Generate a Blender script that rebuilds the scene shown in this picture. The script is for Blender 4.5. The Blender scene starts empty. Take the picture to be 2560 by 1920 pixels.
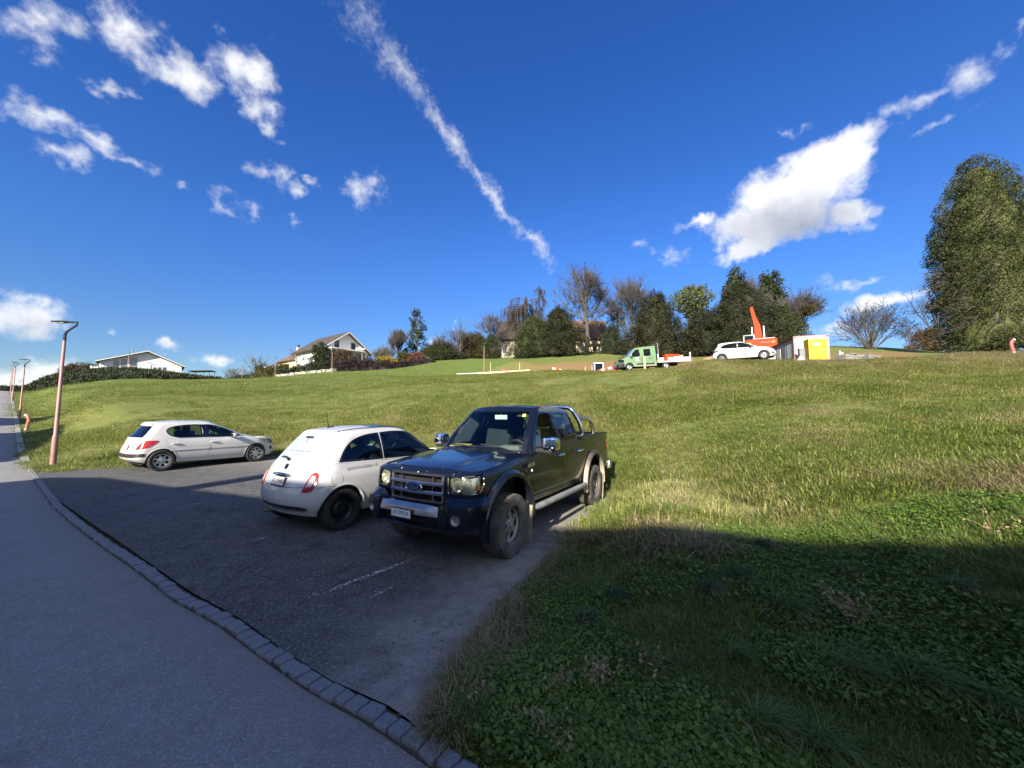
import bpy, bmesh, math, random
import numpy as np
from mathutils import Vector, Matrix
from mathutils.geometry import delaunay_2d_cdt
sc = bpy.context.scene
C = sc.collection
R = math.radians
rnd = random.Random(7)

# ---------------------------------------------------------------- camera, sky, sun, exposure
CAM_H = 1.72
cam_d = bpy.data.cameras.new('camera'); cam = bpy.data.objects.new('camera', cam_d); C.objects.link(cam)
cam_d.sensor_fit = 'HORIZONTAL'; cam_d.sensor_width = 36.0; cam_d.lens = 36.0 * 940 / 2560
cam_d.clip_start = 0.05; cam_d.clip_end = 5000
cam.location = (0, 0, CAM_H); cam.rotation_euler = (math.pi / 2 + math.atan(73 / 940.0), 0, 0)
sc.camera = cam
SUN_AZ, SUN_EL = R(22), R(27)          # the light travels towards this azimuth (from +y towards +x)
vs = sc.view_settings
vs.view_transform = 'Standard'; vs.look = 'None'; vs.exposure = 1.2; vs.gamma = 1.0; vs.use_curve_mapping = False
sd = bpy.data.lights.new('sun', 'SUN'); sd.energy = 5.0; sd.angle = R(0.53); sd.color = (1.0, 0.93, 0.80)
so = bpy.data.objects.new('sun', sd); C.objects.link(so)
_ld = Vector((math.sin(SUN_AZ) * math.cos(SUN_EL), math.cos(SUN_AZ) * math.cos(SUN_EL), -math.sin(SUN_EL)))
so.rotation_euler = _ld.to_track_quat('-Z', 'Y').to_euler(); so.location = (-20, -60, 60)

def make_sky():
    w = bpy.data.worlds.new('World'); sc.world = w; w.use_nodes = True; nt = w.node_tree; nt.nodes.clear()
    lk = nt.links.new
    def node(t, **kw):
        n = nt.nodes.new('ShaderNode' + t)
        for k, v in kw.items(): setattr(n, k, v)
        return n
    def math_(op, a, b=None, clamp=False):
        m = node('Math', operation=op, use_clamp=clamp)
        for i, x in enumerate((a, b)):
            if x is None: continue
            if hasattr(x, 'is_linked'): lk(x, m.inputs[i])
            else: m.inputs[i].default_value = x
        return m.outputs[0]
    def noise_(vec, scale, detail, rough, dist=0):
        n = node('TexNoise'); n.inputs['Scale'].default_value = scale; n.inputs['Detail'].default_value = detail; n.inputs['Roughness'].default_value = rough; n.inputs['Distortion'].default_value = dist; lk(vec, n.inputs['Vector']); return n
    sky = node('TexSky', sky_type='NISHITA', sun_disc=False, sun_elevation=SUN_EL, sun_rotation=R(180) + SUN_AZ, altitude=900, air_density=1.25, dust_density=.15, ozone_density=5.5)
    hs = node('HueSaturation'); hs.inputs['Saturation'].default_value = 1.22; hs.inputs['Value'].default_value = 1.08; hs.inputs['Hue'].default_value = .517; lk(sky.outputs[0], hs.inputs['Color'])
    co = node('TexCoord').outputs['Generated']
    sp = node('SeparateXYZ'); lk(co, sp.inputs[0])
    el = node('MapRange', interpolation_type='SMOOTHSTEP'); lk(sp.outputs[2], el.inputs[0]); el.inputs[1].default_value = -.02; el.inputs[2].default_value = .42; el.inputs[3].default_value = .66; el.inputs[4].default_value = 1.0; lk(math_('MULTIPLY', el.outputs[0], 1.08), hs.inputs['Value'])
    # ragged edges: the direction is displaced by noise before the cloud shapes are looked up
    nv = noise_(co, 9, 4, .62); sub = node('VectorMath', operation='SUBTRACT'); lk(nv.outputs['Color'], sub.inputs[0]); sub.inputs[1].default_value = (.5, .5, .5)
    sc_ = node('VectorMath', operation='SCALE'); lk(sub.outputs[0], sc_.inputs[0]); sc_.inputs['Scale'].default_value = .12
    ad = node('VectorMath', operation='ADD'); lk(co, ad.inputs[0]); lk(sc_.outputs[0], ad.inputs[1]); dv = ad.outputs[0]
    pitch = math.atan(73 / 940.0)
    def ray_(px, py):
        a, b = (px - 1280) / 940.0, -(py - 960) / 940.0; v = Vector((a, math.cos(pitch) - math.sin(pitch) * b, math.sin(pitch) + math.cos(pitch) * b)); return v.normalized()
    prev = [None]
    def blob(x, y, rx, ry, rot, k, soft=1.0):
        """elliptic cloud patch in the direction where the photograph shows it; sizes in angle"""
        c = ray_(x, y); e = 8.0
        ex = (ray_(x + e * math.cos(rot), y + e * math.sin(rot)) - c); ey = (ray_(x - e * math.sin(rot), y + e * math.cos(rot)) - c)
        ax = ex.length / e * rx; ay = ey.length / e * ry
        X = ex.normalized(); Y = c; Z = X.cross(Y).normalized(); X = Y.cross(Z)
        mp = node('Mapping', vector_type='TEXTURE'); lk(dv, mp.inputs[0]); mp.inputs['Rotation'].default_value = Matrix((X, Y, Z)).transposed().to_euler(); mp.inputs['Scale'].default_value = (ax, 1000, ay)
        if prev[0] is not None: lk(math_('MULTIPLY', prev[0], 1e-9), mp.inputs['Location'])
        ln = node('VectorMath', operation='LENGTH'); lk(mp.outputs[0], ln.inputs[0])
        prev[0] = math_('MULTIPLY', math_('SUBTRACT', 1.0, ln.outputs['Value']), k); return prev[0]
    # x, y, half width, half height (photo pixels), slant, strength
    B = [(100, 75, 150, 66, .40, .75), (130, 130, 90, 40, .2, .6), (330, 85, 180, 80, .6, .88), (480, 190, 150, 52, .45, .85), (610, 190, 90, 130, -.5, 1.0), (550, 75, 40, 90, -.45, .6), (660, 290, 80, 60, .2, .75),
         (130, 295, 210, 62, .28, .95), (240, 345, 95, 45, .35, .9), (165, 410, 80, 65, .5, .85), (310, 232, 65, 28, .2, .7), (300, 400, 120, 24, .4, .5),
         (440, 470, 45, 26, .1, .8), (575, 500, 75, 36, .6, .6), (680, 425, 90, 38, .55, .8), (720, 470, 50, 50, 0, .7), (770, 440, 45, 20, -.3, .7), (725, 540, 40, 36, .6, .6), (905, 480, 90, 60, .1, .55),
         (60, 805, 140, 62, .05, .9), (140, 820, 70, 30, .1, .6), (265, 835, 44, 16, .05, .6), (428, 863, 48, 22, -.05, .85), (545, 892, 52, 20, -.1, .7), (60, 935, 150, 50, -.15, 1.0),
         (1985, 480, 225, 125, -.36, 2.1), (2085, 410, 125, 85, -.5, 2.0), (1950, 545, 235, 80, -.2, 2.0), (2115, 535, 120, 62, -.35, 1.7), (1870, 620, 115, 30, -.3, 1.5), (1765, 560, 75, 26, -.35, 1.1),
         (2290, 258, 190, 30, -.42, .55), (2450, 190, 150, 46, -.5, .62), (2535, 110, 90, 70, -.5, .7), (2330, 322, 130, 20, -.38, .55), (1970, 318, 45, 16, -.4, .55), (1605, 600, 42, 34, -.2, .55), (1675, 640, 55, 32, .3, .55),
         (2210, 750, 190, 34, -.12, 1.1), (2340, 735, 120, 40, -.05, .9), (2060, 820, 130, 22, -.2, .7), (2180, 690, 190, 18, -.22, .55), (1140, 808, 36, 12, -.5, .45), (1075, 860, 42, 24, 0, .8)]
    acc = None
    for b in B:
        v = blob(*b); acc = v if acc is None else math_('MAXIMUM', acc, v)
    # clouds outside the view, added thicker than in view to brighten the shade
    back = math_('MULTIPLY', math_('SUBTRACT', .35, sp.outputs[1]), 1.6, clamp=True)
    sn = noise_(co, 3.2, 4, .5).outputs['Fac']; acc = math_('MAXIMUM', acc, math_('SUBTRACT', math_('MULTIPLY', math_('SUBTRACT', sn, .35), 4.0), math_('MULTIPLY', math_('SUBTRACT', 1.0, back), 2.5)))
    nf = noise_(co, 22, 6, .64).outputs['Fac']; nb = noise_(co, 7.5, 3, .6).outputs['Fac']
    den = math_('ADD', acc, math_('ADD', math_('MULTIPLY', math_('SUBTRACT', nf, .5), 1.75), math_('MULTIPLY', math_('SUBTRACT', nb, .5), 1.0)))
    mr = node('MapRange', interpolation_type='SMOOTHSTEP'); lk(den, mr.inputs[0]); mr.inputs[1].default_value = .14; mr.inputs[2].default_value = 1.08; mr.inputs[3].default_value = 0; mr.inputs[4].default_value = .93
    # contrail
    tr = None
    for (x, y, rx, ry, rot, k) in ((905, 35, 170, 85, 1.0, .38), (1000, 175, 190, 60, .95, .55), (1120, 330, 210, 34, .95, .68), (1240, 485, 190, 27, .95, .74), (1335, 610, 110, 24, .9, .72)):
        v = blob(x, y, rx, ry, rot, k); tr = v if tr is None else math_('MAXIMUM', tr, v)
    nt3 = noise_(co, 75, 5, .7).outputs['Fac']; tden = math_('ADD', tr, math_('MULTIPLY', math_('SUBTRACT', nt3, .5), .75))
    mt = node('MapRange', interpolation_type='SMOOTHSTEP'); lk(tden, mt.inputs[0]); mt.inputs[1].default_value = .08; mt.inputs[2].default_value = .95; mt.inputs[3].default_value = 0; mt.inputs[4].default_value = .72
    mask = math_('MAXIMUM', mr.outputs[0], mt.outputs[0])
    # light and dark within the clouds: thick, low parts are greyer
    dk = None
    for b in ((1985, 565, 250, 85, -.15, 1.7), (430, 220, 160, 50, .4, .4), (60, 830, 120, 40, 0, .7), (2210, 778, 150, 18, -.1, .6), (2480, 200, 100, 60, -.4, .5)):
        v = blob(*b); dk = v if dk is None else math_('MAXIMUM', dk, v)
    dkr = math_('MULTIPLY', math_('ADD', math_('MAXIMUM', dk, 0), math_('MULTIPLY', math_('SUBTRACT', nf, .5), .5)), .62, clamp=True)
    cr = node('ValToRGB'); cr.color_ramp.elements[0].color = (6.3, 6.35, 6.4, 1); cr.color_ramp.elements[1].color = (2.5, 2.75, 3.3, 1); lk(dkr, cr.inputs[0])
    mx = node('Mix', data_type='RGBA'); lk(mask, mx.inputs[0]); lk(hs.outputs[0], mx.inputs[6]); lk(cr.outputs[0], mx.inputs[7])
    bg = node('Background'); lk(mx.outputs[2], bg.inputs[0]); bg.inputs[1].default_value = .076
    out = node('OutputWorld'); lk(bg.outputs[0], out.inputs[0])
make_sky()
sc.world.cycles.sampling_method = 'NONE'

# ---------------------------------------------------------------- helpers
def link(o, parent=None):
    C.objects.link(o)
    if parent is not None: o.parent = parent
    return o
def tag(o, label=None, cat=None, group=None, kind=None):
    if label: o['label'] = label
    if cat: o['category'] = cat
    if group: o['group'] = group
    if kind: o['kind'] = kind
    return o
def thing(name, label, cat, loc=(0, 0, 0), rz=0.0, group=None):
    o = bpy.data.objects.new(name, None); link(o)
    o.location = loc; o.rotation_euler = (0, 0, rz); o.empty_display_size = .2
    return tag(o, label, cat, group)
def copy_tree(o, parent=None):
    c = o.copy(); link(c, parent)
    for ch in o.children: copy_tree(ch, c)
    return c
def mesh_obj(name, verts, faces, mat=None, parent=None, smooth=None, loc=None, rz=None, mi=None):
    me = bpy.data.meshes.new(name)
    me.from_pydata([tuple(map(float, v)) for v in verts], [], [tuple(int(i) for i in f) for f in faces])
    mats = mat if isinstance(mat, (list, tuple)) else [mat]
    for m in mats:
        if m is not None: me.materials.append(m)
    if mi is not None: me.polygons.foreach_set('material_index', [int(i) for i in mi])
    if smooth is not None:
        me.shade_smooth()
        if smooth < 179: me.set_sharp_from_angle(angle=R(smooth))
    me.update()
    o = bpy.data.objects.new(name, me); link(o, parent)
    if loc is not None: o.location = loc
    if rz is not None: o.rotation_euler = (0, 0, rz)
    return o
def rotm(rx=0, ry=0, rz=0):
    return np.array(Matrix.Rotation(rz, 3, 'Z') @ Matrix.Rotation(ry, 3, 'Y') @ Matrix.Rotation(rx, 3, 'X'))

class MB:
    """collects boxes, tubes, lathes, prisms; .obj() links them as one mesh"""
    def __init__(s): s.v = []; s.f = []; s.mi = []
    def add(s, v, f, mi=0):
        o = len(s.v); s.v.extend([tuple(map(float, p)) for p in v])
        s.f.extend([tuple(int(i) + o for i in q) for q in f]); s.mi.extend([mi] * len(f)); return s
    def box(s, x0, x1, y0, y1, z0, z1, M=None, c=(0, 0, 0), bev=0, mi=0, taper=None):
        v = np.array([(x, y, z) for z in (z0, z1) for y in (y0, y1) for x in (x0, x1)], float)
        if taper is not None:
            cx, cy = (x0 + x1) / 2, (y0 + y1) / 2
            v[4:, 0] = cx + (v[4:, 0] - cx) * taper[0]; v[4:, 1] = cy + (v[4:, 1] - cy) * taper[1]
        f = [(0, 2, 3, 1), (4, 5, 7, 6), (0, 1, 5, 4), (2, 6, 7, 3), (0, 4, 6, 2), (1, 3, 7, 5)]
        if bev:
            bm = bmesh.new(); vv = [bm.verts.new(p) for p in v]
            for q in f: bm.faces.new([vv[i] for i in q])
            bmesh.ops.bevel(bm, geom=list(bm.edges), offset=bev, segments=2, profile=.6, affect='EDGES')
            bm.verts.index_update()
            v = np.array([p.co[:] for p in bm.verts]); f = [[p.index for p in q.verts] for q in bm.faces]; bm.free()
        if M is not None: v = v @ np.asarray(M).T
        return s.add(v + np.asarray(c, float), f, mi)
    def tube(s, pts, r, n=8, mi=0, caps=True, up=None):
        P = np.array(pts, float); m = len(P); rr = np.full(m, r) if np.isscalar(r) else np.array(r, float)
        T = np.gradient(P, axis=0) if m > 2 else np.array([P[1] - P[0]] * 2)
        T /= np.linalg.norm(T, axis=1)[:, None] + 1e-12
        a = np.array([0, 0, 1.]) if abs(T[0, 2]) < .9 else np.array([1., 0, 0])
        N = np.cross(T[0], a); N /= np.linalg.norm(N); v = []
        for i in range(m):
            N = N - T[i] * (N @ T[i]); N /= np.linalg.norm(N) + 1e-12; B = np.cross(T[i], N)
            for k in range(n):
                q = 2 * math.pi * k / n; v.append(P[i] + rr[i] * (math.cos(q) * N + math.sin(q) * B))
        f = [(i * n + k, i * n + (k + 1) % n, (i + 1) * n + (k + 1) % n, (i + 1) * n + k) for i in range(m - 1) for k in range(n)]
        if caps: f += [tuple(range(n))[::-1], tuple(range((m - 1) * n, m * n))]
        return s.add(v, f, mi)
    def lathe(s, prof, n=32, axis='y', c=(0, 0, 0), mi=0, sgn=1):
        """prof: (radius, along) pairs"""
        v = []
        for r, h in prof:
            for k in range(n):
                q = 2 * math.pi * k / n; a, b = r * math.cos(q), r * math.sin(q)
                v.append({'y': (a, h * sgn, b), 'z': (a, b, h), 'x': (h * sgn, a, b)}[axis])
        m = len(prof)
        f = [(i * n + k, i * n + (k + 1) % n, (i + 1) * n + (k + 1) % n, (i + 1) * n + k) for i in range(m - 1) for k in range(n)]
        flip = (axis == 'y') == (sgn > 0)
        if flip: f = [q[::-1] for q in f]
        return s.add(np.array(v) + np.asarray(c, float), f, mi)
    def prism(s, poly, h0, h1, axis='y', mi=0):
        """polygon in the plane across axis, extruded from h0 to h1"""
        P = [(a, h, b) if axis == 'y' else ((a, b, h) if axis == 'z' else (h, a, b)) for h in (h0, h1) for a, b in poly]
        n = len(poly); f = [tuple(range(n)), tuple(range(2 * n - 1, n - 1, -1))]
        f += [(i, i + n, (i + 1) % n + n, (i + 1) % n) for i in range(n)]
        return s.add(P, f, mi)
    def obj(s, name, mat, parent=None, smooth=35, loc=None, rz=None):
        o = mesh_obj(name, s.v, s.f, mat, parent, None, loc, rz, s.mi)
        bm = bmesh.new(); bm.from_mesh(o.data); bmesh.ops.recalc_face_normals(bm, faces=bm.faces); bm.to_mesh(o.data); bm.free()
        if smooth is not None:
            o.data.shade_smooth(); o.data.set_sharp_from_angle(angle=R(smooth))
        return o

def pchip(xs, ys):
    xs = np.array(xs, float); ys = np.array(ys, float)
    h = np.diff(xs); d = np.diff(ys) / h; m = np.zeros(len(xs))
    for i in range(1, len(xs) - 1):
        if d[i - 1] * d[i] > 0:
            w1, w2 = 2 * h[i] + h[i - 1], h[i] + 2 * h[i - 1]; m[i] = (w1 + w2) / (w1 / d[i - 1] + w2 / d[i])
    m[0], m[-1] = d[0], d[-1]
    def ev(x):
        x = np.clip(np.asarray(x, float), xs[0], xs[-1]); i = np.clip(np.searchsorted(xs, x) - 1, 0, len(xs) - 2)
        t = (x - xs[i]) / h[i]
        return ((2 * t**3 - 3 * t**2 + 1) * ys[i] + (t**3 - 2 * t**2 + t) * h[i] * m[i] + (-2 * t**3 + 3 * t**2) * ys[i + 1] + (t**3 - t**2) * h[i] * m[i + 1])
    return ev
def curve(pts):
    pts = sorted(pts)
    if len(pts) == 1: return lambda x: np.full(np.shape(x), float(pts[0][1]))
    return pchip([p[0] for p in pts], [p[1] for p in pts])
def sstep(a, b, x):
    t = np.clip((np.asarray(x, float) - a) / (b - a), 0, 1); return t * t * (3 - 2 * t)
def spline(pts, n=6, closed=True):
    """Catmull-Rom through points; a point given twice stays a corner"""
    P = [np.array(p, float) for p in pts]; m = len(P); out = []
    for i in range(m if closed else m - 1):
        p1, p2 = P[i], P[(i + 1) % m]
        if np.allclose(p1, p2): continue
        p0 = P[i - 1] if (closed or i > 0) else p1
        p3 = P[(i + 2) % m] if (closed or i + 2 < m) else p2
        for k in range(n):
            t = k / n
            out.append(.5 * (2 * p1 + (p2 - p0) * t + (2 * p0 - 5 * p1 + 4 * p2 - p3) * t * t + (3 * p1 - p0 - 3 * p2 + p3) * t**3))
    if not closed: out.append(P[-1])
    return [tuple(p) for p in out]
def rpoly(pts, r=.02, n=4):
    """polygon with rounded corners"""
    P = [np.array(p, float) for p in pts]; m = len(P); out = []
    for i in range(m):
        a, b, c = P[i - 1], P[i], P[(i + 1) % m]
        rr = min(r, .45 * np.linalg.norm(a - b), .45 * np.linalg.norm(c - b))
        s = b + (a - b) / np.linalg.norm(a - b) * rr; e = b + (c - b) / np.linalg.norm(c - b) * rr
        for k in range(n + 1):
            t = k / n; out.append(tuple((1 - t)**2 * s + 2 * t * (1 - t) * b + t * t * e))
    return out
def inside(poly, x, y):
    poly = np.array(poly); x0, y0 = poly[:, 0], poly[:, 1]; x1, y1 = np.roll(x0, -1), np.roll(y0, -1)
    x = np.asarray(x, float)[:, None]; y = np.asarray(y, float)[:, None]
    c = ((y0 <= y) != (y1 <= y)) & (x < x0 + (y - y0) / np.where(np.abs(y1 - y0) < 1e-12, 1e-12, y1 - y0) * (x1 - x0))
    return c.sum(1) % 2 == 1
def densify(poly, h):
    out = []
    for a, b in zip(poly, poly[1:] + poly[:1]):
        L = math.hypot(b[0] - a[0], b[1] - a[1]); k = max(1, int(L / h))
        out += [(a[0] + (b[0] - a[0]) * i / k, a[1] + (b[1] - a[1]) * i / k) for i in range(k)]
    return out
def dist_poly(poly, x, y, closed=True):
    P = np.array(poly, float); A = P if closed else P[:-1]; B = np.roll(P, -1, 0) if closed else P[1:]
    q = np.stack([np.asarray(x, float), np.asarray(y, float)], 1); best = np.full(len(q), 1e9)
    for a, b in zip(A, B):
        ab = b - a; t = np.clip(((q - a) @ ab) / (ab @ ab + 1e-12), 0, 1)
        best = np.minimum(best, np.linalg.norm(q - a - t[:, None] * ab, axis=1))
    return best
def cdt(outer, holes=(), h=.05):
    loops = [densify(list(map(tuple, outer)), h * 1.2)] + [densify(list(map(tuple, q)), h * 1.2) for q in holes]
    V = []; E = []
    for lp in loops:
        o = len(V); V += lp; E += [(o + i, o + (i + 1) % len(lp)) for i in range(len(lp))]
    O = np.array(loops[0]); x0, y0 = O.min(0); x1, y1 = O.max(0)
    gx, gy = np.meshgrid(np.arange(x0 + h * .5, x1, h), np.arange(y0 + h * .5, y1, h)); gx = gx.ravel(); gy = gy.ravel()
    if len(gx):
        keep = inside(loops[0], gx, gy); 
        for lp in loops:
            keep &= dist_poly(lp, gx, gy) > h * .45
        V += list(zip(gx[keep], gy[keep]))
    r = delaunay_2d_cdt([Vector(p) for p in V], E, [], 0, 1e-6)
    P = np.array([p[:] for p in r[0]]); T = np.array([t for t in r[2] if len(t) == 3])
    cc = P[T].mean(1); k = inside(loops[0], cc[:, 0], cc[:, 1])
    for lp in loops[1:]: k &= ~inside(lp, cc[:, 0], cc[:, 1])
    T = T[k]; used = np.unique(T); re = np.full(len(P), -1); re[used] = np.arange(len(used))
    P = P[used]; T = re[T]
    a = P[T[:, 1]] - P[T[:, 0]]; b = P[T[:, 2]] - P[T[:, 0]]; neg = a[:, 0] * b[:, 1] - a[:, 1] * b[:, 0] < 0
    T[neg] = T[neg][:, ::-1]
    return P, T

class Band:
    """wrap-around half shell: front centre -> front corner -> side -> rear corner -> rear centre, over several height levels"""
    def __init__(s, levels, ref=None):
        s.L = []
        for l in levels:
            d = dict(bf=.08, br=.06, rfx=.22, rfy=.16, rrx=.18, rry=.14); d.update(l)
            d['W'] = curve(d['w']); z = d['z']
            d['Z'] = z if callable(z) else (lambda x, y, q=curve(z if isinstance(z, list) else [(0, z)]): q(x))
            s.L.append(d)
        s.V = np.array([l['V'] for l in s.L], float)
        t = np.linspace(0, 5, 501); p = s.lev(s.L[ref if ref is not None else len(s.L) // 2], t)
        s.t = t; s.U = np.concatenate([[0], np.cumsum(np.linalg.norm(np.diff(p, axis=0), axis=1))])
        s.Um = s.U[-1]; s.Vm = s.V[-1]
        uu = np.linspace(0, s.Um, 320); vv = np.linspace(0, s.Vm, 60); a, b = np.meshgrid(uu, vv); s.ta, s.tb = a.ravel(), b.ravel()
        s.tp = s.P(s.ta, s.tb)
    def Ut(s, t): return float(np.interp(t, s.t, s.U))
    def lev(s, d, t):
        t = np.asarray(t, float); W = d['W']; x = np.zeros_like(t); y = np.zeros_like(t)
        def end(xe, bow, rx, ry, sg):
            w = float(W(xe - sg * (bow + rx))); yf = w - ry; xa = xe - sg * bow * (yf / w)**2
            slope = -sg * 2 * bow * yf / w**2; xs = xa - sg * rx; ws = float(W(xs))
            return w, yf, xa, slope, xs, ws
        w, yf, xa, sl, xs, ws = end(d['xf'], d['bf'], d['rfx'], d['rfy'], 1)
        m = t <= 1; y[m] = yf * t[m]; x[m] = d['xf'] - d['bf'] * (y[m] / w)**2
        m = (t > 1) & (t <= 2); q = t[m] - 1; cx, cy = xa + sl * (ws - yf) * .75, ws
        x[m] = (1 - q)**2 * xa + 2 * q * (1 - q) * cx + q * q * xs; y[m] = (1 - q)**2 * yf + 2 * q * (1 - q) * cy + q * q * ws
        w2, yf2, xa2, sl2, xs2, ws2 = end(d['xr'], d['br'], d['rrx'], d['rry'], -1)
        m = (t > 2) & (t <= 3); q = t[m] - 2; x[m] = xs + (xs2 - xs) * q; y[m] = W(x[m])
        m = (t > 3) & (t <= 4); q = t[m] - 3; cx, cy = xa2 + sl2 * (ws2 - yf2) * .75, ws2
        x[m] = (1 - q)**2 * xs2 + 2 * q * (1 - q) * cx + q * q * xa2; y[m] = (1 - q)**2 * ws2 + 2 * q * (1 - q) * cy + q * q * yf2
        m = t > 4; q = 5 - t[m]; y[m] = yf2 * q; x[m] = d['xr'] + d['br'] * (y[m] / w2)**2
        return np.stack([x, y, np.broadcast_to(d['Z'](x, y), x.shape)], 1)
    def P(s, a, b):
        a = np.asarray(a, float); b = np.asarray(b, float); t = np.interp(a, s.U, s.t)
        Q = np.stack([s.lev(d, t) for d in s.L]); k = np.clip(np.searchsorted(s.V, b) - 1, 0, len(s.V) - 2)
        n = np.arange(len(a)); V = s.V; L = len(V)
        def tang(i):
            i0 = np.maximum(i - 1, 0); i1 = np.minimum(i + 1, L - 1); return (Q[i1, n] - Q[i0, n]) / (V[i1] - V[i0])[:, None]
        h = (V[k + 1] - V[k])[:, None]; q = ((b - V[k])[:, None]) / h
        return ((2 * q**3 - 3 * q**2 + 1) * Q[k, n] + (q**3 - 2 * q**2 + q) * h * tang(k) + (-2 * q**3 + 3 * q**2) * Q[k + 1, n] + (q**3 - q**2) * h * tang(k + 1))
    def inv(s, pts, plane='xz', tr=(1.3, 3.7)):
        ia = {'x': 0, 'y': 1, 'z': 2}; i, j = ia[plane[0]], ia[plane[1]]
        lo, hi = s.Ut(tr[0]), s.Ut(tr[1]); m = (s.ta >= lo - 1e-6) & (s.ta <= hi + 1e-6); A, B, T = s.ta[m], s.tb[m], s.tp[m]; out = []
        for p in pts:
            k = np.argmin((T[:, i] - p[0])**2 + (T[:, j] - p[1])**2); a, b = A[k], B[k]
            for _ in range(3):
                q = s.P([a, a + 1e-3, a], [b, b, b + 1e-3]); r = np.array([p[0] - q[0, i], p[1] - q[0, j]])
                J = np.array([[q[1, i] - q[0, i], q[2, i] - q[0, i]], [q[1, j] - q[0, j], q[2, j] - q[0, j]]]) / 1e-3
                if abs(np.linalg.det(J)) < 1e-6: break
                d = np.linalg.solve(J, r); d *= min(1, .05 / (np.linalg.norm(d) + 1e-9)); a += d[0]; b += d[1]
            out.append((float(np.clip(a, 0, s.Um)), float(np.clip(b, -.02, s.Vm + .02))))
        return out
    def side(s, pts, tr=(1.3, 3.7)): return s.inv(pts, 'xz', tr)
    def front(s, pts): return s.inv(pts, 'yz', (0, 1.75))
    def rear(s, pts): return s.inv(pts, 'yz', (3.25, 5))
    def rect(s, a0=0, a1=None, b0=0, b1=None):
        a1 = s.Um if a1 is None else a1; b1 = s.Vm if b1 is None else b1
        return [(a0, b0), (a1, b0), (a1, b1), (a0, b1)]

class Top:
    def __init__(s, z): s.z = z
    def P(s, a, b): a = np.asarray(a, float); b = np.asarray(b, float); return np.stack([a, b, s.z(a, b)], 1)
class Wall:
    """plane y = f(x, z) seen from +y"""
    def __init__(s, f): s.f = f
    def P(s, a, b): a = np.asarray(a, float); b = np.asarray(b, float); return np.stack([-a, s.f(-a, b), b], 1)

def s_norm(S, a, b, e=2e-3):
    p = S.P(a, b); n = np.cross(S.P(a + e, b) - S.P(a - e, b), S.P(a, b + e) - S.P(a, b - e))
    return p, n / (np.linalg.norm(n, axis=1)[:, None] + 1e-12)
def panel_geo(S, outer, holes=(), h=.05, off=0.0, lip=.02, sides='both', center_eps=2e-3):
    P2, T = cdt(outer, holes, h); p, n = s_norm(S, P2[:, 0], P2[:, 1])
    p = p + n * off; V = [p]; F = [list(map(tuple, T))]; cnt = len(p)
    if lip:
        ed = {}
        for t in T:
            for i in range(3):
                e = (t[i], t[(i + 1) % 3]); k = (min(e), max(e)); ed.setdefault(k, []).append(e)
        be = [v[0] for v in ed.values() if len(v) == 1]
        be = [e for e in be if not (abs(p[e[0], 1]) < center_eps and abs(p[e[1], 1]) < center_eps)]
        bv = sorted({i for e in be for i in e}); ix = {v: cnt + k for k, v in enumerate(bv)}
        V.append(p[bv] - n[bv] * lip); F[0] += [(e[1], e[0], ix[e[0]], ix[e[1]]) for e in be]
    v = np.concatenate(V); f = F[0]
    if sides == 'L': return v, f
    m = v * np.array([1, -1, 1.]); fm = [q[::-1] for q in f]
    if sides == 'R': return m, fm
    return np.concatenate([v, m]), f + [tuple(i + len(v) for i in q) for q in fm]
def weld(o, d=1e-4):
    bm = bmesh.new(); bm.from_mesh(o.data); bmesh.ops.remove_doubles(bm, verts=bm.verts, dist=d); bm.to_mesh(o.data); bm.free()
def panel(name, S, outer, holes=(), mat=None, parent=None, h=.05, off=0.0, lip=.02, sides='both', smooth=32):
    v, f = panel_geo(S, outer, holes, h, off, lip, sides)
    o = mesh_obj(name, v, f, mat, parent)
    if sides == 'both': weld(o)
    o.data.shade_smooth(); o.data.set_sharp_from_angle(angle=R(smooth)); return o
def join_geo(name, geos, mat, parent, smooth=32, mi=None):
    V = []; F = []; MI = []; o = 0
    for k, (v, f) in enumerate(geos):
        V += list(v); F += [tuple(i + o for i in q) for q in f]; o += len(v); MI += [mi[k] if mi else 0] * len(f)
    ob = mesh_obj(name, V, F, mat, parent, mi=MI); weld(ob); ob.data.shade_smooth(); ob.data.set_sharp_from_angle(angle=R(smooth)); return ob

_font_cache = {}
def text_geo(s, size=1.0, shear=0.0, spacing=1.0):
    """flat filled lettering: verts (x right, y up), tris; centred"""
    k = (s, size, shear, spacing)
    if k in _font_cache: return _font_cache[k]
    cu = bpy.data.curves.new('lettering', 'FONT'); cu.body = s; cu.size = size; cu.shear = shear; cu.space_character = spacing
    cu.align_x = 'CENTER'; cu.align_y = 'CENTER'; cu.resolution_u = 3
    ob = bpy.data.objects.new('lettering', cu); C.objects.link(ob)
    dg = bpy.context.evaluated_depsgraph_get(); me = ob.evaluated_get(dg).to_mesh()
    v = np.array([p.co[:2] for p in me.vertices]); f = [tuple(q.vertices) for q in me.polygons]
    ob.evaluated_get(dg).to_mesh_clear(); C.objects.unlink(ob); bpy.data.objects.remove(ob); bpy.data.curves.remove(cu)
    _font_cache[k] = (v, f); return v, f
def flat_text(name, s, size, mat, parent, origin, ex, ez, width=None, height=None, shear=0, spacing=1.0):
    v, f = text_geo(s, size, shear, spacing); v = v.copy()
    if width: v[:, 0] *= width / (v[:, 0].max() - v[:, 0].min())
    if height: v[:, 1] *= height / (v[:, 1].max() - v[:, 1].min())
    v -= (v.max(0) + v.min(0)) / 2
    p = np.array(origin, float) + v[:, :1] * np.array(ex, float) + v[:, 1:] * np.array(ez, float)
    return mesh_obj(name, p, f, mat, parent)

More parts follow.
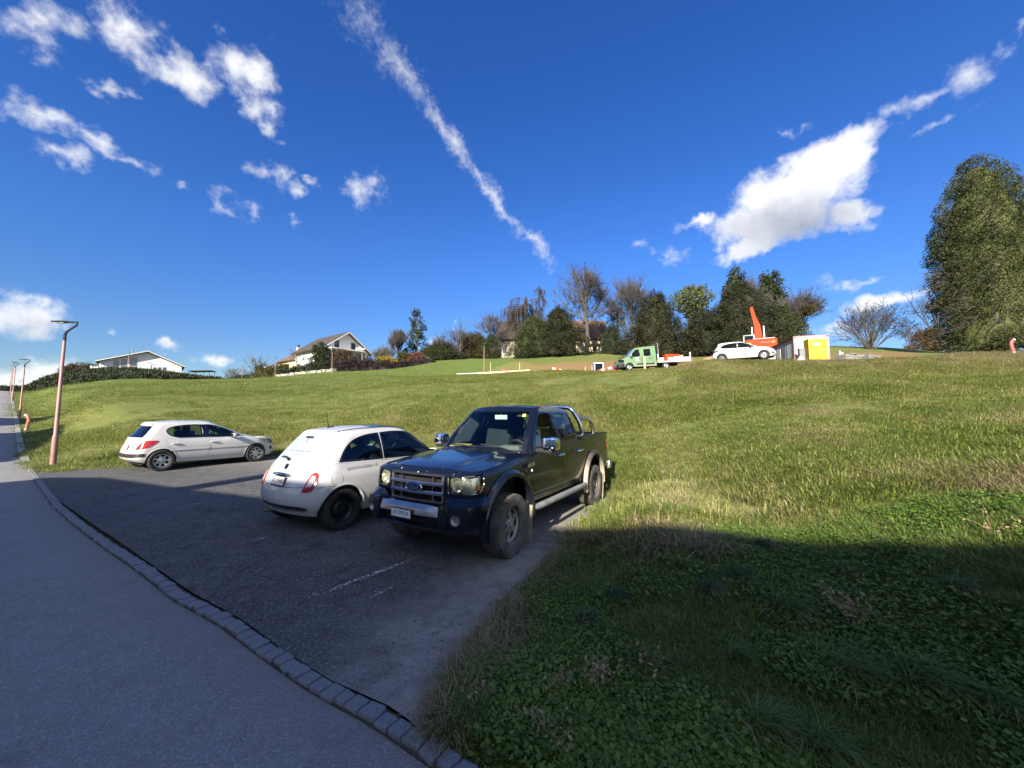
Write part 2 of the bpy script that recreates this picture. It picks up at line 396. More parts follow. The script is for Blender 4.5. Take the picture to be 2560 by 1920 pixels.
# ---------------------------------------------------------------- materials
def nodes(name):
    m = bpy.data.materials.new(name); m.use_nodes = True; nt = m.node_tree; nt.nodes.clear()
    out = nt.nodes.new('ShaderNodeOutputMaterial'); return m, nt, out
def N(nt, t, **kw):
    n = nt.nodes.new('ShaderNode' + t)
    for k, v in kw.items():
        if k in n.inputs: n.inputs[k].default_value = v
        else: setattr(n, k, v)
    return n
def noise(nt, vec, scale, detail=4, rough=.55, dist=0):
    n = N(nt, 'TexNoise'); n.inputs['Scale'].default_value = scale; n.inputs['Detail'].default_value = detail
    n.inputs['Roughness'].default_value = rough; n.inputs['Distortion'].default_value = dist
    if vec is not None: nt.links.new(vec, n.inputs['Vector'])
    return n.outputs['Fac']
def ramp(nt, fac, stops, interp='LINEAR'):
    r = N(nt, 'ValToRGB'); r.color_ramp.interpolation = interp; e = r.color_ramp.elements
    while len(e) < len(stops): e.new(.5)
    for k, (p, c) in enumerate(stops):
        e[k].position = p; e[k].color = (*c, 1) if len(c) == 3 else c
    if fac is not None: nt.links.new(fac, r.inputs['Fac'])
    return r.outputs['Color']
def g(v): return (v, v, v)
def mixc(nt, fac, a, b, blend='MIX'):
    m = N(nt, 'Mix', data_type='RGBA', blend_type=blend, clamp_factor=True)
    for s, x in ((0, fac), (6, a), (7, b)):
        if hasattr(x, 'links') or hasattr(x, 'is_linked'): nt.links.new(x, m.inputs[s])
        else: m.inputs[s].default_value = x if s == 0 else ((*x, 1) if len(x) == 3 else x)
    return m.outputs[2]
def mth(nt, op, a, b=None, c=None, clamp=False):
    m = N(nt, 'Math', operation=op, use_clamp=clamp)
    for i, x in enumerate((a, b, c)):
        if x is None: continue
        if hasattr(x, 'is_linked'): nt.links.new(x, m.inputs[i])
        else: m.inputs[i].default_value = x
    return m.outputs[0]
def coord(nt, kind='Object'): return N(nt, 'TexCoord').outputs[kind]
def bump(nt, h, strength=.3, dist=.01):
    b = N(nt, 'Bump'); b.inputs['Strength'].default_value = strength; b.inputs['Distance'].default_value = dist
    nt.links.new(h, b.inputs['Height']); return b.outputs['Normal']
def pmat(name, col, rough=.5, metal=0.0, var=.12, scale=6.0, bmp=0.0, bscale=40.0, coat=0.0, spec=.5, dirt=None, emit=None, alpha=None):
    """principled with noise variation; dirt = (colour, amount, z0, z1): dust gathered low on the thing between heights z0..z1"""
    m, nt, out = nodes(name); b = N(nt, 'BsdfPrincipled'); nt.links.new(b.outputs[0], out.inputs[0]); co = coord(nt)
    f = noise(nt, co, scale, 5)
    lo = tuple(max(0, c * (1 - var)) for c in col); hi = tuple(min(1, c * (1 + var)) for c in col)
    cc = ramp(nt, f, [(.3, lo), (.7, hi)]); rg = mth(nt, 'MULTIPLY_ADD', f, rough * .5, rough * .75)
    if dirt:
        dc, am, z0, z1 = dirt; sp = N(nt, 'SeparateXYZ'); nt.links.new(co, sp.inputs[0])
        mr = N(nt, 'MapRange', interpolation_type='SMOOTHSTEP'); nt.links.new(sp.outputs[2], mr.inputs[0])
        mr.inputs[1].default_value = z1; mr.inputs[2].default_value = z0; mr.inputs[3].default_value = 0; mr.inputs[4].default_value = 1
        n2 = noise(nt, co, 3.0, 7, .65); n3 = mth(nt, 'MULTIPLY', mth(nt, 'ADD', mr.outputs[0], mth(nt, 'SUBTRACT', n2, .5)), am, clamp=True)
        cc = mixc(nt, n3, cc, dc); rg = mth(nt, 'MULTIPLY_ADD', n3, .6, rg, clamp=True)
    nt.links.new(cc, b.inputs['Base Color']); nt.links.new(rg, b.inputs['Roughness'])
    b.inputs['Metallic'].default_value = metal; b.inputs['Specular IOR Level'].default_value = spec
    b.inputs['Coat Weight'].default_value = coat; b.inputs['Coat Roughness'].default_value = .03
    if bmp: nt.links.new(bump(nt, noise(nt, co, bscale, 5), bmp), b.inputs['Normal'])
    return m
def glass(name, tint=(.62, .74, .70), refl=1.0, rough=.015):
    m, nt, out = nodes(name); t = N(nt, 'BsdfTransparent'); t.inputs[0].default_value = (*tint, 1)
    gl = N(nt, 'BsdfGlossy'); gl.inputs['Roughness'].default_value = rough; gl.inputs[0].default_value = (.95, .97, 1, 1)
    fr = N(nt, 'Fresnel'); fr.inputs[0].default_value = 1.5; co = coord(nt)
    f = mth(nt, 'MULTIPLY', fr.outputs[0], mth(nt, 'MULTIPLY_ADD', noise(nt, co, 4, 3), .3, .85 * refl), clamp=True)
    mx = N(nt, 'MixShader'); nt.links.new(f, mx.inputs[0]); nt.links.new(t.outputs[0], mx.inputs[1]); nt.links.new(gl.outputs[0], mx.inputs[2])
    nt.links.new(mx.outputs[0], out.inputs[0]); return m

DUST = (.34, .29, .21)
M = {}
M['white_paint'] = pmat('white_paint', (.56, .55, .52), .28, var=.02, scale=2, coat=.8, dirt=((.30, .27, .22), .25, .12, .55))
M['white_paint2'] = pmat('white_paint_far', (.60, .61, .61), .3, var=.02, scale=2, coat=.7, dirt=(DUST, .3, .15, .6))
def ranger_paint():
    m, nt, out = nodes('dark_blue_black_paint'); b = N(nt, 'BsdfPrincipled'); nt.links.new(b.outputs[0], out.inputs[0]); co = coord(nt)
    sp = N(nt, 'SeparateXYZ'); nt.links.new(co, sp.inputs[0])
    def mr(s, a, bb):
        q = N(nt, 'MapRange', interpolation_type='SMOOTHSTEP'); nt.links.new(s, q.inputs[0]); q.inputs[1].default_value = a; q.inputs[2].default_value = bb; return q.outputs[0]
    low = mr(sp.outputs[2], 1.05, .45); back = mr(sp.outputs[0], .3, -3.4)
    n2 = noise(nt, co, 2.2, 8, .65)
    d = mth(nt, 'MULTIPLY', mth(nt, 'MULTIPLY', low, mth(nt, 'MULTIPLY_ADD', back, .75, .06)), mth(nt, 'MULTIPLY_ADD', n2, .75, .05), clamp=True)
    streak = N(nt, 'Mapping'); streak.inputs['Scale'].default_value = (9, 9, .7); nt.links.new(co, streak.inputs[0])
    st = ramp(nt, noise(nt, streak.outputs[0], 2.0, 6, .7), [(.55, g(0)), (.8, g(.5))])
    d = mth(nt, 'ADD', d, mth(nt, 'MULTIPLY', mth(nt, 'MULTIPLY', st, back), .22), clamp=True)
    base = mixc(nt, d, (.005, .007, .014), (.13, .115, .095))
    chipm = mth(nt, 'MULTIPLY', mth(nt, 'MULTIPLY', mr(sp.outputs[0], .60, .70), mr(sp.outputs[2], .95, .99)), ramp(nt, noise(nt, co, 16, 3, .5), [(.665, g(0)), (.70, g(1))]))
    base = mixc(nt, chipm, base, (.52, .42, .33))
    nt.links.new(base, b.inputs['Base Color']); nt.links.new(mth(nt, 'MULTIPLY_ADD', d, .55, .22, clamp=True), b.inputs['Roughness'])
    b.inputs['Coat Weight'].default_value = .85; b.inputs['Specular IOR Level'].default_value = .2; nt.links.new(mth(nt, 'MULTIPLY_ADD', d, .45, .04, clamp=True), b.inputs['Coat Roughness'])
    return m
M['ranger'] = ranger_paint()
M['flare'] = pmat('dusty_black_plastic', (.018, .018, .02), .5, dirt=((.46, .38, .27), 1.0, .55, 1.05))
M['flare_front'] = pmat('scratched_black_plastic', (.009, .010, .014), .3, var=.5, scale=14, coat=.3, dirt=((.14, .125, .105), .22, .40, .70))
M['mud'] = pmat('dried_mud_plastic', (.30, .25, .18), .9, var=.3, scale=12, bmp=.3)
M['black'] = pmat('black_plastic', (.016, .016, .018), .55, var=.25, scale=9)
M['gloss_black'] = pmat('gloss_black', (.008, .008, .01), .12, var=.2, coat=.6)
M['under'] = pmat('underbody', (.012, .012, .012), .9, var=.3)
M['interior'] = pmat('seat_cloth', (.022, .026, .034), .85, var=.3, scale=20)
M['dash'] = pmat('dashboard_grey', (.17, .17, .16), .7, var=.15, scale=12)
M['rubber'] = pmat('tyre_rubber', (.022, .021, .021), .8, var=.3, scale=14, bmp=.15, bscale=60)
M['rubber_mud'] = pmat('muddy_tyre_rubber', (.12, .105, .085), .9, var=.55, scale=7, bmp=.25, bscale=50)
M['alloy_mud'] = pmat('dusty_alloy', (.34, .31, .25), .55, metal=.35, var=.3, scale=8)
M['alloy'] = pmat('silver_hubcap', (.55, .55, .55), .32, metal=.75, var=.12, scale=10)
M['steel_black'] = pmat('black_steel_wheel', (.014, .014, .015), .4, var=.3)
M['steel_grey'] = pmat('grey_steel_wheel', (.16, .16, .17), .5, metal=.3, var=.2)
M['chrome'] = pmat('chrome', (.78, .79, .82), .05, metal=1, var=.04, scale=12)
M['chrome_dull'] = pmat('dull_chrome', (.52, .52, .53), .22, metal=.95, var=.15, scale=8, dirt=(DUST, .5, .3, 1.0))
M['step'] = pmat('dirty_step_tube', (.34, .33, .30), .5, metal=.5, var=.3, scale=6)
M['glass'] = glass('car_glass')
M['glass_dark'] = glass('tinted_glass', (.16, .2, .24))
M['lens'] = glass('clear_lens', (.88, .90, .86), 1.0, .04)
M['lamp_refl'] = pmat('lamp_reflector', (.74, .75, .70), .24, metal=.8, var=.2, scale=14)
M['haze_lens'] = glass('hazed_headlamp_lens', (.86, .87, .78), 1.0, .1)
M['red_lens'] = pmat('red_lamp', (.42, .008, .012), .15, var=.25, scale=20, coat=.9)
M['red_dark'] = pmat('dark_red_lamp', (.16, .006, .014), .15, var=.2, coat=.9)
M['amber'] = pmat('amber_lamp', (.75, .28, .05), .2, coat=.7)
M['plate'] = pmat('plate_white', (.78, .79, .78), .45, var=.03)
M['ink'] = pmat('black_lettering', (.012, .012, .014), .5)
M['grey_ink'] = pmat('grey_lettering', (.22, .22, .23), .5)
M['red_ink'] = pmat('red_print', (.62, .03, .03), .5)
M['white_print'] = pmat('white_print', (.8, .8, .8), .5)
M['ford_blue'] = pmat('badge_blue', (.008, .022, .075), .2, var=.15, coat=1)
M['film'] = pmat('sky_tinted_window_film', (.27, .32, .40), .6, var=.03, spec=.2)  # bluish grey put into the colour for the sky mirrored on the white film
M['yellow_paper'] = pmat('yellow_paper', (.72, .52, .12), .8)
M['yellow_sticker'] = pmat('yellow_sticker', (.72, .70, .16), .6)

# ---------------------------------------------------------------- terrain
KERB = np.array([(-160, 118), (-110, 82), (-85, 63.5), (-62, 46.6), (-39.5, 30), (-19.86, 15.33), (-12.5, 9.99), (-8.42, 7.06), (-6.62, 5.86), (-5.24, 4.97), (-4.05, 4.23), (-3.13, 3.62), (-2.36, 3.19),
                 (-1.72, 2.77), (-1.23, 2.46), (-.79, 2.23), (-.35, 1.95), (.3, 1.52), (1.2, .9), (3, -.4), (6, -2.5), (15, -9), (40, -27)], float)
LOT = [(-12.75, 10.15), (-8.35, 7.16), (-6.5, 5.97), (-5.1, 5.07), (-3.98, 4.33), (-3.05, 3.72), (-2.28, 3.28), (-1.66, 2.86), (-1.17, 2.55), (-.72, 2.33), (-.40, 2.11),
       (-.36, 2.12), (-.32, 2.43), (-.22, 2.81), (.04, 3.47), (.56, 4.57), (1.16, 5.61), (1.96, 7.1), (2.25, 7.9), (1.9, 8.35), (0, 9.45), (-3, 11.35), (-6, 13.25), (-9.1, 15.3), (-9.9, 15.0), (-11.2, 13.2), (-12.0, 12.05), (-12.9, 11.45), (-13.8, 11.0)]
_ks = np.concatenate([[0], np.cumsum(np.linalg.norm(np.diff(KERB, axis=0), axis=1))]); _s0 = _ks[16]
_rz = pchip([-60, -18, 0, 19.5, 30, 48, 77, 106, 118, 135, 200], [0, 0, 0, 0, .35, 1.25, 3.3, 5.55, 5.75, 5.4, 2.5])
def road_sd(x, y):
    """distance along the kerb (growing to the far left) and signed distance from it (positive on the meadow side)"""
    q = np.stack([np.asarray(x, float), np.asarray(y, float)], 1); bd = np.full(len(q), 1e9); bs = np.zeros(len(q)); sg = np.ones(len(q))
    for i in range(len(KERB) - 1):
        a, b = KERB[i], KERB[i + 1]; ab = b - a; t = np.clip(((q - a) @ ab) / (ab @ ab), 0, 1); r = q - a - t[:, None] * ab; d = np.linalg.norm(r, axis=1)
        m = d < bd; bd[m] = d[m]; bs[m] = _s0 - (_ks[i] + t[m] * np.linalg.norm(ab)); cr = ab[0] * r[:, 1] - ab[1] * r[:, 0]; sg[m] = np.sign(cr[m])
    return bs, bd * np.where(sg == 0, 1, sg)
def roadz(s): return _rz(s)
_T = []
def _col(px, *yz):
    for Y, z in yz: _T.append(((px - 1280) / 940.0 * Y, Y, z))
_col(30, (20, .4), (30, 1.25), (47, 3.3), (65, 5.5), (75, 5.7), (100, 5), (300, 0))
_col(150, (12.4, 0), (15, .75), (25, 2.05), (40, 3.9), (55, 5.5), (62, 6.0), (70, 8.0), (78, 9.7), (90, 10.3), (130, 10), (300, 4))
_col(400, (14.5, .5), (20, 1.5), (35, 3.8), (50, 5.8), (62, 7.1), (70, 8.6), (80, 10.0), (90, 10.4), (130, 10), (300, 6))
_col(540, (15, .4), (30, 2.8), (45, 5.2), (58, 6.9), (66, 7.65), (75, 7.9), (100, 8), (150, 7), (300, 4))
_col(700, (17, .45), (25, 2.0), (40, 4.6), (55, 6.8), (70, 8.5), (75, 8.95), (80, 9.3), (88, 10.4), (110, 12.5), (200, 12))
_col(870, (14, .5), (25, 2.4), (40, 4.8), (55, 7.0), (66, 8.5), (74, 9.5), (80, 11.2), (90, 13.6), (120, 15), (200, 15))
_col(1000, (12.2, .3), (20, 2.0), (35, 4.6), (50, 6.6), (60, 7.7), (68, 9.4), (75, 10.8), (90, 14), (120, 16))
_col(1143, (12, .45), (20, 2.2), (35, 4.8), (46, 6.3), (52, 7.0), (58, 7.5), (66, 9.4), (80, 13.0), (95, 15.5), (130, 18))
_col(1280, (10.5, .35), (15, 1.5), (25, 3.3), (35, 5.0), (45, 6.5), (48, 6.85), (52, 6.8), (60, 8.4), (70, 10.9), (85, 14.3), (100, 16.2), (140, 19))
_col(1400, (9.5, .35), (15, 1.65), (25, 3.55), (35, 5.4), (42, 6.5), (44.5, 6.75), (47, 6.5), (53, 6.9), (60, 9.0), (66, 10.7), (78, 13.8), (100, 17), (140, 20))
_col(1500, (8.8, .35), (15, 1.8), (25, 3.8), (33, 5.3), (38.5, 6.05), (41, 6.0), (46, 5.9), (55, 8.1), (65, 10.5), (78, 13.8), (100, 17.5))
_col(1640, (8, .2), (10, .75), (15, 2.0), (20, 3.1), (26, 4.35), (31, 5.45), (33.5, 5.72), (36, 5.75), (41, 5.9), (50, 7.6), (60, 10.1), (75, 13.5), (95, 17.9))
_col(1760, (6.5, .25), (10, 1.0), (15, 2.3), (19, 3.4), (22.0, 4.75), (24, 4.98), (27, 5.32), (30, 5.5), (36, 6.1), (50, 8.8), (65, 12), (95, 18.0))
_col(1880, (5, .35), (10, 1.35), (15, 2.6), (19, 3.55), (21.7, 4.72), (23, 4.95), (26, 5.3), (28, 5.4), (32, 5.8), (42, 7.4), (55, 10.2), (70, 13.4), (95, 17.6))
_col(2050, (4, .40), (6.5, .85), (10, 1.6), (15, 2.8), (19, 3.75), (21.4, 4.72), (22.6, 4.85), (25, 5.0), (30, 5.3), (33, 5.7), (37, 7.2), (42, 8.3), (60, 12.0), (75, 15.2), (95, 15.8), (150, 14))
_col(2240, (3, .42), (6, .9), (10, 1.75), (15, 2.95), (19, 3.85), (21.5, 4.78), (23.5, 5.05), (28, 5.3), (36, 7.2), (48, 9.5), (62, 12.2), (76, 15.0), (95, 15.8), (150, 14))
_col(2400, (2.5, .45), (6, 1.0), (10, 1.85), (15, 3.0), (20, 4.2), (23.5, 5.4), (26, 5.75), (35, 7.2), (45, 8.85), (65, 12), (90, 15))
_col(2560, (1.6, .42), (3, .7), (6, 1.1), (10, 1.95), (15, 3.1), (20, 4.4), (23.5, 5.5), (27, 6.0), (35, 7.4), (45, 8.9), (65, 11.8), (90, 15))
for r_, z_ in ((1.2, .25), (2.5, .55), (5, 1.0), (10, 1.9), (20, 3.8), (50, 8.5), (120, 14)): _T.append((r_ * math.sin(R(72)), r_ * math.cos(R(72)), z_))
for r_, z_ in ((2, .3), (5, .6), (20, 2.4), (60, 5), (150, 8)): _T.append((r_ * math.sin(R(100)), r_ * math.cos(R(100)), z_))
for a_ in (150, 180, -150, -120, -90, -70):
    for r_, z_ in ((2, 0), (8, 0), (30, -.3), (120, -1.5), (300, -4)): _T.append((r_ * math.sin(R(a_)), r_ * math.cos(R(a_)), z_))
_T.append((.9, 1.7, .22)); _T.append((.3, 2.4, .14)); _T.append((1.2, 3.2, .38)); _T.append((2.2, 5.2, .45)); _T.append((2.9, 7.0, .5))
_T = np.array(_T)
def _lp(x, y): r = np.maximum(np.hypot(x, y), .8); return np.stack([np.degrees(np.arctan2(x, y)) / 10.0, np.log(r) * 3.2], 1)
_tq = _lp(_T[:, 0], _T[:, 1])
def _ker(a, b):
    d2 = ((a[:, None, :] - b[None]) ** 2).sum(2); return np.where(d2 > 1e-12, .5 * d2 * np.log(d2 + 1e-12), 0)
_n = len(_T); _A = np.zeros((_n + 3, _n + 3)); _A[:_n, :_n] = _ker(_tq, _tq) + .02 * np.eye(_n); _A[:_n, _n] = 1; _A[:_n, _n + 1:] = _tq; _A[_n, :_n] = 1; _A[_n + 1:, :_n] = _tq.T
_w = np.linalg.solve(_A, np.concatenate([_T[:, 2], [0, 0, 0]]))
def tps(x, y):
    out = np.empty(len(x))
    for i in range(0, len(x), 20000):
        q = _lp(x[i:i + 20000], y[i:i + 20000]); out[i:i + 20000] = _ker(q, _tq) @ _w[:_n] + _w[_n] + q @ _w[_n + 1:]
    return out
def vnoise(x, y, s, seed=0):
    x = np.asarray(x, float) / s; y = np.asarray(y, float) / s; ix = np.floor(x).astype(np.int64); iy = np.floor(y).astype(np.int64); fx = x - ix; fy = y - iy
    fx = fx * fx * (3 - 2 * fx); fy = fy * fy * (3 - 2 * fy)
    def hsh(a, b): h = (a * 374761393 + b * 668265263 + seed * 1442695041) & 0x7fffffff; h = ((h ^ (h >> 13)) * 1274126177) & 0x7fffffff; return ((h ^ (h >> 16)) & 0xffff) / 65535.0
    a, b, c, d = hsh(ix, iy), hsh(ix + 1, iy), hsh(ix, iy + 1), hsh(ix + 1, iy + 1); return (a * (1 - fx) + b * fx) * (1 - fy) + (c * (1 - fx) + d * fx) * fy - .5
def ground_z(x, y, paved=False):
    """height of the grass or soil; under paving it lies 6 cm below the paving"""
    x = np.atleast_1d(np.asarray(x, float)); y = np.atleast_1d(np.asarray(y, float)); z = tps(x, y); s, d = road_sd(x, y); rz = roadz(s); r = np.hypot(x, y)
    z = z + .10 * vnoise(x, y, 2.3, 1) * np.clip(r / 8, .25, 1) + .05 * vnoise(x, y, .7, 2) * sstep(1, 3, r) + .3 * vnoise(x, y, 11, 3) * sstep(15, 50, r)
    inl = inside(LOT, x, y); dl = dist_poly(LOT, x, y)
    z = np.where(d < 4, rz + .03 + (z - rz - .03) * sstep(.1, 4, d), z)
    z = np.where(~inl & (dl < 1.3), .035 + (z - .035) * sstep(-.1, 1.3, dl), z)
    z = np.where(inl, -.05, z)
    z = np.where((d < 0) & (d > -5.6), rz - .05, z); z = np.where(d <= -5.6, rz - .02 + .15 * sstep(-5.6, -7, d) * 0, z)
    z = np.where((d >= 0) & (d < .3) & ~inl, np.minimum(z, rz - .03), z)
    return z
def gz(x, y): return float(ground_z([x], [y])[0])

# ---------------------------------------------------------------- ground materials
def meadow_material():
    m, nt, out = nodes('meadow_grass_ground'); b = N(nt, 'BsdfPrincipled'); nt.links.new(b.outputs[0], out.inputs[0]); co = coord(nt)
    at = lambda n: N(nt, 'Attribute', attribute_name=n).outputs['Fac']
    n1 = noise(nt, co, .55, 6, .6); n2 = noise(nt, co, 3.5, 8, .7); n3 = noise(nt, co, 22, 6, .7)
    st = N(nt, 'Mapping'); st.inputs['Scale'].default_value = (1.0, .25, 1); st.inputs['Rotation'].default_value = (0, 0, R(20)); nt.links.new(co, st.inputs[0]); n4 = noise(nt, st.outputs[0], 1.6, 7, .7)
    c = ramp(nt, n2, [(.28, (.075, .092, .018)), (.5, (.15, .18, .04)), (.72, (.235, .25, .075))])
    c = mixc(nt, mth(nt, 'MULTIPLY', ramp(nt, n1, [(.42, g(0)), (.72, g(1))]), .55), c, (.25, .225, .085))
    c = mixc(nt, mth(nt, 'MULTIPLY', ramp(nt, n4, [(.5, g(0)), (.72, g(1))]), .45), c, (.31, .265, .13))
    c = mixc(nt, mth(nt, 'MULTIPLY', ramp(nt, n3, [(.3, g(1)), (.5, g(0))]), .55), c, (.022, .034, .010))
    dry = mth(nt, 'MULTIPLY', at('dry'), ramp(nt, n2, [(.25, g(.35)), (.6, g(1))]), clamp=True); c = mixc(nt, dry, c, mixc(nt, n3, (.10, .085, .035), (.22, .18, .09)))
    lush = mth(nt, 'MULTIPLY', at('lush'), .75); c = mixc(nt, lush, c, mixc(nt, n2, (.075, .12, .024), (.125, .185, .042)))
    soil = mth(nt, 'ADD', at('soil'), mth(nt, 'MULTIPLY', mth(nt, 'SUBTRACT', n2, .5), mth(nt, 'MULTIPLY', at('soil'), 1.3)), clamp=True); c = mixc(nt, soil, c, mixc(nt, mth(nt, 'MULTIPLY_ADD', n3, .6, mth(nt, 'MULTIPLY', n2, .5)), (.13, .07, .03), (.36, .23, .11)))
    dirt = mth(nt, 'MULTIPLY', at('dirt'), ramp(nt, n2, [(.3, g(1)), (.62, g(.25))]), clamp=True); c = mixc(nt, dirt, c, mixc(nt, n3, (.06, .05, .04), (.16, .14, .11)))
    nt.links.new(c, b.inputs['Base Color']); b.inputs['Roughness'].default_value = .95; b.inputs['Specular IOR Level'].default_value = .15
    hgt = mth(nt, 'ADD', n3, mth(nt, 'MULTIPLY', n2, 1.5)); nt.links.new(bump(nt, hgt, .9, .08), b.inputs['Normal']); return m
def asphalt(name, dark, light, agg, grain=1.0, patch=.35, dust=None, cracks=.9):
    m, nt, out = nodes(name); b = N(nt, 'BsdfPrincipled'); nt.links.new(b.outputs[0], out.inputs[0]); co = coord(nt)
    n1 = noise(nt, co, .8, 7, .65); n2 = noise(nt, co, 5, 7, .7, .5); vo = N(nt, 'TexVoronoi'); vo.inputs['Scale'].default_value = 90 * grain; nt.links.new(co, vo.inputs['Vector']); v2 = noise(nt, co, 140 * grain, 3, .6)
    sp = N(nt, 'SeparateColor'); nt.links.new(vo.outputs['Color'], sp.inputs[0])
    c = ramp(nt, n2, [(.28, dark), (.75, light)]); c = mixc(nt, mth(nt, 'MULTIPLY', ramp(nt, n1, [(.45, g(0)), (.7, g(1))]), patch), c, light)
    c = mixc(nt, ramp(nt, sp.outputs[0], [(.72, g(0)), (.98, g(.6))]), c, agg); c = mixc(nt, ramp(nt, v2, [(.32, g(.6)), (.5, g(0))]), c, tuple(q * .35 for q in dark))
    wv = N(nt, 'VectorMath', operation='ADD'); nt.links.new(co, wv.inputs[0]); wn = N(nt, 'TexNoise'); wn.inputs['Scale'].default_value = 2.5; wn.inputs['Detail'].default_value = 5; nt.links.new(co, wn.inputs['Vector']); ws_ = N(nt, 'VectorMath', operation='SCALE'); ws_.inputs['Scale'].default_value = .5; nt.links.new(wn.outputs['Color'], ws_.inputs[0]); nt.links.new(ws_.outputs[0], wv.inputs[1])
    ve = N(nt, 'TexVoronoi', feature='DISTANCE_TO_EDGE'); ve.inputs['Scale'].default_value = cracks; nt.links.new(wv.outputs[0], ve.inputs['Vector']); ck = mth(nt, 'MULTIPLY', ramp(nt, ve.outputs['Distance'], [(.004, g(1)), (.016, g(0))]), ramp(nt, noise(nt, co, .6, 3), [(.45, g(0)), (.6, g(.55 if cracks else 0))])); c = mixc(nt, ck, c, tuple(q * .3 for q in dark))
    stn = ramp(nt, noise(nt, co, 1.7, 4, .6), [(.60, g(0)), (.72, g(.45))]); c = mixc(nt, stn, c, tuple(q * .55 for q in dark))
    if dust:
        a = N(nt, 'Attribute', attribute_name='dust').outputs['Fac']; c = mixc(nt, mth(nt, 'MULTIPLY', a, ramp(nt, n2, [(.25, g(.3)), (.65, g(1))]), clamp=True), c, dust)
    nt.links.new(c, b.inputs['Base Color']); b.inputs['Roughness'].default_value = .9; b.inputs['Specular IOR Level'].default_value = .25
    h = mth(nt, 'ADD', mth(nt, 'MULTIPLY', vo.outputs['Distance'], -1.2), mth(nt, 'MULTIPLY', n2, .8)); nt.links.new(bump(nt, h, .55, .012), b.inputs['Normal']); return m
M['meadow'] = meadow_material()
M['lot'] = asphalt('worn_coarse_asphalt', (.042, .042, .044), (.135, .132, .126), (.34, .335, .32), 1.0, .65, (.36, .33, .275))
M['road'] = asphalt('grey_road_asphalt', (.205, .20, .20), (.29, .283, .278), (.40, .39, .38), .75, .5, (.20, .19, .17), .0)
M['sett'] = pmat('granite_sett', (.20, .21, .225), .85, var=.35, scale=9, bmp=.6, bscale=35)
M['mortar'] = pmat('dirt_joint', (.06, .052, .042), .95, var=.5, scale=10, bmp=.5)
M['concrete'] = pmat('weathered_concrete', (.30, .30, .27), .9, var=.2, scale=3, bmp=.3)

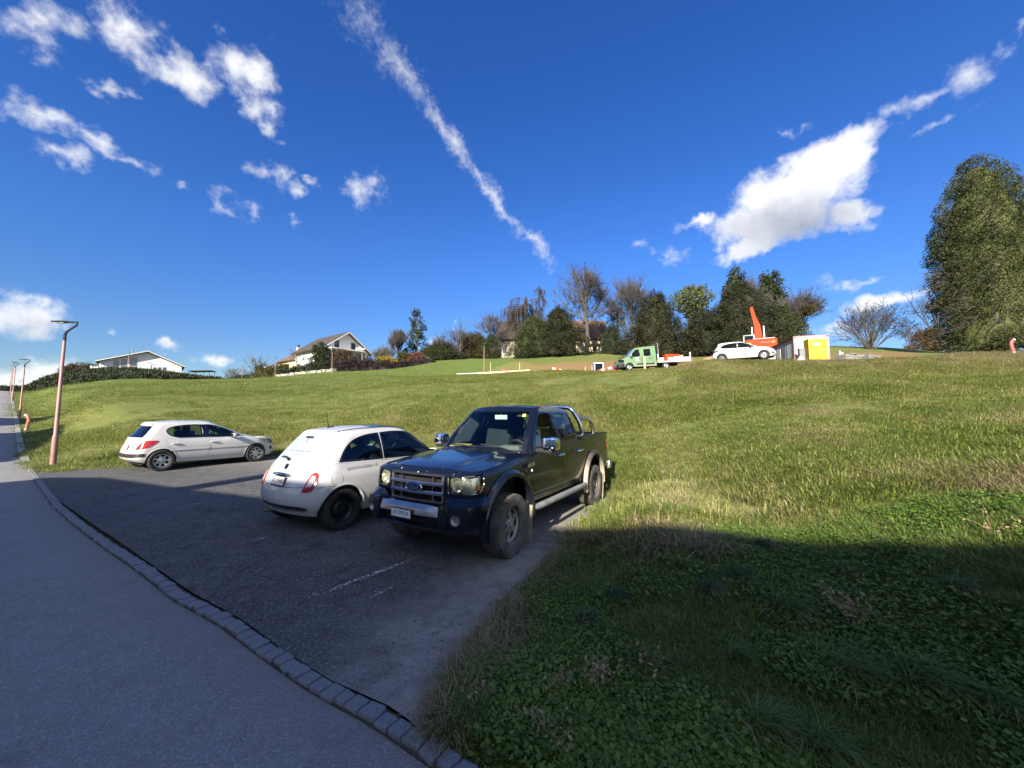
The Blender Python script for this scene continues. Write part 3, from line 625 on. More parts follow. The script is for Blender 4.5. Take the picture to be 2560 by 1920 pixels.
def set_attr(me, name, vals):
    a = me.attributes.new(name, 'FLOAT', 'POINT'); a.data.foreach_set('value', np.asarray(vals, np.float32))
def gauss(x, y, cx, cy, rx, ry=None, rot=0):
    ry = ry or rx; dx, dy = x - cx, y - cy; c, s = math.cos(rot), math.sin(rot); return np.exp(-(((c * dx + s * dy) / rx)**2 + ((-s * dx + c * dy) / ry)**2))
def upx(px, Y): return (px - 1280) / 940.0 * Y
def build_ground():
    rings = np.concatenate([np.geomspace(.35, 26, 200), np.geomspace(26.6, 130, 110), np.geomspace(138, 900, 14)])
    ang = np.radians(np.concatenate([np.arange(-64, 64, .42), np.arange(64, 180, 2.5), np.arange(-180, -64, 2.5)])); ang.sort()
    rr, aa = np.meshgrid(rings, ang, indexing='ij'); x = (rr * np.sin(aa)).ravel(); y = (rr * np.cos(aa)).ravel(); z = ground_z(x, y)
    # spoil heaps, cut bank and pit of the building site
    z = z + 1.5 * gauss(x, y, upx(1290, 62), 62, 4.2, 2.4, .25) * 1.0
    n, k = len(rings), len(ang); V = np.stack([x, y, z], 1); F = [(i * k + j, i * k + (j + 1) % k, (i + 1) * k + (j + 1) % k, (i + 1) * k + j) for i in range(n - 1) for j in range(k)]
    c0 = len(V); V = np.vstack([V, [0, 0, gz(0, 0)]]); F += [(c0, (j + 1) % k, j) for j in range(k)]
    F = [f[::-1] for f in F]
    o = mesh_obj('meadow', V, F, M['meadow'], smooth=179); o['kind'] = 'structure'; x, y = V[:, 0], V[:, 1]; px = 1280 + 940 * x / np.maximum(y, .5); front = y > 1
    r = np.hypot(x, y); s, d = road_sd(x, y)
    crest = pchip([1000, 1150, 1280, 1400, 1500, 1640, 1760, 1880, 2050, 2240, 2560], [60, 52, 48, 44.5, 38.5, 33.5, 27, 22.5, 22.3, 23, 24])(px)
    onr = front & (px > 900)
    dry = np.where(onr, sstep(crest - crest * .17, crest - .6, y) * sstep(crest + 6, crest + .5, y), 0) * .85 * sstep(950, 1250, px)
    dry = np.maximum(dry, .8 * gauss(x, y, upx(1290, 62), 61, 5, 4)); dry = np.maximum(dry, .7 * gauss(x, y, upx(1540, 72), 71, 7, 3)); dry = np.maximum(dry, np.where(front & (px < 1500), .55 * sstep(13, 15, y) * sstep(20, 16, y) * sstep(-15, -11, x), 0))
    dry = np.maximum(dry, .75 * np.where(front, sstep(1900, 2100, px) * sstep(19, 21, y) * sstep(30, 26, y), 0))
    soil = np.where(front & (px > 1260), sstep(1250, 1420, px) * sstep(crest + 1.0, crest + 3, y) * sstep(67, 64, y) * sstep(1790, 1690, px), 0)
    soil = np.maximum(soil, np.where(front, sstep(1330, 1240, px) * sstep(1180, 1230, px) * sstep(50, 51, y) * sstep(59, 55, y), 0) * .5)
    soil = np.maximum(soil, np.where(front, sstep(1690, 1720, px) * sstep(1900, 1820, px) * sstep(crest + .8, crest + 1.6, y) * sstep(crest + 12, crest + 7, y), 0) * .9)
    soil = np.maximum(soil, np.where(front, sstep(2020, 2060, px) * sstep(2330, 2260, px) * sstep(24.5, 26, y) * sstep(46 , 41, y), 0) * .85)
    lush = np.where(front, sstep(1500, 1300, px) * sstep(58, 66, y) * (1 - soil) + sstep(1400, 1000, px) * sstep(20, 40, y) * .7, 0); lush = np.clip(np.maximum(lush, sstep(6, 2, r) * .8), 0, 1)
    dl = dist_poly(LOT, x, y); dirt = np.maximum(sstep(.42, .05, dl) * sstep(-6, -2, x), .6 * sstep(.5, .1, np.abs(d)) * (d > 0)); dirt = np.maximum(dirt, np.where(d < 0, .8, 0)); dirt = np.where(inside(LOT, x, y), 1, dirt)
    for nme, v in (('dry', dry), ('soil', soil), ('lush', lush), ('dirt', dirt)): set_attr(o.data, nme, v)
    return o
meadow = build_ground()
def strip(name, mat, s_list, d0, d1, zf, nd=6):
    """sheet following the kerb line between signed distances d0..d1"""
    P = []
    ks = _s0 - np.asarray(s_list, float); cx = np.interp(ks, _ks, KERB[:, 0]); cy = np.interp(ks, _ks, KERB[:, 1]); e = .4
    tx = np.interp(ks + e, _ks, KERB[:, 0]) - np.interp(ks - e, _ks, KERB[:, 0]); ty = np.interp(ks + e, _ks, KERB[:, 1]) - np.interp(ks - e, _ks, KERB[:, 1]); L = np.hypot(tx, ty); nx, ny = -ty / L, tx / L
    V = []; F = []
    for i in range(len(ks)):
        for j in range(nd):
            dd = d0 + (d1 - d0) * j / (nd - 1); V.append((cx[i] + nx[i] * dd, cy[i] + ny[i] * dd, float(roadz(s_list[i])) + zf))
    F = [(i * nd + j, i * nd + j + 1, (i + 1) * nd + j + 1, (i + 1) * nd + j) for i in range(len(ks) - 1) for j in range(nd - 1)]
    return V, F
ss = np.concatenate([np.linspace(-45, -4, 24), np.linspace(-3.5, 24, 90), np.linspace(24.5, 135, 90), np.linspace(137, 195, 20)])
V_, F_ = strip('road', M['road'], ss, -5.5, -.012, 0.0, 14)
road = mesh_obj('road', V_, F_, M['road'], smooth=179); road['kind'] = 'structure'
_rv = np.array(V_); _rs, _rd = road_sd(_rv[:, 0], _rv[:, 1]); set_attr(road.data, 'dust', .75 * sstep(-.35, -.03, _rd))
# parking area
P2, T2 = cdt([(a, b) for a, b in LOT], [], .16)
lz = .022 + .012 * vnoise(P2[:, 0], P2[:, 1], 1.4, 5) + .008 * vnoise(P2[:, 0], P2[:, 1], .4, 6)
car_park = mesh_obj('car_park', np.column_stack([P2, lz]), T2, M['lot'], smooth=179); car_park['kind'] = 'structure'
_dr = dist_poly([(-.34, 2.12), (-.3, 2.43), (-.2, 2.81), (.04, 3.47), (.56, 4.57), (1.16, 5.61), (1.96, 7.1), (2.25, 7.9)], P2[:, 0], P2[:, 1], False)
_du = np.clip(.95 * sstep(1.25, .2, _dr) + .7 * gauss(P2[:, 0], P2[:, 1], .6, 5.6, 1.3, .5, .9) + .55 * sstep(1.2, 5.0, P2[:, 1] * .86 + P2[:, 0] * .5 - 3.2) * sstep(-1, -6, P2[:, 0]) + .35 * gauss(P2[:, 0], P2[:, 1], -.9, 3.1, .5, .25, -.5), 0, 1); set_attr(car_park.data, 'dust', _du)
# kerb of granite setts along the parking area, concrete edging beyond
ks = np.concatenate([np.linspace(-3.5, 19.6, 80)]); V_, F_ = strip('kerb', None, ks, -.014, .12, .006, 3)
kerb = mesh_obj('kerb', V_, F_, M['mortar']); kerb['kind'] = 'structure'
sett_meshes = []
for q in range(9):
    bm = bmesh.new(); bmesh.ops.create_cube(bm, size=1)
    for v in bm.verts: v.co = Vector((v.co.x * (1 + rnd.uniform(-.12, .12)), v.co.y * (1 + rnd.uniform(-.1, .1)), v.co.z * (1 + rnd.uniform(-.06, .12) if v.co.z > 0 else 1)))
    bmesh.ops.bevel(bm, geom=list(bm.edges), offset=.11, segments=2, profile=.6, affect='EDGES')
    for v in bm.verts: v.co += Vector((rnd.uniform(-.025, .025), rnd.uniform(-.025, .025), rnd.uniform(-.035, .035)))
    me = bpy.data.meshes.new('sett'); bm.to_mesh(me); bm.free(); me.materials.append(M['sett']); me.shade_smooth(); me.set_sharp_from_angle(angle=R(35)); sett_meshes.append(me)
s_ = -3.2
while s_ < 19.4:
    L = rnd.uniform(.085, .125); k = _s0 - (s_ + L / 2); cx, cy = np.interp(k, _ks, KERB[:, 0]), np.interp(k, _ks, KERB[:, 1]); tx, ty = np.interp(k + .2, _ks, KERB[:, 0]) - np.interp(k - .2, _ks, KERB[:, 0]), np.interp(k + .2, _ks, KERB[:, 1]) - np.interp(k - .2, _ks, KERB[:, 1]); q = math.hypot(tx, ty)
    o = bpy.data.objects.new('sett', rnd.choice(sett_meshes)); link(o, kerb); wd = rnd.uniform(.088, .106); dd = .046 + rnd.uniform(-.008, .008)
    o.location = (cx - ty / q * dd, cy + tx / q * dd, .004 + rnd.uniform(-.005, .005)); o.rotation_euler = (rnd.uniform(-.04, .04), rnd.uniform(-.04, .04), math.atan2(ty, tx) + rnd.uniform(-.06, .06)); o.scale = (L * .97, wd, .05); s_ += L + rnd.uniform(.004, .012)
ke = np.linspace(19.6, 130, 90); V_, F_ = strip('edging', None, ke, -.03, .17, .028, 3); edging = mesh_obj('kerb_edging', V_, F_, M['concrete']); edging['kind'] = 'structure'
# worn white bay lines: thin paint sheets, broken by wear
def worn_paint():
    m, nt, out = nodes('worn_white_paint'); b = N(nt, 'BsdfPrincipled'); b.inputs['Base Color'].default_value = (.62, .62, .60, 1); b.inputs['Roughness'].default_value = .8; co = coord(nt); t = N(nt, 'BsdfTransparent'); mx = N(nt, 'MixShader')
    a = N(nt, 'Attribute', attribute_name='keep').outputs['Fac']; f = ramp(nt, mth(nt, 'ADD', noise(nt, co, 26, 7, .75), a), [(.50, g(0)), (.60, g(1))]); nt.links.new(f, mx.inputs[0]); nt.links.new(t.outputs[0], mx.inputs[1]); nt.links.new(b.outputs[0], mx.inputs[2]); nt.links.new(mx.outputs[0], out.inputs[0]); return m
M['worn'] = worn_paint()
for (ax, ay, bx, by, wd, kp) in ((-1.86, 3.58, -1.05, 4.62, .07, -.012), (-6.2, 6.6, -5.45, 7.9, .08, -.06), (-7.6, 8.7, -6.6, 10.6, .08, -.02), (-8.9, 12.6, -8.1, 13.7, .09, -.05), (-3.55, 4.95, -3.3, 5.35, .10, -.05), (-1.35, 3.55, -1.15, 3.8, .12, -.06)):
    n_ = 14; dx, dy = bx - ax, by - ay; L = math.hypot(dx, dy); nx, ny = -dy / L * wd / 2, dx / L * wd / 2; V = []; K = []
    for i in range(n_ + 1):
        t = i / n_; px_, py_ = ax + dx * t, ay + dy * t
        for sgn in (-1, 0, 1): V.append((px_ + nx * sgn, py_ + ny * sgn, .0365)); K.append(kp + .06 * math.sin(t * 3.1) - (.05 if sgn else 0))
    o = mesh_obj('bay_line', V, [(i * 3 + j, i * 3 + j + 1, (i + 1) * 3 + j + 1, (i + 1) * 3 + j) for i in range(n_) for j in range(2)], M['worn'], car_park); set_attr(o.data, 'keep', K)

_pp = math.atan(73 / 940.0)
def at(px, py, Y):
    """point seen at photo pixel (px, py) at ground distance Y"""
    a, b = (px - 1280) / 940.0, -(py - 960) / 940.0; d = np.array([a, math.cos(_pp) - math.sin(_pp) * b, math.sin(_pp) + math.cos(_pp) * b]); p = d * (Y / d[1]); return (float(p[0]), float(Y), float(p[2] + CAM_H))
def onground(px, Y, dz=0.0):
    x = (px - 1280) / 940.0 * Y; 
    for _ in range(3):
        z = gz(x, Y); x = (px - 1280) / 940.0 * (Y * math.cos(_pp) + (z - CAM_H) * math.sin(_pp))
    return (x, Y, gz(x, Y) + dz)

# ---------------------------------------------------------------- houses
M['render_white'] = pmat('white_render', (.70, .70, .69), .9, var=.04, scale=1.5, bmp=.15, bscale=25)
M['render_cream'] = pmat('cream_render', (.50, .43, .31), .9, var=.07, scale=1.2, bmp=.15, bscale=25)
M['render_yellow'] = pmat('yellow_render', (.72, .62, .34), .9, var=.05, scale=1.5)
M['roof_dark'] = pmat('dark_roof_tiles', (.055, .052, .050), .8, var=.25, scale=3, bmp=.4, bscale=8)
M['roof_brown'] = pmat('brown_roof_tiles', (.062, .047, .038), .85, var=.3, scale=2.5, bmp=.4, bscale=8)
M['roof_red'] = pmat('red_brown_roof_tiles', (.15, .085, .058), .85, var=.25, scale=2.5, bmp=.4, bscale=8)
M['wood_white'] = pmat('white_painted_wood', (.74, .74, .72), .6, var=.05)
M['wood_brown'] = pmat('brown_wood', (.13, .085, .055), .8, var=.3, scale=8)
M['pane'] = pmat('window_pane', (.03, .045, .07), .06, var=.2, coat=1.0, spec=.8)
M['shutter'] = pmat('dark_shutter', (.10, .07, .06), .7, var=.2)
M['dark_metal'] = pmat('dark_metal', (.035, .037, .04), .45, metal=.6, var=.2)
def window(parent, x0, x1, z0, z1, y, fr=.07, mull=(), trans=(), frame='wood_white', d=.09, shutter=None):
    """window in the wall plane y (outside is -y): frame, then pane"""
    m = MB(); m.box(x0, x1, y - .03, y + d, z0, z0 + fr); m.box(x0, x1, y - .03, y + d, z1 - fr, z1); m.box(x0, x0 + fr, y - .03, y + d, z0 + fr, z1 - fr); m.box(x1 - fr, x1, y - .03, y + d, z0 + fr, z1 - fr)
    for q in mull: m.box(q - fr * .45, q + fr * .45, y - .022, y + d, z0 + fr, z1 - fr)
    for q in trans: m.box(x0 + fr, x1 - fr, y - .018, y + d, q - fr * .4, q + fr * .4)
    f = m.obj('window', M[frame], parent, smooth=None); p = MB(); p.box(x0 + fr, x1 - fr, y - .008, y + .02, z0 + fr, z1 - fr); p.obj('pane', M['pane'], f, smooth=None)
    s = MB(); s.box(x0 - .06, x1 + .06, y - .10, y + .01, z0 - .07, z0 - .002); s.obj('sill', M['concrete'], f, smooth=None)
    if shutter: q = MB(); q.box(x0 - .02, x1 + .02, y - .06, y - .031, z1 - shutter, z1 + .06); q.obj('roller_blind', M['shutter'], f, smooth=None)
    return f
def gable_house(name, label, cat, origin, rz, W, L, eaves, ridge_x, ridge_z, wall, roof, over=.5, side_over=.6, th=.22, z0=-2.5, base_l=None, base_r=None, trim='wood_white'):
    """gable wall along local x (0..W) at y = 0 facing -y, body runs to y = L; eaves = (left, right) heights"""
    t = thing(name, label, cat, origin, rz)
    el, er = eaves; prof = [(0, z0), (W, z0), (W, er), (ridge_x, ridge_z), (0, el)]
    m = MB(); m.prism(prof, 0, L, 'y'); m.obj('wall', M[wall], t, smooth=None)
    rf = None
    for (xa, za, xb, zb) in ((ridge_x, ridge_z, -over, el - over * (ridge_z - el) / ridge_x), (ridge_x, ridge_z, W + over, er - over * (ridge_z - er) / (W - ridge_x))):
        m = MB(); d = np.array([xb - xa, zb - za]); n = np.array([-d[1], d[0]]) / np.linalg.norm(d); n = n if n[1] > 0 else -n
        P = [(xa, za + .02), (xb, zb + .02), (xb + n[0] * th, zb + .02 + n[1] * th), (xa, za + .02 + th / abs(n[1]))]
        m.prism(P, -side_over, L + side_over, 'y'); o = m.obj('roof', M[roof], t, smooth=None)
        b = MB(); b.prism([(xa, za + .0), (xb + (xa - xb) * .002, zb + .0), (xb, zb + th * .9), (xa, za + th * .9)], -side_over - .06, -side_over - .003, 'y'); b.obj('verge_board', M[trim], o, smooth=None)
    return t
# white bungalow with wide gable
hz = 10.25; HX, HY, W1 = -89.67, 81.07, 13.5; zz = lambda py, Y: (1033 - py) * Y / 940.0 + CAM_H
def b1(px, py):
    u = (px - 1280) / 940.0; q = (86 * u + 84.6) / (.72 - .7 * u); return q + 7.04, zz(py, 86 + .7 * q) - hz
bung = gable_house('bungalow', 'low white bungalow with wide shallow gable and large corner windows, above the juniper bank', 'house', (HX, HY, hz), math.atan2(.7, .72), W1, 10, (2.8, 2.8), 7.47, 5.65, 'render_white', 'roof_dark', .6, .9, .2)
def bwin(x0, x1, y0, y1, tr=None): a, b = b1(x0, y1), b1(x1, y0); window(bung, a[0], b[0], a[1], b[1], 0, .08, (), (a[1] + tr,) if tr else ())
bwin(274, 293, 899, 918.5, .45); bwin(294, 312, 896.5, 918.5, .45); bwin(316, 338, 892, 919, .42)
for a in (376.5, 389, 401.5): bwin(a, a + 11.5, 917.5, 929.5)
c_ = b1(322, 885); q = MB(); q.lathe([(.15, c_[1] - 1), (.15, c_[1] + 1.0), (.2, c_[1] + 1.02), (.2, c_[1] + 1.15), (0, c_[1] + 1.2)], 14, 'z', (c_[0], 1.2, 0)); q.obj('chimney', M['chrome_dull'], bung)
q = MB(); q.box(-1.3, -.02, .5, 5, -2, 1.9); q.obj('porch', M['render_white'], bung, smooth=None)
q = MB(); q.box(-1.6, .3, .2, 5.2, 1.9, 2.08); q.obj('porch_roof', M['roof_dark'], bung, smooth=None)
cw = thing('carport', 'small dark carport canopy on thin posts beside the white bungalow', 'carport', (-79.4, 91.3, zz(940, 91)), R(20))
q = MB(); q.box(.2, 4.9, 0, 3.5, 1.25, 1.38, M=rotm(0, R(-3.5), 0)); q.obj('roof', M['dark_metal'], cw, smooth=None)
for x_ in (.5, 3.4, 4.5):
    for y_ in (.15, 3.3): q = MB(); q.tube([(x_, y_, -1.5), (x_, y_, 1.3 + .05 * x_)], .05, 6); q.obj('post', M['dark_metal'], cw)
# gabled two-storey house
cz = 13.6; a53 = math.atan2(.8, .6)
h2 = gable_house('gabled_house', 'white gabled house with brown tiled roof and terrace canopy, above the rock wall', 'house', (-42.6, 84, cz), a53, 11.0, 13.5, (zz(866, 84) - cz, zz(866, 84) - cz), 5.5, zz(831, 88.4) - cz, 'render_white', 'roof_brown', .8, 1.0, .24, z0=-3)
window(h2, 2.55, 3.65, 3.3, 4.9, 0, .09, (), (), 'shutter', shutter=.25); window(h2, 6.6, 7.7, 3.3, 4.9, 0, .09, (), (), 'shutter', shutter=.25); window(h2, 2.0, 4.2, .1, 2.0, 0, .1, (3.1,), (), 'shutter'); window(h2, 6.8, 8.2, .5, 1.9, 0, .1, (), (), 'wood_white')
cn = MB(); cn.box(.2, 8.3, -3.2, -.02, 2.55, 2.80); cn.obj('canopy', M['wood_white'], h2, smooth=None)
for x_ in (.4, 7.9): q = MB(); q.box(x_ - .1, x_ + .1, -3.05, -2.85, -2, 2.55); q.obj('canopy_post', M['wood_white'], h2, smooth=None)
for x_, dz in ((1.3, 0), (5.5, .0), (9.7, 0)): q = MB(); q.box(x_ - .09, x_ + .09, -.95, .2, 0, .2, c=(0, 0, (zz(866, 84) - cz) + (zz(831, 88.4) - zz(866, 84)) * (1 - abs(x_ - 5.5) / 5.5) - .3)); q.obj('purlin_end', M['wood_white'], h2, smooth=None)
s2 = MB(); s2.box(-.02, .03, 2.5, 3.9, .6, 2.2); s2.obj('side_window', M['shutter'], h2, smooth=None)
h3 = gable_house('yellow_house', 'low yellow house with red-brown roof and cream chimney, next to the gabled white house', 'house', (-53.5, 92.5, 12.0), a53, 10, 11, (3.2, 3.2), 5, 6.2, 'render_yellow', 'roof_red', .6, .4, .2)
q = MB(); q.box(.6, 1.4, .9, 1.7, 3.0, 6.3); q.obj('chimney', M['render_cream'], h3, smooth=None); q = MB(); q.lathe([(.22, 6.3), (.26, 6.9), (0, 7.0)], 10, 'z', (1, 1.3, 0)); q.obj('chimney_cowl', M['dark_metal'], h3)
h4 = gable_house('garage', 'small white garage with red-brown roof behind the clipped hedge', 'garage', (at(656, 920, 108)[0], 108, 12.6), R(20), 5, 6, (1.9, 1.9), 2.5, 3.1, 'render_white', 'roof_red', .4, .3, .18)
# large old villa behind the trees
vz = 16.4
villa = gable_house('villa', 'large old cream villa with steep brown roof, half hidden behind the weeping beech and yews', 'house', (5.6, 97, vz), R(90), 10, 9.2, (5.0, 5.0), 5, 10.2, 'render_cream', 'roof_brown', .7, .6, .25)
v2 = gable_house('villa_wing', 'cream villa wing with brown timber balconies behind the tall bare tree', 'house', (24.4, 95, vz), R(90), 10, 11.8, (4.7, 4.7), 5, 9.9, 'render_cream', 'roof_red', .7, .6, .25)
def villa_win(t, ys, z0, z1):
    for y_ in ys:
        q = MB(); q.box(-.04, .06, y_ - .6, y_ + .6, z0, z1); f = q.obj('window', M['wood_white'], t, smooth=None); q = MB(); q.box(-.05, -.041, y_ - .5, y_ + .5, z0 + .1, z1 - .1); q.obj('pane', M['pane'], f, smooth=None)
villa_win(villa, (1.5, 4.5, 7.5), .8, 2.5); villa_win(villa, (1.5, 4.5, 7.5), 3.3, 4.6); villa_win(v2, (1.2, 3.4, 6.5, 9.5), 1.0, 2.4); villa_win(v2, (1.2, 3.4, 6.5, 9.5), 3.1, 4.4)
for z_ in (.6, 2.8): q = MB(); q.box(-1.0, -.02, .3, 5.2, z_ - .12, z_); [q.box(-1.0, -.94, .3 + k * .55, .36 + k * .55, z_, z_ + .7) for k in range(9)]; q.box(-1.02, -.93, .3, 5.2, z_ + .7, z_ + .78); q.obj('balcony', M['wood_brown'], v2, smooth=None)
# houses across the road, out of view; their shadows fall on the road, the car park and the verge
sdir = np.array([-.815, .58]); ndir = np.array([.58, .815])
def across(D, s): p = ndir * (1.098 + D) + sdir * s; return (float(p[0]), float(p[1]), 0.0)
rzr = math.atan2(ndir[1], ndir[0]) - math.pi / 2   # local x runs against s, local y towards the road
def across_house(name, label, D, s0, prof, depth, wall, roof, extra=None):
    t = thing(name, label, 'house', across(D, s0), rzr)
    body = [(-(s - s0), z) for s, z in prof]
    m = MB(); m.prism(body, -depth, 0, 'y'); m.obj('wall', M[wall], t, smooth=None)
    return t
ah = across_house('apartment_house', 'white apartment house with sloping flat roof across the road from the parked cars', -12, 0, [(12.6, -.5), (12.6, 6.25), (11.6, 6.6), (7.9, 7.0), (4.66, 7.4), (-1.4, 8.25), (-5.3, 8.8), (-16, 10.2), (-16, -.5)], 9, 'render_white', 'roof_dark')
q = MB(); q.prism([(-13.0, 6.2), (-11.6, 6.66), (-7.9, 7.06), (-4.66, 7.46), (1.4, 8.31), (5.3, 8.86), (16.4, 10.3), (16.4, 10.42), (5.3, 8.98), (1.4, 8.43), (-4.66, 7.58), (-7.9, 7.18), (-11.6, 6.78), (-13.0, 6.34)], -9.3, .0, 'y'); q.obj('roof', M['roof_dark'], ah, smooth=None)
q = MB(); q.box(-7.62 - .28, -7.62 + .28, -.9, -.25, 6.9, 9.4); q.obj('chimney', M['render_white'], ah, smooth=None)
for x_ in (-11, -7.5, -4, 0, 4, 8, 12):
    for z_ in (.9, 3.7):
        q = MB(); q.box(x_ - .7, x_ + .7, .0, .05, z_, z_ + 1.5); f = q.obj('window', M['wood_white'], ah, smooth=None); q = MB(); q.box(x_ - .62, x_ + .62, .05, .06, z_ + .08, z_ + 1.42); q.obj('pane', M['pane'], f, smooth=None)
bh = across_house('detached_house', 'cream detached house with pointed roof end across the road', -13, 0, [(19.4, -.5), (19.4, 6.4), (27.0, 6.7), (27.0, -.5)], 8, 'render_cream', 'roof_red')
q = MB(); q.prism([(-19.3, 6.4), (-19.3, 6.62), (-32.8, 8.9), (-26.95, 6.75)], -6, 0, 'y'); q.obj('roof', M['roof_red'], bh, smooth=None)
ch_ = across_house('corner_house', 'white house with steep gable across the road, further along', -13, 0, [(40, -.5), (40, 7.5), (42.3, 10.9), (45, 8.9), (47.6, 7.9), (47.6, -.5)], 8, 'render_white', 'roof_red')
q = MB(); q.prism([(-39.6, 7.2), (-42.3, 11.0), (-45, 9.0), (-48, 7.9), (-48, 8.05), (-45, 9.15), (-42.3, 11.15), (-39.5, 7.35)], -8.3, 0, 'y'); q.obj('roof', M['roof_red'], ch_, smooth=None)
# rock retaining wall below the gabled house
M['boulder'] = pmat('limestone_boulder', (.34, .32, .27), .9, var=.3, scale=2.2, bmp=.7, bscale=9)
rw = thing('rock_wall', 'retaining wall of big pale limestone boulders below the gabled house garden', 'wall', onground(800, 77.5))
px_ = 694.0; rws = np.array(rw.location)
while px_ < 912:
    wpx = rnd.uniform(7, 14) * (.75 if px_ > 860 else 1); Y_ = 77.6 + rnd.uniform(-.2, .2); b_ = onground(px_ + wpx / 2, Y_); topy = np.interp(px_, [694, 730, 800, 850, 880, 912], [938, 931, 926.5, 926.5, 927.5, 931]) + rnd.uniform(-1.5, 2)
    ht = max(.4, zz(topy, Y_) - b_[2]) + .25; wd = wpx * Y_ / 940.0
    bm = bmesh.new(); bmesh.ops.create_cube(bm, size=1); bmesh.ops.subdivide_edges(bm, edges=list(bm.edges), cuts=1, use_grid_fill=True)
    for v in bm.verts: v.co = Vector((v.co.x * wd * 1.04 + rnd.uniform(-.10, .10), v.co.y * 1.2 + rnd.uniform(-.15, .15), (v.co.z + .5) * ht - .25 + rnd.uniform(-.10, .10)))
    me = bpy.data.meshes.new('boulder'); bm.to_mesh(me); bm.free(); me.materials.append(M['boulder']); o = bpy.data.objects.new('boulder', me); link(o, rw); o.location = np.array(b_) - rws; o.rotation_euler = (0, 0, rnd.uniform(-.2, .2)); px_ += wpx

# ---------------------------------------------------------------- street lamps and bent ducts
M['pole_pink'] = pmat('weathered_red_oxide_pole', (.36, .19, .17), .6, metal=.2, var=.2, scale=4)
M['lamp_head'] = pmat('lamp_head_grey', (.05, .055, .07), .4, metal=.5, var=.15)
M['lamp_glass'] = pmat('lamp_glass', (.45, .46, .42), .15, var=.1, coat=1)
def lamp(loc, h=4.65, label='', yaw=0.0):
    t = thing('street_lamp', label, 'street lamp', loc, yaw, 'street lamps around the meadow')
    m = MB(); m.lathe([(.075, -.6), (.075, .0), (.072, .92), (.068, .96), (.052, .99), (.040, h - .55), (.036, h - .54), (.0, h - .54)], 14, 'z'); m.obj('pole', M['pole_pink'], t)
    a = MB(); a.tube([(0, 0, h - .62), (0, 0, h - .38), (.02, 0, h - .28), (.10, 0, h - .20), (.30, 0, h - .05), (.33, 0, h + .0), (.30, 0, h + .06)], [.04, .04, .036, .030, .028, .028, .03], 8); a.obj('arm', M['lamp_head'], t)
    hd = MB(); L = [(.34, .03, .03), (.22, .045, .035), (.05, .085, .04), (-.18, .11, .045), (-.36, .10, .035), (-.42, .05, .012)]; V = []
    for x, w, th in L:
        for k in range(10): q = 2 * math.pi * k / 10; V.append((x, w * math.cos(q), h + .07 + th * (math.sin(q) if math.sin(q) > 0 else .55 * math.sin(q))))
    hd.add(V, [(i * 10 + k, i * 10 + (k + 1) % 10, (i + 1) * 10 + (k + 1) % 10, (i + 1) * 10 + k) for i in range(len(L) - 1) for k in range(10)] + [tuple(range(10)), tuple(range((len(L) - 1) * 10, len(L) * 10))]); ho = hd.obj('lamp_head', M['lamp_head'], t, smooth=50)
    g_ = MB(); g_.box(-.32, -.02, -.07, .07, h + .035, h + .048, bev=.005); g_.obj('diffuser', M['lamp_glass'], ho); return t
def lamp_at(px, Y, h, label, yaw=0.0, dz=0): p = onground(px, Y, dz); return lamp(p, h, label, yaw)
lamp((-14.72, 12.22, gz(-14.72, 12.22)), 4.62, 'pinkish street lamp at the corner of the car park beside the white hatchback', R(6))
lamp_at(48, 29.5, 4.7, 'street lamp standing in the shadow beside the bent red duct', R(8))
for px, Y, h, lb in ((30, 46, 4.7, 'third street lamp along the road beside the verge'), (27, 60, 4.7, 'fourth street lamp up the road on the crest'), (24, 67, 4.5, 'fifth street lamp up the road before the juniper bank'), (21, 96, 4.6, 'far street lamp beyond the road crest'), (46, 92, 4.2, 'pale street lamp in front of the juniper bank')):
    lamp_at(px, Y, h, lb, R(8))
lamp_at(319, 83, 4.35, 'street lamp in the junipers before the white bungalow', R(5)); lamp_at(829, 73.5, 4.7, 'street lamp before the rock wall of the gabled house'); lamp_at(687, 84, 4.75, 'street lamp beside the left end of the rock wall'); lamp_at(604, 96, 4.7, 'street lamp beside the pruned tree on the crest'); lamp_at(558, 130, 4.6, 'tiny street lamp far off on the crest')
lamp_at(1210, 59, 4.7, 'street lamp standing by the yellow pipes of the building site', R(100))
M['duct'] = pmat('red_brown_duct', (.40, .16, .10), .55, var=.35, scale=10)
M['duct_pink'] = pmat('pink_red_duct', (.62, .12, .12), .5, var=.25, scale=8)
def duct(loc, h, label, mt, mirror_=1, yaw=0.0):
    t = thing('bent_duct', label, 'pipe', loc, yaw, 'bent cable ducts sticking out of the grass')
    r = .085 * h; m = MB(); path = spline([(0, 0, -.15), (0, 0, .14 * h), (.06 * h * mirror_, 0, .42 * h), (.10 * h * mirror_, 0, .68 * h), (.02 * h * mirror_, 0, .88 * h), (-.14 * h * mirror_, 0, 1.0 * h)], 6, False)
    m.tube(path, [r * (1 + .06 * (i % 2)) * (.9 if i > len(path) - 4 else 1) for i in range(len(path))], 10); m.obj('pipe', M[mt], t)
    c = MB(); c.lathe([(r * 1.15, -.1), (r * 1.15, .14 * h), (r * .9, .15 * h)], 12, 'z'); c.obj('collar', M['concrete'], t)
    e = MB(); e.tube(path[-3:], r * 1.02, 10); e.obj('end_cap', M['plate'], t); return t
duct(onground(66, 23.2), .95, 'bent red-brown duct with white collar beside the road verge', 'duct')
duct(onground(2534, 22.4), .86, 'bent pinkish-red duct on the meadow crest before the giant conifer', 'duct_pink', -1)

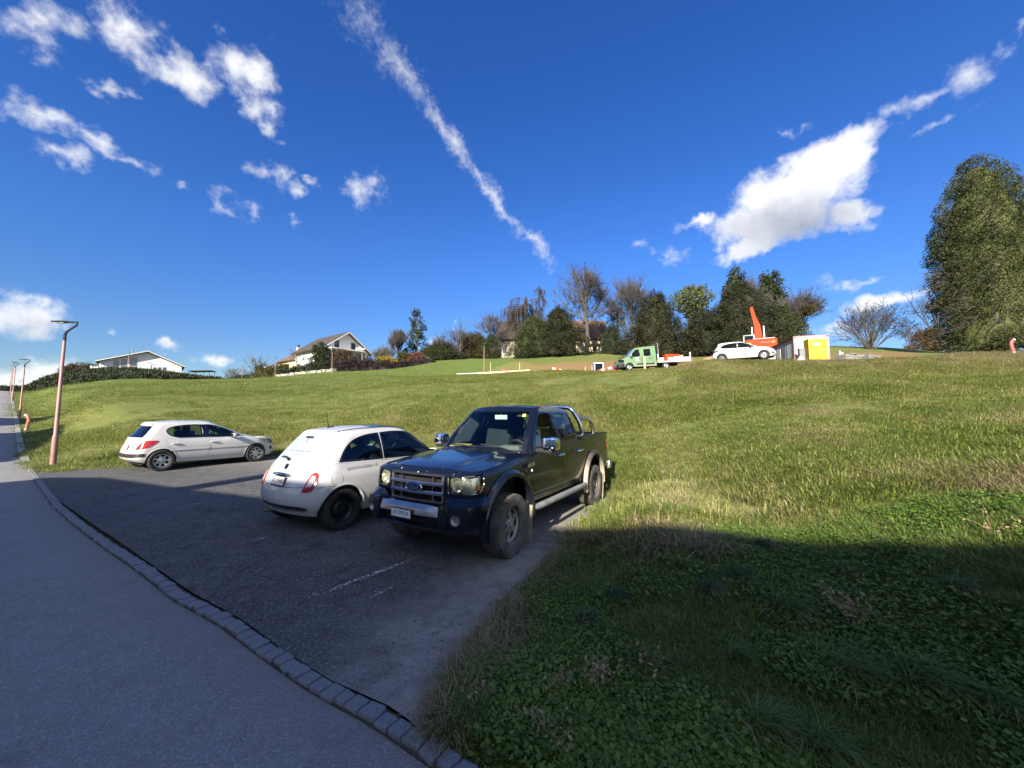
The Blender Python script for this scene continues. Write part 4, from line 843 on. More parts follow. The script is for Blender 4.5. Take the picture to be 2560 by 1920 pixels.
# ---------------------------------------------------------------- vehicles: shared builders
class Disc:
    def __init__(s, f): s.f = f
    def P(s, a, b):
        a = np.asarray(a, float); b = np.asarray(b, float); return np.stack([-a, s.f(np.hypot(a, b)), b], 1)
def circ(r, n=40, c=(0, 0), ph=0): return [(c[0] + r * math.cos(2 * math.pi * k / n + ph), c[1] + r * math.sin(2 * math.pi * k / n + ph)) for k in range(n)]
def wedge(th, r0, r1, a0, a1):
    """opening between spokes: half angles a0 at r0, a1 at r1"""
    p = [(r0 * math.cos(th + q), r0 * math.sin(th + q)) for q in (-a0, 0, a0)]
    p += [(r1 * math.cos(th + q), r1 * math.sin(th + q)) for q in (a1, a1 * .5, 0, -a1 * .5, -a1)]
    return rpoly(p, (r1 - r0) * .18, 3)
def inset(poly, d):
    poly = [p for p, q in zip(poly, poly[-1:] + poly[:-1]) if math.hypot(p[0] - q[0], p[1] - q[1]) > 1e-4]
    P = np.array(poly, float); A = np.roll(P, 1, 0); B = np.roll(P, -1, 0)
    area = .5 * np.sum(P[:, 0] * B[:, 1] - B[:, 0] * P[:, 1]); sg = 1 if area > 0 else -1
    def nrm(e): n = np.stack([-e[:, 1], e[:, 0]], 1); return n / (np.linalg.norm(n, axis=1)[:, None] + 1e-9)
    n = nrm(P - A) + nrm(B - P); n /= np.linalg.norm(n, axis=1)[:, None] + 1e-9
    return [tuple(p) for p in P + sg * d * n]
def wheel(root, c, side, r=.31, w=.2, rim=.2, kind='cap7', tyre='rubber', rimmat='alloy', blocks=0, rot=0.0, steer=0.0):
    """hub with tyre and rim; local y points outward"""
    hub = MB(); hub.lathe([(.0, w * .05), (rim * .5, w * .05), (rim * .5, -w * .3), (rim * .93, -w * .32), (rim * .96, w * .36)], 28)
    h = hub.obj('wheel', M['under'], root); h.location = c
    h.rotation_euler = (0, 0, steer + (0 if side > 0 else math.pi))
    t = MB(); q = w / 2
    t.lathe([(rim * .97, -q * .7), (rim + .012, -q * .92), (r * .80, -q * 1.04), (r * .93, -q * 1.0), (r * .985, -q * .84), (r, -q * .6), (r, q * .6),
             (r * .985, q * .84), (r * .93, q * 1.0), (r * .80, q * 1.04), (rim + .025, q * .98), (rim + .012, q * .86), (rim * .97, q * .7)], 56)
    if blocks:
        for k in range(blocks):
            th = 2 * math.pi * k / blocks
            for j, (y0, y1, dth, rr) in enumerate(((-.98, -.66, 0, .984), (-.56, -.12, .5, 1.0), (-.04, .30, .0, 1.0), (.38, .62, .5, 1.0), (.68, .98, 0, .984))):
                a = th + dth * 2 * math.pi / blocks; wd = 2 * math.pi * r / blocks * .33
                Mx = rotm(0, -a, 0); t.box(r * rr - .014, r * rr + .009, y0 * q, y1 * q, -wd, wd, M=Mx)
    t.obj('tyre', M[tyre], h, smooth=30)
    dep = q * .62
    if kind == 'alloy6':
        f = lambda rr: dep - .03 * sstep(rim * .2, rim * .75, rr) + .035 * sstep(rim * .8, rim, rr)
        holes = [wedge(2 * math.pi * k / 6 + rot, rim * .42, rim * .84, .18, .34) for k in range(6)]; holes += [circ(rim * .045, 10, (rim * .27 * math.cos(a), rim * .27 * math.sin(a))) for a in [2 * math.pi * k / 6 + .5 for k in range(6)]]
        lip = .05
    elif kind == 'cap7':
        f = lambda rr: dep + .012 - .02 * sstep(rim * .1, rim * .55, rr) + .012 * sstep(rim * .6, rim, rr)
        holes = [wedge(2 * math.pi * k / 7 + rot, rim * .46, rim * .86, .05, .36) for k in range(7)]; lip = .03
    elif kind == 'multi':
        f = lambda rr: dep - .03 * sstep(rim * .1, rim * .6, rr) + .03 * sstep(rim * .7, rim, rr)
        holes = [wedge(2 * math.pi * k / 12 + rot, rim * .36, rim * .86, .12, .17) for k in range(12)]; lip = .04
    else:
        f = lambda rr: dep - .055 + .03 * sstep(rim * .62, rim * .4, rr) + .05 * sstep(rim * .8, rim, rr) - .03 * sstep(rim * .2, rim * .1, rr)
        holes = [circ(rim * .075, 12, (rim * .66 * math.cos(a), rim * .66 * math.sin(a))) for a in [2 * math.pi * k / 10 for k in range(10)]]
        holes += [circ(rim * .05, 8, (rim * .30 * math.cos(a), rim * .30 * math.sin(a))) for a in [2 * math.pi * k / 4 for k in range(4)]]; lip = .03
    panel('rim', Disc(f), circ(rim * .985, 56), holes, M[rimmat], h, h=rim * .13, lip=lip, sides='L', smooth=40)
    if kind in ('alloy6', 'steel', 'multi'):
        cp = MB(); cp.lathe([(rim * .16, dep - .03), (rim * .16, dep + .008), (rim * .13, dep + .016), (0, dep + .018)], 18); cp.obj('hub_cap', M['black' if kind == 'steel' else rimmat], h)
    return h
def seat(root, x, y, z, s=1.0, rake=.25, wd=.25, head=True):
    m = MB(); m.box(-.26, .26, -wd, wd, 0, .16, c=(x, y, z), bev=.05)
    Rm = rotm(0, -rake, 0); m.box(-.09, .09, -wd, wd, 0, .62 * s, M=Rm, c=(x - .22, y, z + .12), bev=.06)
    if head: m.box(-.06, .06, -.14, .14, .64 * s, .86 * s, M=Rm, c=(x - .24, y, z + .12), bev=.045)
    return m.obj('seat', M['interior'], root)
def steering(root, x, y, z, r=.185):
    m = MB(); Rm = rotm(0, R(-62), 0)
    ring = np.array([(r * math.cos(a), r * math.sin(a), 0) for a in np.linspace(0, 2 * math.pi, 25)]) @ Rm.T + np.array([x, y, z])
    m.tube(ring, .016, 6, caps=False); m.box(-.05, .05, -r, r, -.015, .015, M=Rm, c=(x, y, z)); m.box(-.06, .06, -.06, .06, -.03, .02, M=Rm, c=(x, y, z))
    return m.obj('steering_wheel', M['black'], root)
def plate(root, origin, ex, en, text, w=.30, hgt=.08, rear=False):
    """number plate: ex = reading direction, en = outward normal"""
    ex = np.array(ex, float); en = np.array(en, float); ez = np.cross(en, ex); o = np.array(origin, float)
    ez = np.cross(en, ex) if np.cross(en, ex)[2] > 0 else -np.cross(en, ex)
    fr = MB(); Mx = np.stack([ex, ez, en], 1)
    fr.box(-w / 2 - .008, w / 2 + .008, -hgt / 2 - .016, hgt / 2 + .008, -.008, .002, M=Mx, c=o)
    p = fr.obj('plate_frame', M['black'], root, smooth=None)
    bd = MB(); bd.box(-w / 2, w / 2, -hgt / 2, hgt / 2, .002, .006, M=Mx, c=o); b = bd.obj('number_plate', M['plate'], root, smooth=None)
    p.parent = b
    flat_text('lettering', text, .1, M['ink'], b, o + en * .0075, ex, ez, width=w * (.66 if rear else .8), height=hgt * .62)
    if rear:
        for sgn, kind in ((-1, 'c'), (1, 'b')):
            q = MB(); cc = o + ex * sgn * w * .42 + en * .0075
            q.add([cc + ex * a + ez * bb for a, bb in ((-.016, -.026), (.016, -.026), (.016, .016), (.016, .03), (-.016, .03), (-.016, .0))], [(0, 1, 2, 3, 4, 5)])
            q.obj('canton_shield', M['red_ink'], b, smooth=None)
            q = MB(); c2 = cc + en * .001
            if kind == 'c':
                for (a0, a1, b0, b1) in ((-.004, .004, -.012, .016), (-.012, .012, -.002, .006)):
                    q.add([c2 + ex * a + ez * bb + en * (.0004 if a0 < -.01 else 0) for a, bb in ((a0, b0), (a1, b0), (a1, b1), (a0, b1))], [(0, 1, 2, 3)])
            else:
                for k in range(3): q.add([c2 + ex * a + ez * bb for a, bb in ((-.001, -.018 + k * .013), (.013, -.018 + k * .013), (.013, -.011 + k * .013), (-.001, -.011 + k * .013))], [(0, 1, 2, 3)])
            q.obj('shield_mark', M['white_print'], b, smooth=None)
    return b
def mapped_text(name, S, place, s, size, mat, parent, off=.002, side='R', shear=0, width=None, spacing=1.0):
    """lettering laid onto a surface: place maps text (x right, y up) to (a, b)"""
    v, f = text_geo(s, size, shear, spacing); v = v.copy()
    if width: k = width / (v[:, 0].max() - v[:, 0].min()); v *= k
    v -= (v.max(0) + v.min(0)) / 2
    ab = np.array([place(x, y) for x, y in v]); p, n = s_norm(S, ab[:, 0], ab[:, 1]); p = p + n * off
    if side == 'R': p = p * np.array([1, -1, 1.])
    return mesh_obj(name, p, f, mat, parent)
def half_outline(band, lv, t0, t1, n=40): return [tuple(p[:2]) for p in band.lev(band.L[lv], np.linspace(t0, t1, n))]
def full_outline(half): return half + [(x, -y) for x, y in reversed(half) if abs(y) > 1e-4]
def sweep_bar(pts, hgt, dep, name, mat, root, nrm=(1, 0, 0), round_=True):
    m = MB(); P = np.array(pts, float); n = len(P); V = []; prof = [(-.5, -.5), (.3, -.5), (.5, -.25), (.5, .25), (.3, .5), (-.5, .5)]
    for p in P:
        for d, hh in prof: V.append(p + np.array(nrm) * d * dep + np.array([0, 0, hh * hgt]))
    k = len(prof); F = [(i * k + j, i * k + (j + 1) % k, (i + 1) * k + (j + 1) % k, (i + 1) * k + j) for i in range(n - 1) for j in range(k)]
    F += [tuple(range(k)), tuple(range((n - 1) * k, n * k))]; m.add(V, F); return m.obj(name, mat, root)
def fz(poly):
    """points on the centre line are pushed past it so that openings reach the middle"""
    return [(-.06 if a < 1e-3 else a, b) for a, b in poly]
def cabin(root, x0, x1, yw, z0, zb, xd, drive_y, mat='interior'):
    m = MB()
    m.box(x0, x1, -yw, yw, z0, z0 + .05)
    for s in (-1, 1): m.box(x0 + .02, x1 - .02, s * yw - .012, s * yw + .012, z0 + .05, zb)
    m.obj('cabin_trim', M[mat], root, smooth=None)
    d = MB(); d.box(-.22, .22, -yw + .02, yw - .02, -.18, .05, c=(xd, 0, zb - .02), bev=.06); d.box(-.1, .08, -.17, .17, .0, .1, c=(xd - .05, drive_y, zb - .02), bev=.04)
    d.obj('dashboard', M['dash'], root)
def mirror(root, c, s, size=(.10, .21, .14), cover='white_paint', glassback=True):
    """door mirror; s = side sign; face looks rearward"""
    m = MB(); m.box(-size[0] / 2, size[0] / 2, -size[1] / 2, size[1] / 2, -size[2] / 2, size[2] / 2, bev=min(size) * .38, c=c)
    o = m.obj('mirror', M[cover], root)
    g_ = MB(); g_.box(-size[0] / 2 - .004, -size[0] / 2 + .002, -size[1] * .4, size[1] * .4, -size[2] * .38, size[2] * .38, c=c); g_.obj('mirror_glass', M['chrome'], o, smooth=None)
    a = MB(); a.box(-.03, .03, -.07, .07, -.03, .03, c=(c[0] + .0, c[1] - s * (size[1] / 2 + .03), c[2] - size[2] * .35), bev=.01); a.obj('mirror_arm', M['black'], o)
    return o

# ---------------------------------------------------------------- black pick-up (x forward, origin under the front axle)
def build_pickup(loc, yaw):
    root = thing('pickup_truck', 'dusty black double-cab pickup truck with chrome roll bar, parked beside the small white car', 'pickup truck', loc, yaw)
    P_ = M['ranger']
    xc = -.46
    def zhood(x, y):
        x = np.asarray(x, float); y = np.asarray(y, float)
        zc = curve([(.80, .975), (.74, 1.005), (.60, 1.04), (.2, 1.085), (-.3, 1.135), (-.62, 1.15)])(x)
        w = .86; a = np.abs(y) / w
        return zc - .055 * a**3 + .018 * sstep(.50, .40, np.abs(y)) * sstep(.85, .3, x) - .012
    belt = curve([(-4.3, 1.235), (-2.6, 1.225), (-2.5, 1.165), (-1.6, 1.14), (-.6, 1.10), (-.3, 1.09)])
    ztop = lambda x, y: np.where(x > -.55, zhood(x, y), belt(x) - .0 * y)
    W = lambda k: [(-4.3, .785 + k), (-4.0, .81 + k), (-2.5, .825 + k), (-.6, .82 + k), (0, .815 + k), (.45, .79 + k), (.8, .745 + k)]
    B = Band([dict(V=0, z=[(-4.2, .56), (-3.7, .50), (-2.4, .47), (.5, .47), (.8, .50)], xf=.70, xr=-4.10, w=W(-.045)),
              dict(V=.13, z=.60, xf=.73, xr=-4.13, w=W(.005)), dict(V=.33, z=.80, xf=.74, xr=-4.13, w=W(.022)),
              dict(V=.48, z=[(-4.2, .98), (.8, .93)], xf=.735, xr=-4.12, w=W(.012)), dict(V=.55, z=[(-4.2, 1.08), (-.6, 1.02), (.8, .965)], xf=.73, xr=-4.10, w=W(-.002), rfx=.24),
              dict(V=.66, z=ztop, xf=.66, xr=-4.08, w=W(-.022), rfx=.26)], ref=2)
    arch_f = circ(.485, 40, (0, .41)); arch_r = circ(.485, 40, (-3.0, .41))
    d1 = rpoly([(-.60, .56), (-1.60, .56), (-1.60, 1.3), (-.60, 1.3)], .06)
    d1 = [(-.66, .50), (-1.57, .50), (-1.60, .53), (-1.60, 1.10), (-1.60, 1.16), (-.62, 1.115), (-.58, 1.0), (-.60, .60)]
    d2 = [(-1.635, .50), (-2.30, .50), (-2.42, .72), (-2.47, .82), (-2.47, 1.0), (-2.47, 1.165), (-1.635, 1.16)]
    top_in = lambda pts: [(a, b if b < B.Vm - .03 else B.Vm + .03) for a, b in pts]
    D1 = top_in(B.side(d1)); D2 = top_in(B.side(d2))
    grille = fz(B.front([(0, .665), (.10, .665), (.41, .675), (.415, .80), (.405, .955), (.10, .962), (0, .962)]))
    hl = B.front([(.465, .775), (.46, .95)]); hs = B.side([(.47, .985), (.49, .88), (.56, .785)], (1.0, 2.6))
    HL = rpoly([hl[0], hs[2], hs[1], hs[0], hl[1]], .03)
    tl = B.rear([(.70, .80)])[0]; ts = B.side([(-3.98, .80), (-3.98, 1.14)], (2.5, 4))
    TL = rpoly([ts[0], tl, (tl[0], ts[1][1]), ts[1]], .02)
    AF = B.side(arch_f, (1.2, 2.9)); AR = B.side(arch_r, (2.2, 3.8))
    AF = [(a, b if z > .47 else -.05) for (a, b), (x, z) in zip(AF, arch_f)]; AR = [(a, b if z > .5 else -.05) for (a, b), (x, z) in zip(AR, arch_r)]
    lo = panel_geo(B, B.rect(), [D1, D2, grille, HL, TL, AF, AR], .05, 0, .03)
    # cab
    Wg = lambda k: [(-2.6, .755 + k), (-1.6, .765 + k), (-.4, .745 + k)]
    def zroof(x, y):
        return curve([(-2.45, 1.715), (-1.9, 1.755), (-1.4, 1.755), (-1.05, 1.715), (-.95, 1.69)])(x) - .045 * (np.abs(y) / .62)**2.6
    G = Band([dict(V=0, z=lambda x, y: np.where(x > -.55, zhood(x, y) - .01, belt(np.maximum(x, -2.5)) - .012), xf=-.44, xr=-2.50, bf=.13, br=.03, rfx=.13, rfy=.10, rrx=.07, rry=.1, w=Wg(.03)),
              dict(V=.18, z=lambda x, y: 1.33 + 0 * x, xf=-.63, xr=-2.475, bf=.13, br=.03, rfx=.12, rfy=.10, rrx=.07, rry=.1, w=Wg(-.025)),
              dict(V=.40, z=lambda x, y: 1.55 + 0 * x, xf=-.885, xr=-2.43, bf=.12, br=.03, rfx=.12, rfy=.10, rrx=.07, rry=.1, w=Wg(-.105)),
              dict(V=.52, z=lambda x, y: 1.655 + 0 * x, xf=-1.00, xr=-2.40, bf=.11, br=.03, rfx=.11, rfy=.10, rrx=.08, rry=.1, w=Wg(-.145)),
              dict(V=.58, z=zroof, xf=-1.085, xr=-2.36, bf=.10, br=.03, rfx=.11, rfy=.12, rrx=.1, rry=.12, w=Wg(-.205))], ref=1)
    ws = [(-.06, .03), (G.Ut(1.0), .025), (G.Ut(1.0) + .01, .05), (G.Ut(1.02), .49), (G.Ut(.98), .515), (-.06, .52)]
    w1 = G.side(rpoly([(-.80, 1.165), (-1.585, 1.185), (-1.555, 1.60), (-1.48, 1.63), (-1.19, 1.62), (-1.10, 1.57)], .035, 3), (1.5, 3.6))
    w2 = G.side(rpoly([(-1.70, 1.19), (-2.29, 1.205), (-2.385, 1.27), (-2.30, 1.60), (-1.76, 1.635), (-1.70, 1.60)], .05, 3), (1.5, 3.7))
    bw = [(G.Ut(4.15), .14), (G.Um + .06, .14), (G.Um + .06, .46), (G.Ut(4.15), .46)]
    up = panel_geo(G, G.rect(), [ws, w1, w2, bw], .05, 0, .025)
    roof = panel_geo(Top(zroof), full_outline(half_outline(G, 4, 0, 5, 60)), [], .07, 0, 0, 'L')
    body = join_geo('body', [lo, up, roof], P_, root)
    # windows and doors
    panel('windshield', G, [(0 if a < 0 else a, b) for a, b in inset(ws, -.012)], [], M['glass'], root, .06, -.008, 0)
    bwg = inset(bw, -.01); panel('rear_window', G, [(min(a, G.Um), b) for a, b in bwg], [], M['glass'], root, .06, -.008, 0)
    for sd, sg in (('L', 1), ('R', -1)):
        for D, Wn, hx in ((D1, w1, -1.50), (D2, w2, -2.34)):
            clip = lambda p: [(a, min(b, B.Vm)) for a, b in p]
            d = panel('door', B, inset(densify(clip(D), .04), .007), [], P_, root, .05, 0, .03, sd)
            panel('window', G, inset(Wn, -.012), [], M['glass'], d, .06, -.01, 0, sd)
            hm = MB(); hb = B.side([(hx, 1.0)])[0]; hp, hn = s_norm(B, np.array([hb[0]]), np.array([hb[1]])); hp = hp[0] + hn[0] * .03
            hm.tube([hp + (-.10, -.02, 0), hp + (-.085, .005, .004), hp + (0, .012, .006), hp + (.07, .004, .0), hp + (.085, -.022, -.004)], [.016, .018, .02, .018, .014], 8)
            if sg < 0: hm.v = [(x, -y, z) for x, y, z in hm.v]
            hm.obj('handle', M['chrome'], d)
        trim = panel('window_seal', G, G.side([(-.80, 1.145), (-2.36, 1.185), (-2.36, 1.20), (-.80, 1.163)], (1.5, 3.7)), [], M['black'], root, .06, .004, .006, sd)
    # hood
    fo = half_outline(B, 5, 0, 2.0, 30)
    xs_ = np.linspace(fo[-1][0], -.60, 8)[1:]; fo += [(x, float(B.L[5]['W'](x)) - .0) for x in xs_]
    base = [p for p in half_outline(G, 0, 0, 2.02, 26)]; fo += [(x + .015, y) for x, y in reversed(base)]
    hood_poly = inset(full_outline([p for p in fo]), .004)
    panel('hood', Top(lambda x, y: zhood(x, y) + .002), hood_poly, [], P_, root, .05, 0, .02, 'L')
    m = MB(); m.box(-.6, .58, -.62, .62, .45, .86); m.box(-.55, -.1, -.78, .78, .8, 1.0); m.box(-2.45, -.35, -.70, .70, .40, .52); m.box(-4.0, -2.5, -.60, .60, .42, .62); m.tube([(0, -.7, .38), (0, .7, .38)], .05, 8); m.tube([(-3, -.7, .38), (-3, .7, .38)], .06, 8)
    m.tube([(-3, -.12, .38), (-3, .12, .38)], .15, 10); m.obj('underbody', M['under'], root, smooth=None)
    cw = MB(); pts = G.P(np.linspace(0, G.Ut(1.3), 12), np.full(12, .0))
    # grille
    gb = panel('grille', B, [(max(a, 0), b) for a, b in inset(grille, -.015)], [], M['under'], root, .05, -.07, 0)
    ua = np.linspace(-1, 1, 17)
    def bar(z, hgt, dep, off, mat, yw, name):
        pts = []
        for q in ua:
            (a, b), = B.front([(abs(q) * yw + 1e-4, z)]); p, n = s_norm(B, np.array([a]), np.array([b])); p = p[0] + n[0] * off; pts.append((p[0], p[1] * (1 if q >= 0 else -1), z))
        return sweep_bar(pts, hgt, dep, name, mat, gb)
    bar(.765, .038, .04, .0, M['chrome_dull'], .412, 'grille_bar'); bar(.860, .040, .04, .0, M['chrome_dull'], .409, 'grille_bar')
    bar(.955, .028, .05, -.005, M['black'], .403, 'grille_surround'); bar(.672, .022, .05, -.005, M['chrome_dull'], .41, 'grille_surround')
    for y in (-.25, .25):
        for z in (.72, .815, .91):
            (a, b), = B.front([(.25, z)]); p = B.P([a], [b])[0]; q = MB(); q.box(-.03, .006, -.005, .005, -.035, .035, c=(p[0] - .015, y, z)); q.obj('grille_fin', M['chrome_dull'], gb, smooth=None)
    for s in (-1, 1):
        (a, b), = B.front([(.40, .80)]); p = B.P([a], [b])[0]; q = MB(); q.box(-.05, .012, -.016, .016, -.13, .15, c=(p[0] - .01, s * .399, .81), bev=.006); q.obj('grille_surround', M['chrome_dull'], gb)
    p0 = B.P([0], [B.front([(1e-3, .812)])[0][1]])[0]
    bd = MB(); ring = [(p0[0] + .028, .125 * math.cos(a), .812 + .052 * math.sin(a)) for a in np.linspace(0, 2 * math.pi, 41)]
    bd.tube(ring, .008, 6, caps=False); bg = bd.obj('badge', M['chrome'], root)
    bf = MB(); bf.prism([(.123 * math.cos(a), .812 + .050 * math.sin(a)) for a in np.linspace(0, 2 * math.pi, 40, endpoint=False)], p0[0] + .0, p0[0] + .03, 'x'); bf.obj('badge_face', M['ford_blue'], bg)
    flat_text('lettering', 'Ford', .08, M['chrome'], bg, (p0[0] + .0325, 0, .812), (0, 1, 0), (0, 0, 1), width=.15, height=.062, shear=.35)
    # headlamps
    for sd, sg in (('L', 1), ('R', -1)):
        l = panel('headlight', B, inset(HL, .002), [], M['haze_lens'], root, .04, .004, .02, sd)
        panel('reflector', B, inset(HL, .003), [], M['lamp_refl'], l, .04, -.05, .05, sd)
        for (yy, zz, rr) in ((.57, .865, .075),):
            (a, b), = B.front([(yy, zz)]); p, n = s_norm(B, np.array([a]), np.array([b])); q = MB()
            q.lathe([(0, -.035), (.03, -.033), (.055, -.015), (rr, .012), (rr + .006, .012), (rr + .006, -.02)], 24, 'x'); o = q.obj('bulb_reflector', M['lamp_refl'], l); o.location = (p[0][0] - .035, sg * p[0][1], zz)
        (a, b), = B.side([(.545, .86)], (1.0, 2.4)); q = [(a - .05, b - .05), (a + .06, b - .05), (a + .06, b + .0), (a - .05, b + .0)]
        panel('indicator', B, q, [], M['amber'], l, .04, -.03, 0, sd)
        panel('tail_light', B, inset(TL, .004), [], M['red_lens'], root, .05, .006, .02, sd)
    # bumper
    Wb = [(.3, .855), (.55, .85), (.9, .79)]
    BB = Band([dict(V=0, z=.385, xf=.80, xr=-4, bf=.10, rfx=.24, rfy=.22, w=[(a, b - .05) for a, b in Wb]), dict(V=.06, z=.44, xf=.855, xr=-4, bf=.10, rfx=.26, rfy=.22, w=[(a, b - .01) for a, b in Wb]),
               dict(V=.18, z=.55, xf=.875, xr=-4, bf=.10, rfx=.28, rfy=.22, w=Wb), dict(V=.29, z=lambda x, y: .635 + .055 * sstep(.40, .52, np.abs(y)) + 0 * x, xf=.85, xr=-4, bf=.10, rfx=.28, rfy=.22, w=Wb), dict(V=.33, z=lambda x, y: .66 + .085 * sstep(.40, .52, np.abs(y)) + 0 * x, xf=.775, xr=-4, bf=.10, rfx=.28, rfy=.22, w=[(a, b - .04) for a, b in Wb])], ref=2)
    ue = BB.side([(.475, .56)], (1, 2.6))[0][0]
    intake = fz(BB.front([(0, .425), (.1, .425), (.42, .43), (.44, .52), (.40, .545), (0, .545)]))
    fog = BB.front(circ(.052, 20, (.655, .545)))
    bp = panel('front_bumper', BB, [(0, 0), (ue, 0), (ue, BB.Vm), (0, BB.Vm)], [intake, fog], P_, root, .05, 0, .04)
    panel('bumper_intake', BB, [(max(a, 0), b) for a, b in inset(intake, -.02)], [], M['under'], bp, .05, -.05, 0)
    cs = fz(BB.front([(0, .555), (.2, .555), (.45, .56), (.44, .648), (.2, .648), (0, .648)]))
    panel('bumper_trim', BB, [(max(a, 0), b) for a, b in cs], [], M['chrome_dull'], bp, .05, .012, .02)
    for s in (-1, 1):
        (a, b), = BB.front([(.515, .56)]); p = BB.P([a], [b])[0]; q = MB(); q.box(-.06, .025, -.05, .05, -.13, .13, c=(p[0], s * .515, .55), bev=.025, taper=(.8, .9)); q.obj('overrider', P_, bp)
        (a, b), = BB.front([(.655, .545)]); p, n = s_norm(BB, np.array([a]), np.array([b])); q = MB(); q.lathe([(0, -.02), (.03, -.018), (.042, 0), (.05, .010), (.055, .010), (.055, -.03)], 20, 'x')
        o = q.obj('fog_lamp', M['chrome_dull'], bp); o.location = (p[0][0] - .012, s * p[0][1], .545); o.rotation_euler = (0, 0, s * math.atan2(n[0][1], n[0][0]))
    (a, b), = BB.front([(.06, .565)]); pp = BB.P([a], [b])[0]
    plate(root, (pp[0] + .035, -.045, .556), (0, 1, 0), (1, 0, 0), 'JU·29534')
    # flares, mud flaps, steps
    for sg in (-1, 1):
        for cx, mt, nm, a0, a1 in ((0, 'ranger', 'wheel_flare', -15, 188), (-3.0, 'flare', 'wheel_flare', -12, 190)):
            m = MB(); V = []; angs = np.radians(np.linspace(a0, a1, 34)); prof = [(.475, -.02), (.475, .035), (.49, .055), (.52, .052), (.545, .03), (.555, -.005)]
            for a in angs:
                for rr, o_ in prof:
                    x, z = cx + rr * math.cos(a), .41 + rr * math.sin(a); y = float(np.clip(B.L[2]['W'](x) if True else 0, 0, 1)) + o_ - (.02 if z > .95 else 0) - .006 + .02
                    V.append((x, sg * y, z))
            k = len(prof); F = [(i * k + j, i * k + j + 1, (i + 1) * k + j + 1, (i + 1) * k + j) for i in range(len(angs) - 1) for j in range(k - 1)]
            m.add(V, F); m.obj(nm, M[mt], root)
            f = MB(); f.box(-.012, .012, -.14, .12, -.42, .02, M=rotm(0, R(-10), 0), c=(cx - .47, sg * .78, .46)); f.obj('mud_flap', M['mud'], root, smooth=None)
        f = MB(); f.tube([(-.50, sg * .80, .46), (-.55, sg * .87, .44), (-.62, sg * .90, .435), (-2.36, sg * .90, .435), (-2.44, sg * .88, .44)], .042, 12); f.obj('side_step', M['step'], root)
        # mirrors
        mi = MB(); mi.box(-.085, .085, -.115, .115, -.085, .085, c=(-.83, sg * 1.0, 1.22), bev=.05, taper=(.92, .96)); mo = mi.obj('mirror', M['chrome'], root)
        a_ = MB(); a_.box(-.06, .06, -.16, .10, -.03, .03, c=(-.84, sg * .93, 1.125), bev=.02); a_.obj('mirror_arm', M['black'], mo)
        bdg = MB(); bdg.box(-.10, .08, -.002, .006, -.022, .022, M=rotm(0, R(4), 0), c=(-.47, sg * .874, .975) ); bdg.obj('side_badge', M['chrome_dull'], root, smooth=None)
        rp = MB(); rp.lathe([(0, .008), (.016, .007), (.02, 0)], 14, 'y', (-.50, sg * .872, .90), sgn=sg); rp.obj('side_repeater', M['plate'], root)
    # bed
    b = MB(); b.box(-4.02, -2.54, -.70, .70, .74, .78)
    for s in (-1, 1): b.box(-4.06, -2.54, s * .755 - .045, s * .755 + .03, .78, 1.222)
    b.box(-2.58, -2.53, -.80, .80, .70, 1.222); b.box(-4.09, -4.04, -.76, .76, .70, 1.215); b.obj('cargo_bed', P_, root, smooth=None)
    rl = MB()
    for s in (-1, 1): rl.box(-4.07, -2.52, s * .765 - .045, s * .765 + .035, 1.222, 1.242, bev=.008)
    rl.obj('bed_rail', M['black'], root)
    rb = MB(); rb.box(-4.22, -4.05, -.85, .85, .50, .66, bev=.03); rb.obj('rear_bumper', M['chrome_dull'], root)
    # roll bar
    rr = MB(); hoop = spline([(-2.66, .77, 1.24), (-2.62, .73, 1.45), (-2.56, .645, 1.63), (-2.55, .58, 1.70), (-2.55, .45, 1.725), (-2.55, 0, 1.73), (-2.55, -.45, 1.725), (-2.55, -.58, 1.70), (-2.56, -.645, 1.63), (-2.62, -.73, 1.45), (-2.66, -.77, 1.24)], 5, False)
    rr.tube(hoop, .036, 12)
    for s in (-1, 1): rr.tube(spline([(-2.60, s * .69, 1.56), (-2.9, s * .71, 1.53), (-3.12, s * .73, 1.50), (-3.22, s * .745, 1.44), (-3.25, s * .755, 1.34), (-3.26, s * .765, 1.24)], 5, False), .032, 12)
    rr.obj('roll_bar', M['chrome'], root)
    # wheels
    for x, s in ((0, 1), (0, -1), (-3.0, 1), (-3.0, -1)):
        wheel(root, (x, s * .775, .358), s, .358, .25, .205, 'alloy6', 'rubber_mud', 'alloy_mud', 42, rot=rnd.random(), steer=(.05 if x == 0 else 0))
    # cabin
    cabin(root, -2.42, -.5, .70, .52, 1.10, -.74, .38)
    for y in (.38, -.38): seat(root, -1.32, y, .66)
    o = seat(root, -2.02, 0, .66, .95, .2, .6, False); o.name = 'rear_bench'
    for y in (-.4, .4): q = MB(); q.box(-.05, .05, -.13, .13, 0, .2, c=(-2.30, y, 1.36), bev=.04); q.obj('headrest', M['interior'], o)
    steering(root, -.98, .38, 1.08)
    q = MB(); q.box(-.012, .012, -.115, .115, -.035, .035, c=(-1.10, 0, 1.565), bev=.01); q.tube([(-1.10, 0, 1.6), (-1.08, 0, 1.68)], .008, 6); q.obj('inner_mirror', M['plate'], root)
    q = MB(); q.box(-.10, .06, -.60, -.28, -.004, .004, M=rotm(0, R(8), 0), c=(-.62, 0, 1.155)); q.obj('yellow_folder', M['yellow_paper'], root, smooth=None)
    (a, bb) = (G.Ut(.88), .45); p, n = s_norm(G, np.array([a]), np.array([bb]))
    st = panel('sticker', G, [(a - .03, bb - .022), (a + .03, bb - .022), (a + .03, bb + .022), (a - .03, bb + .022)], [], M['yellow_sticker'], root, .05, .001, 0, 'L')
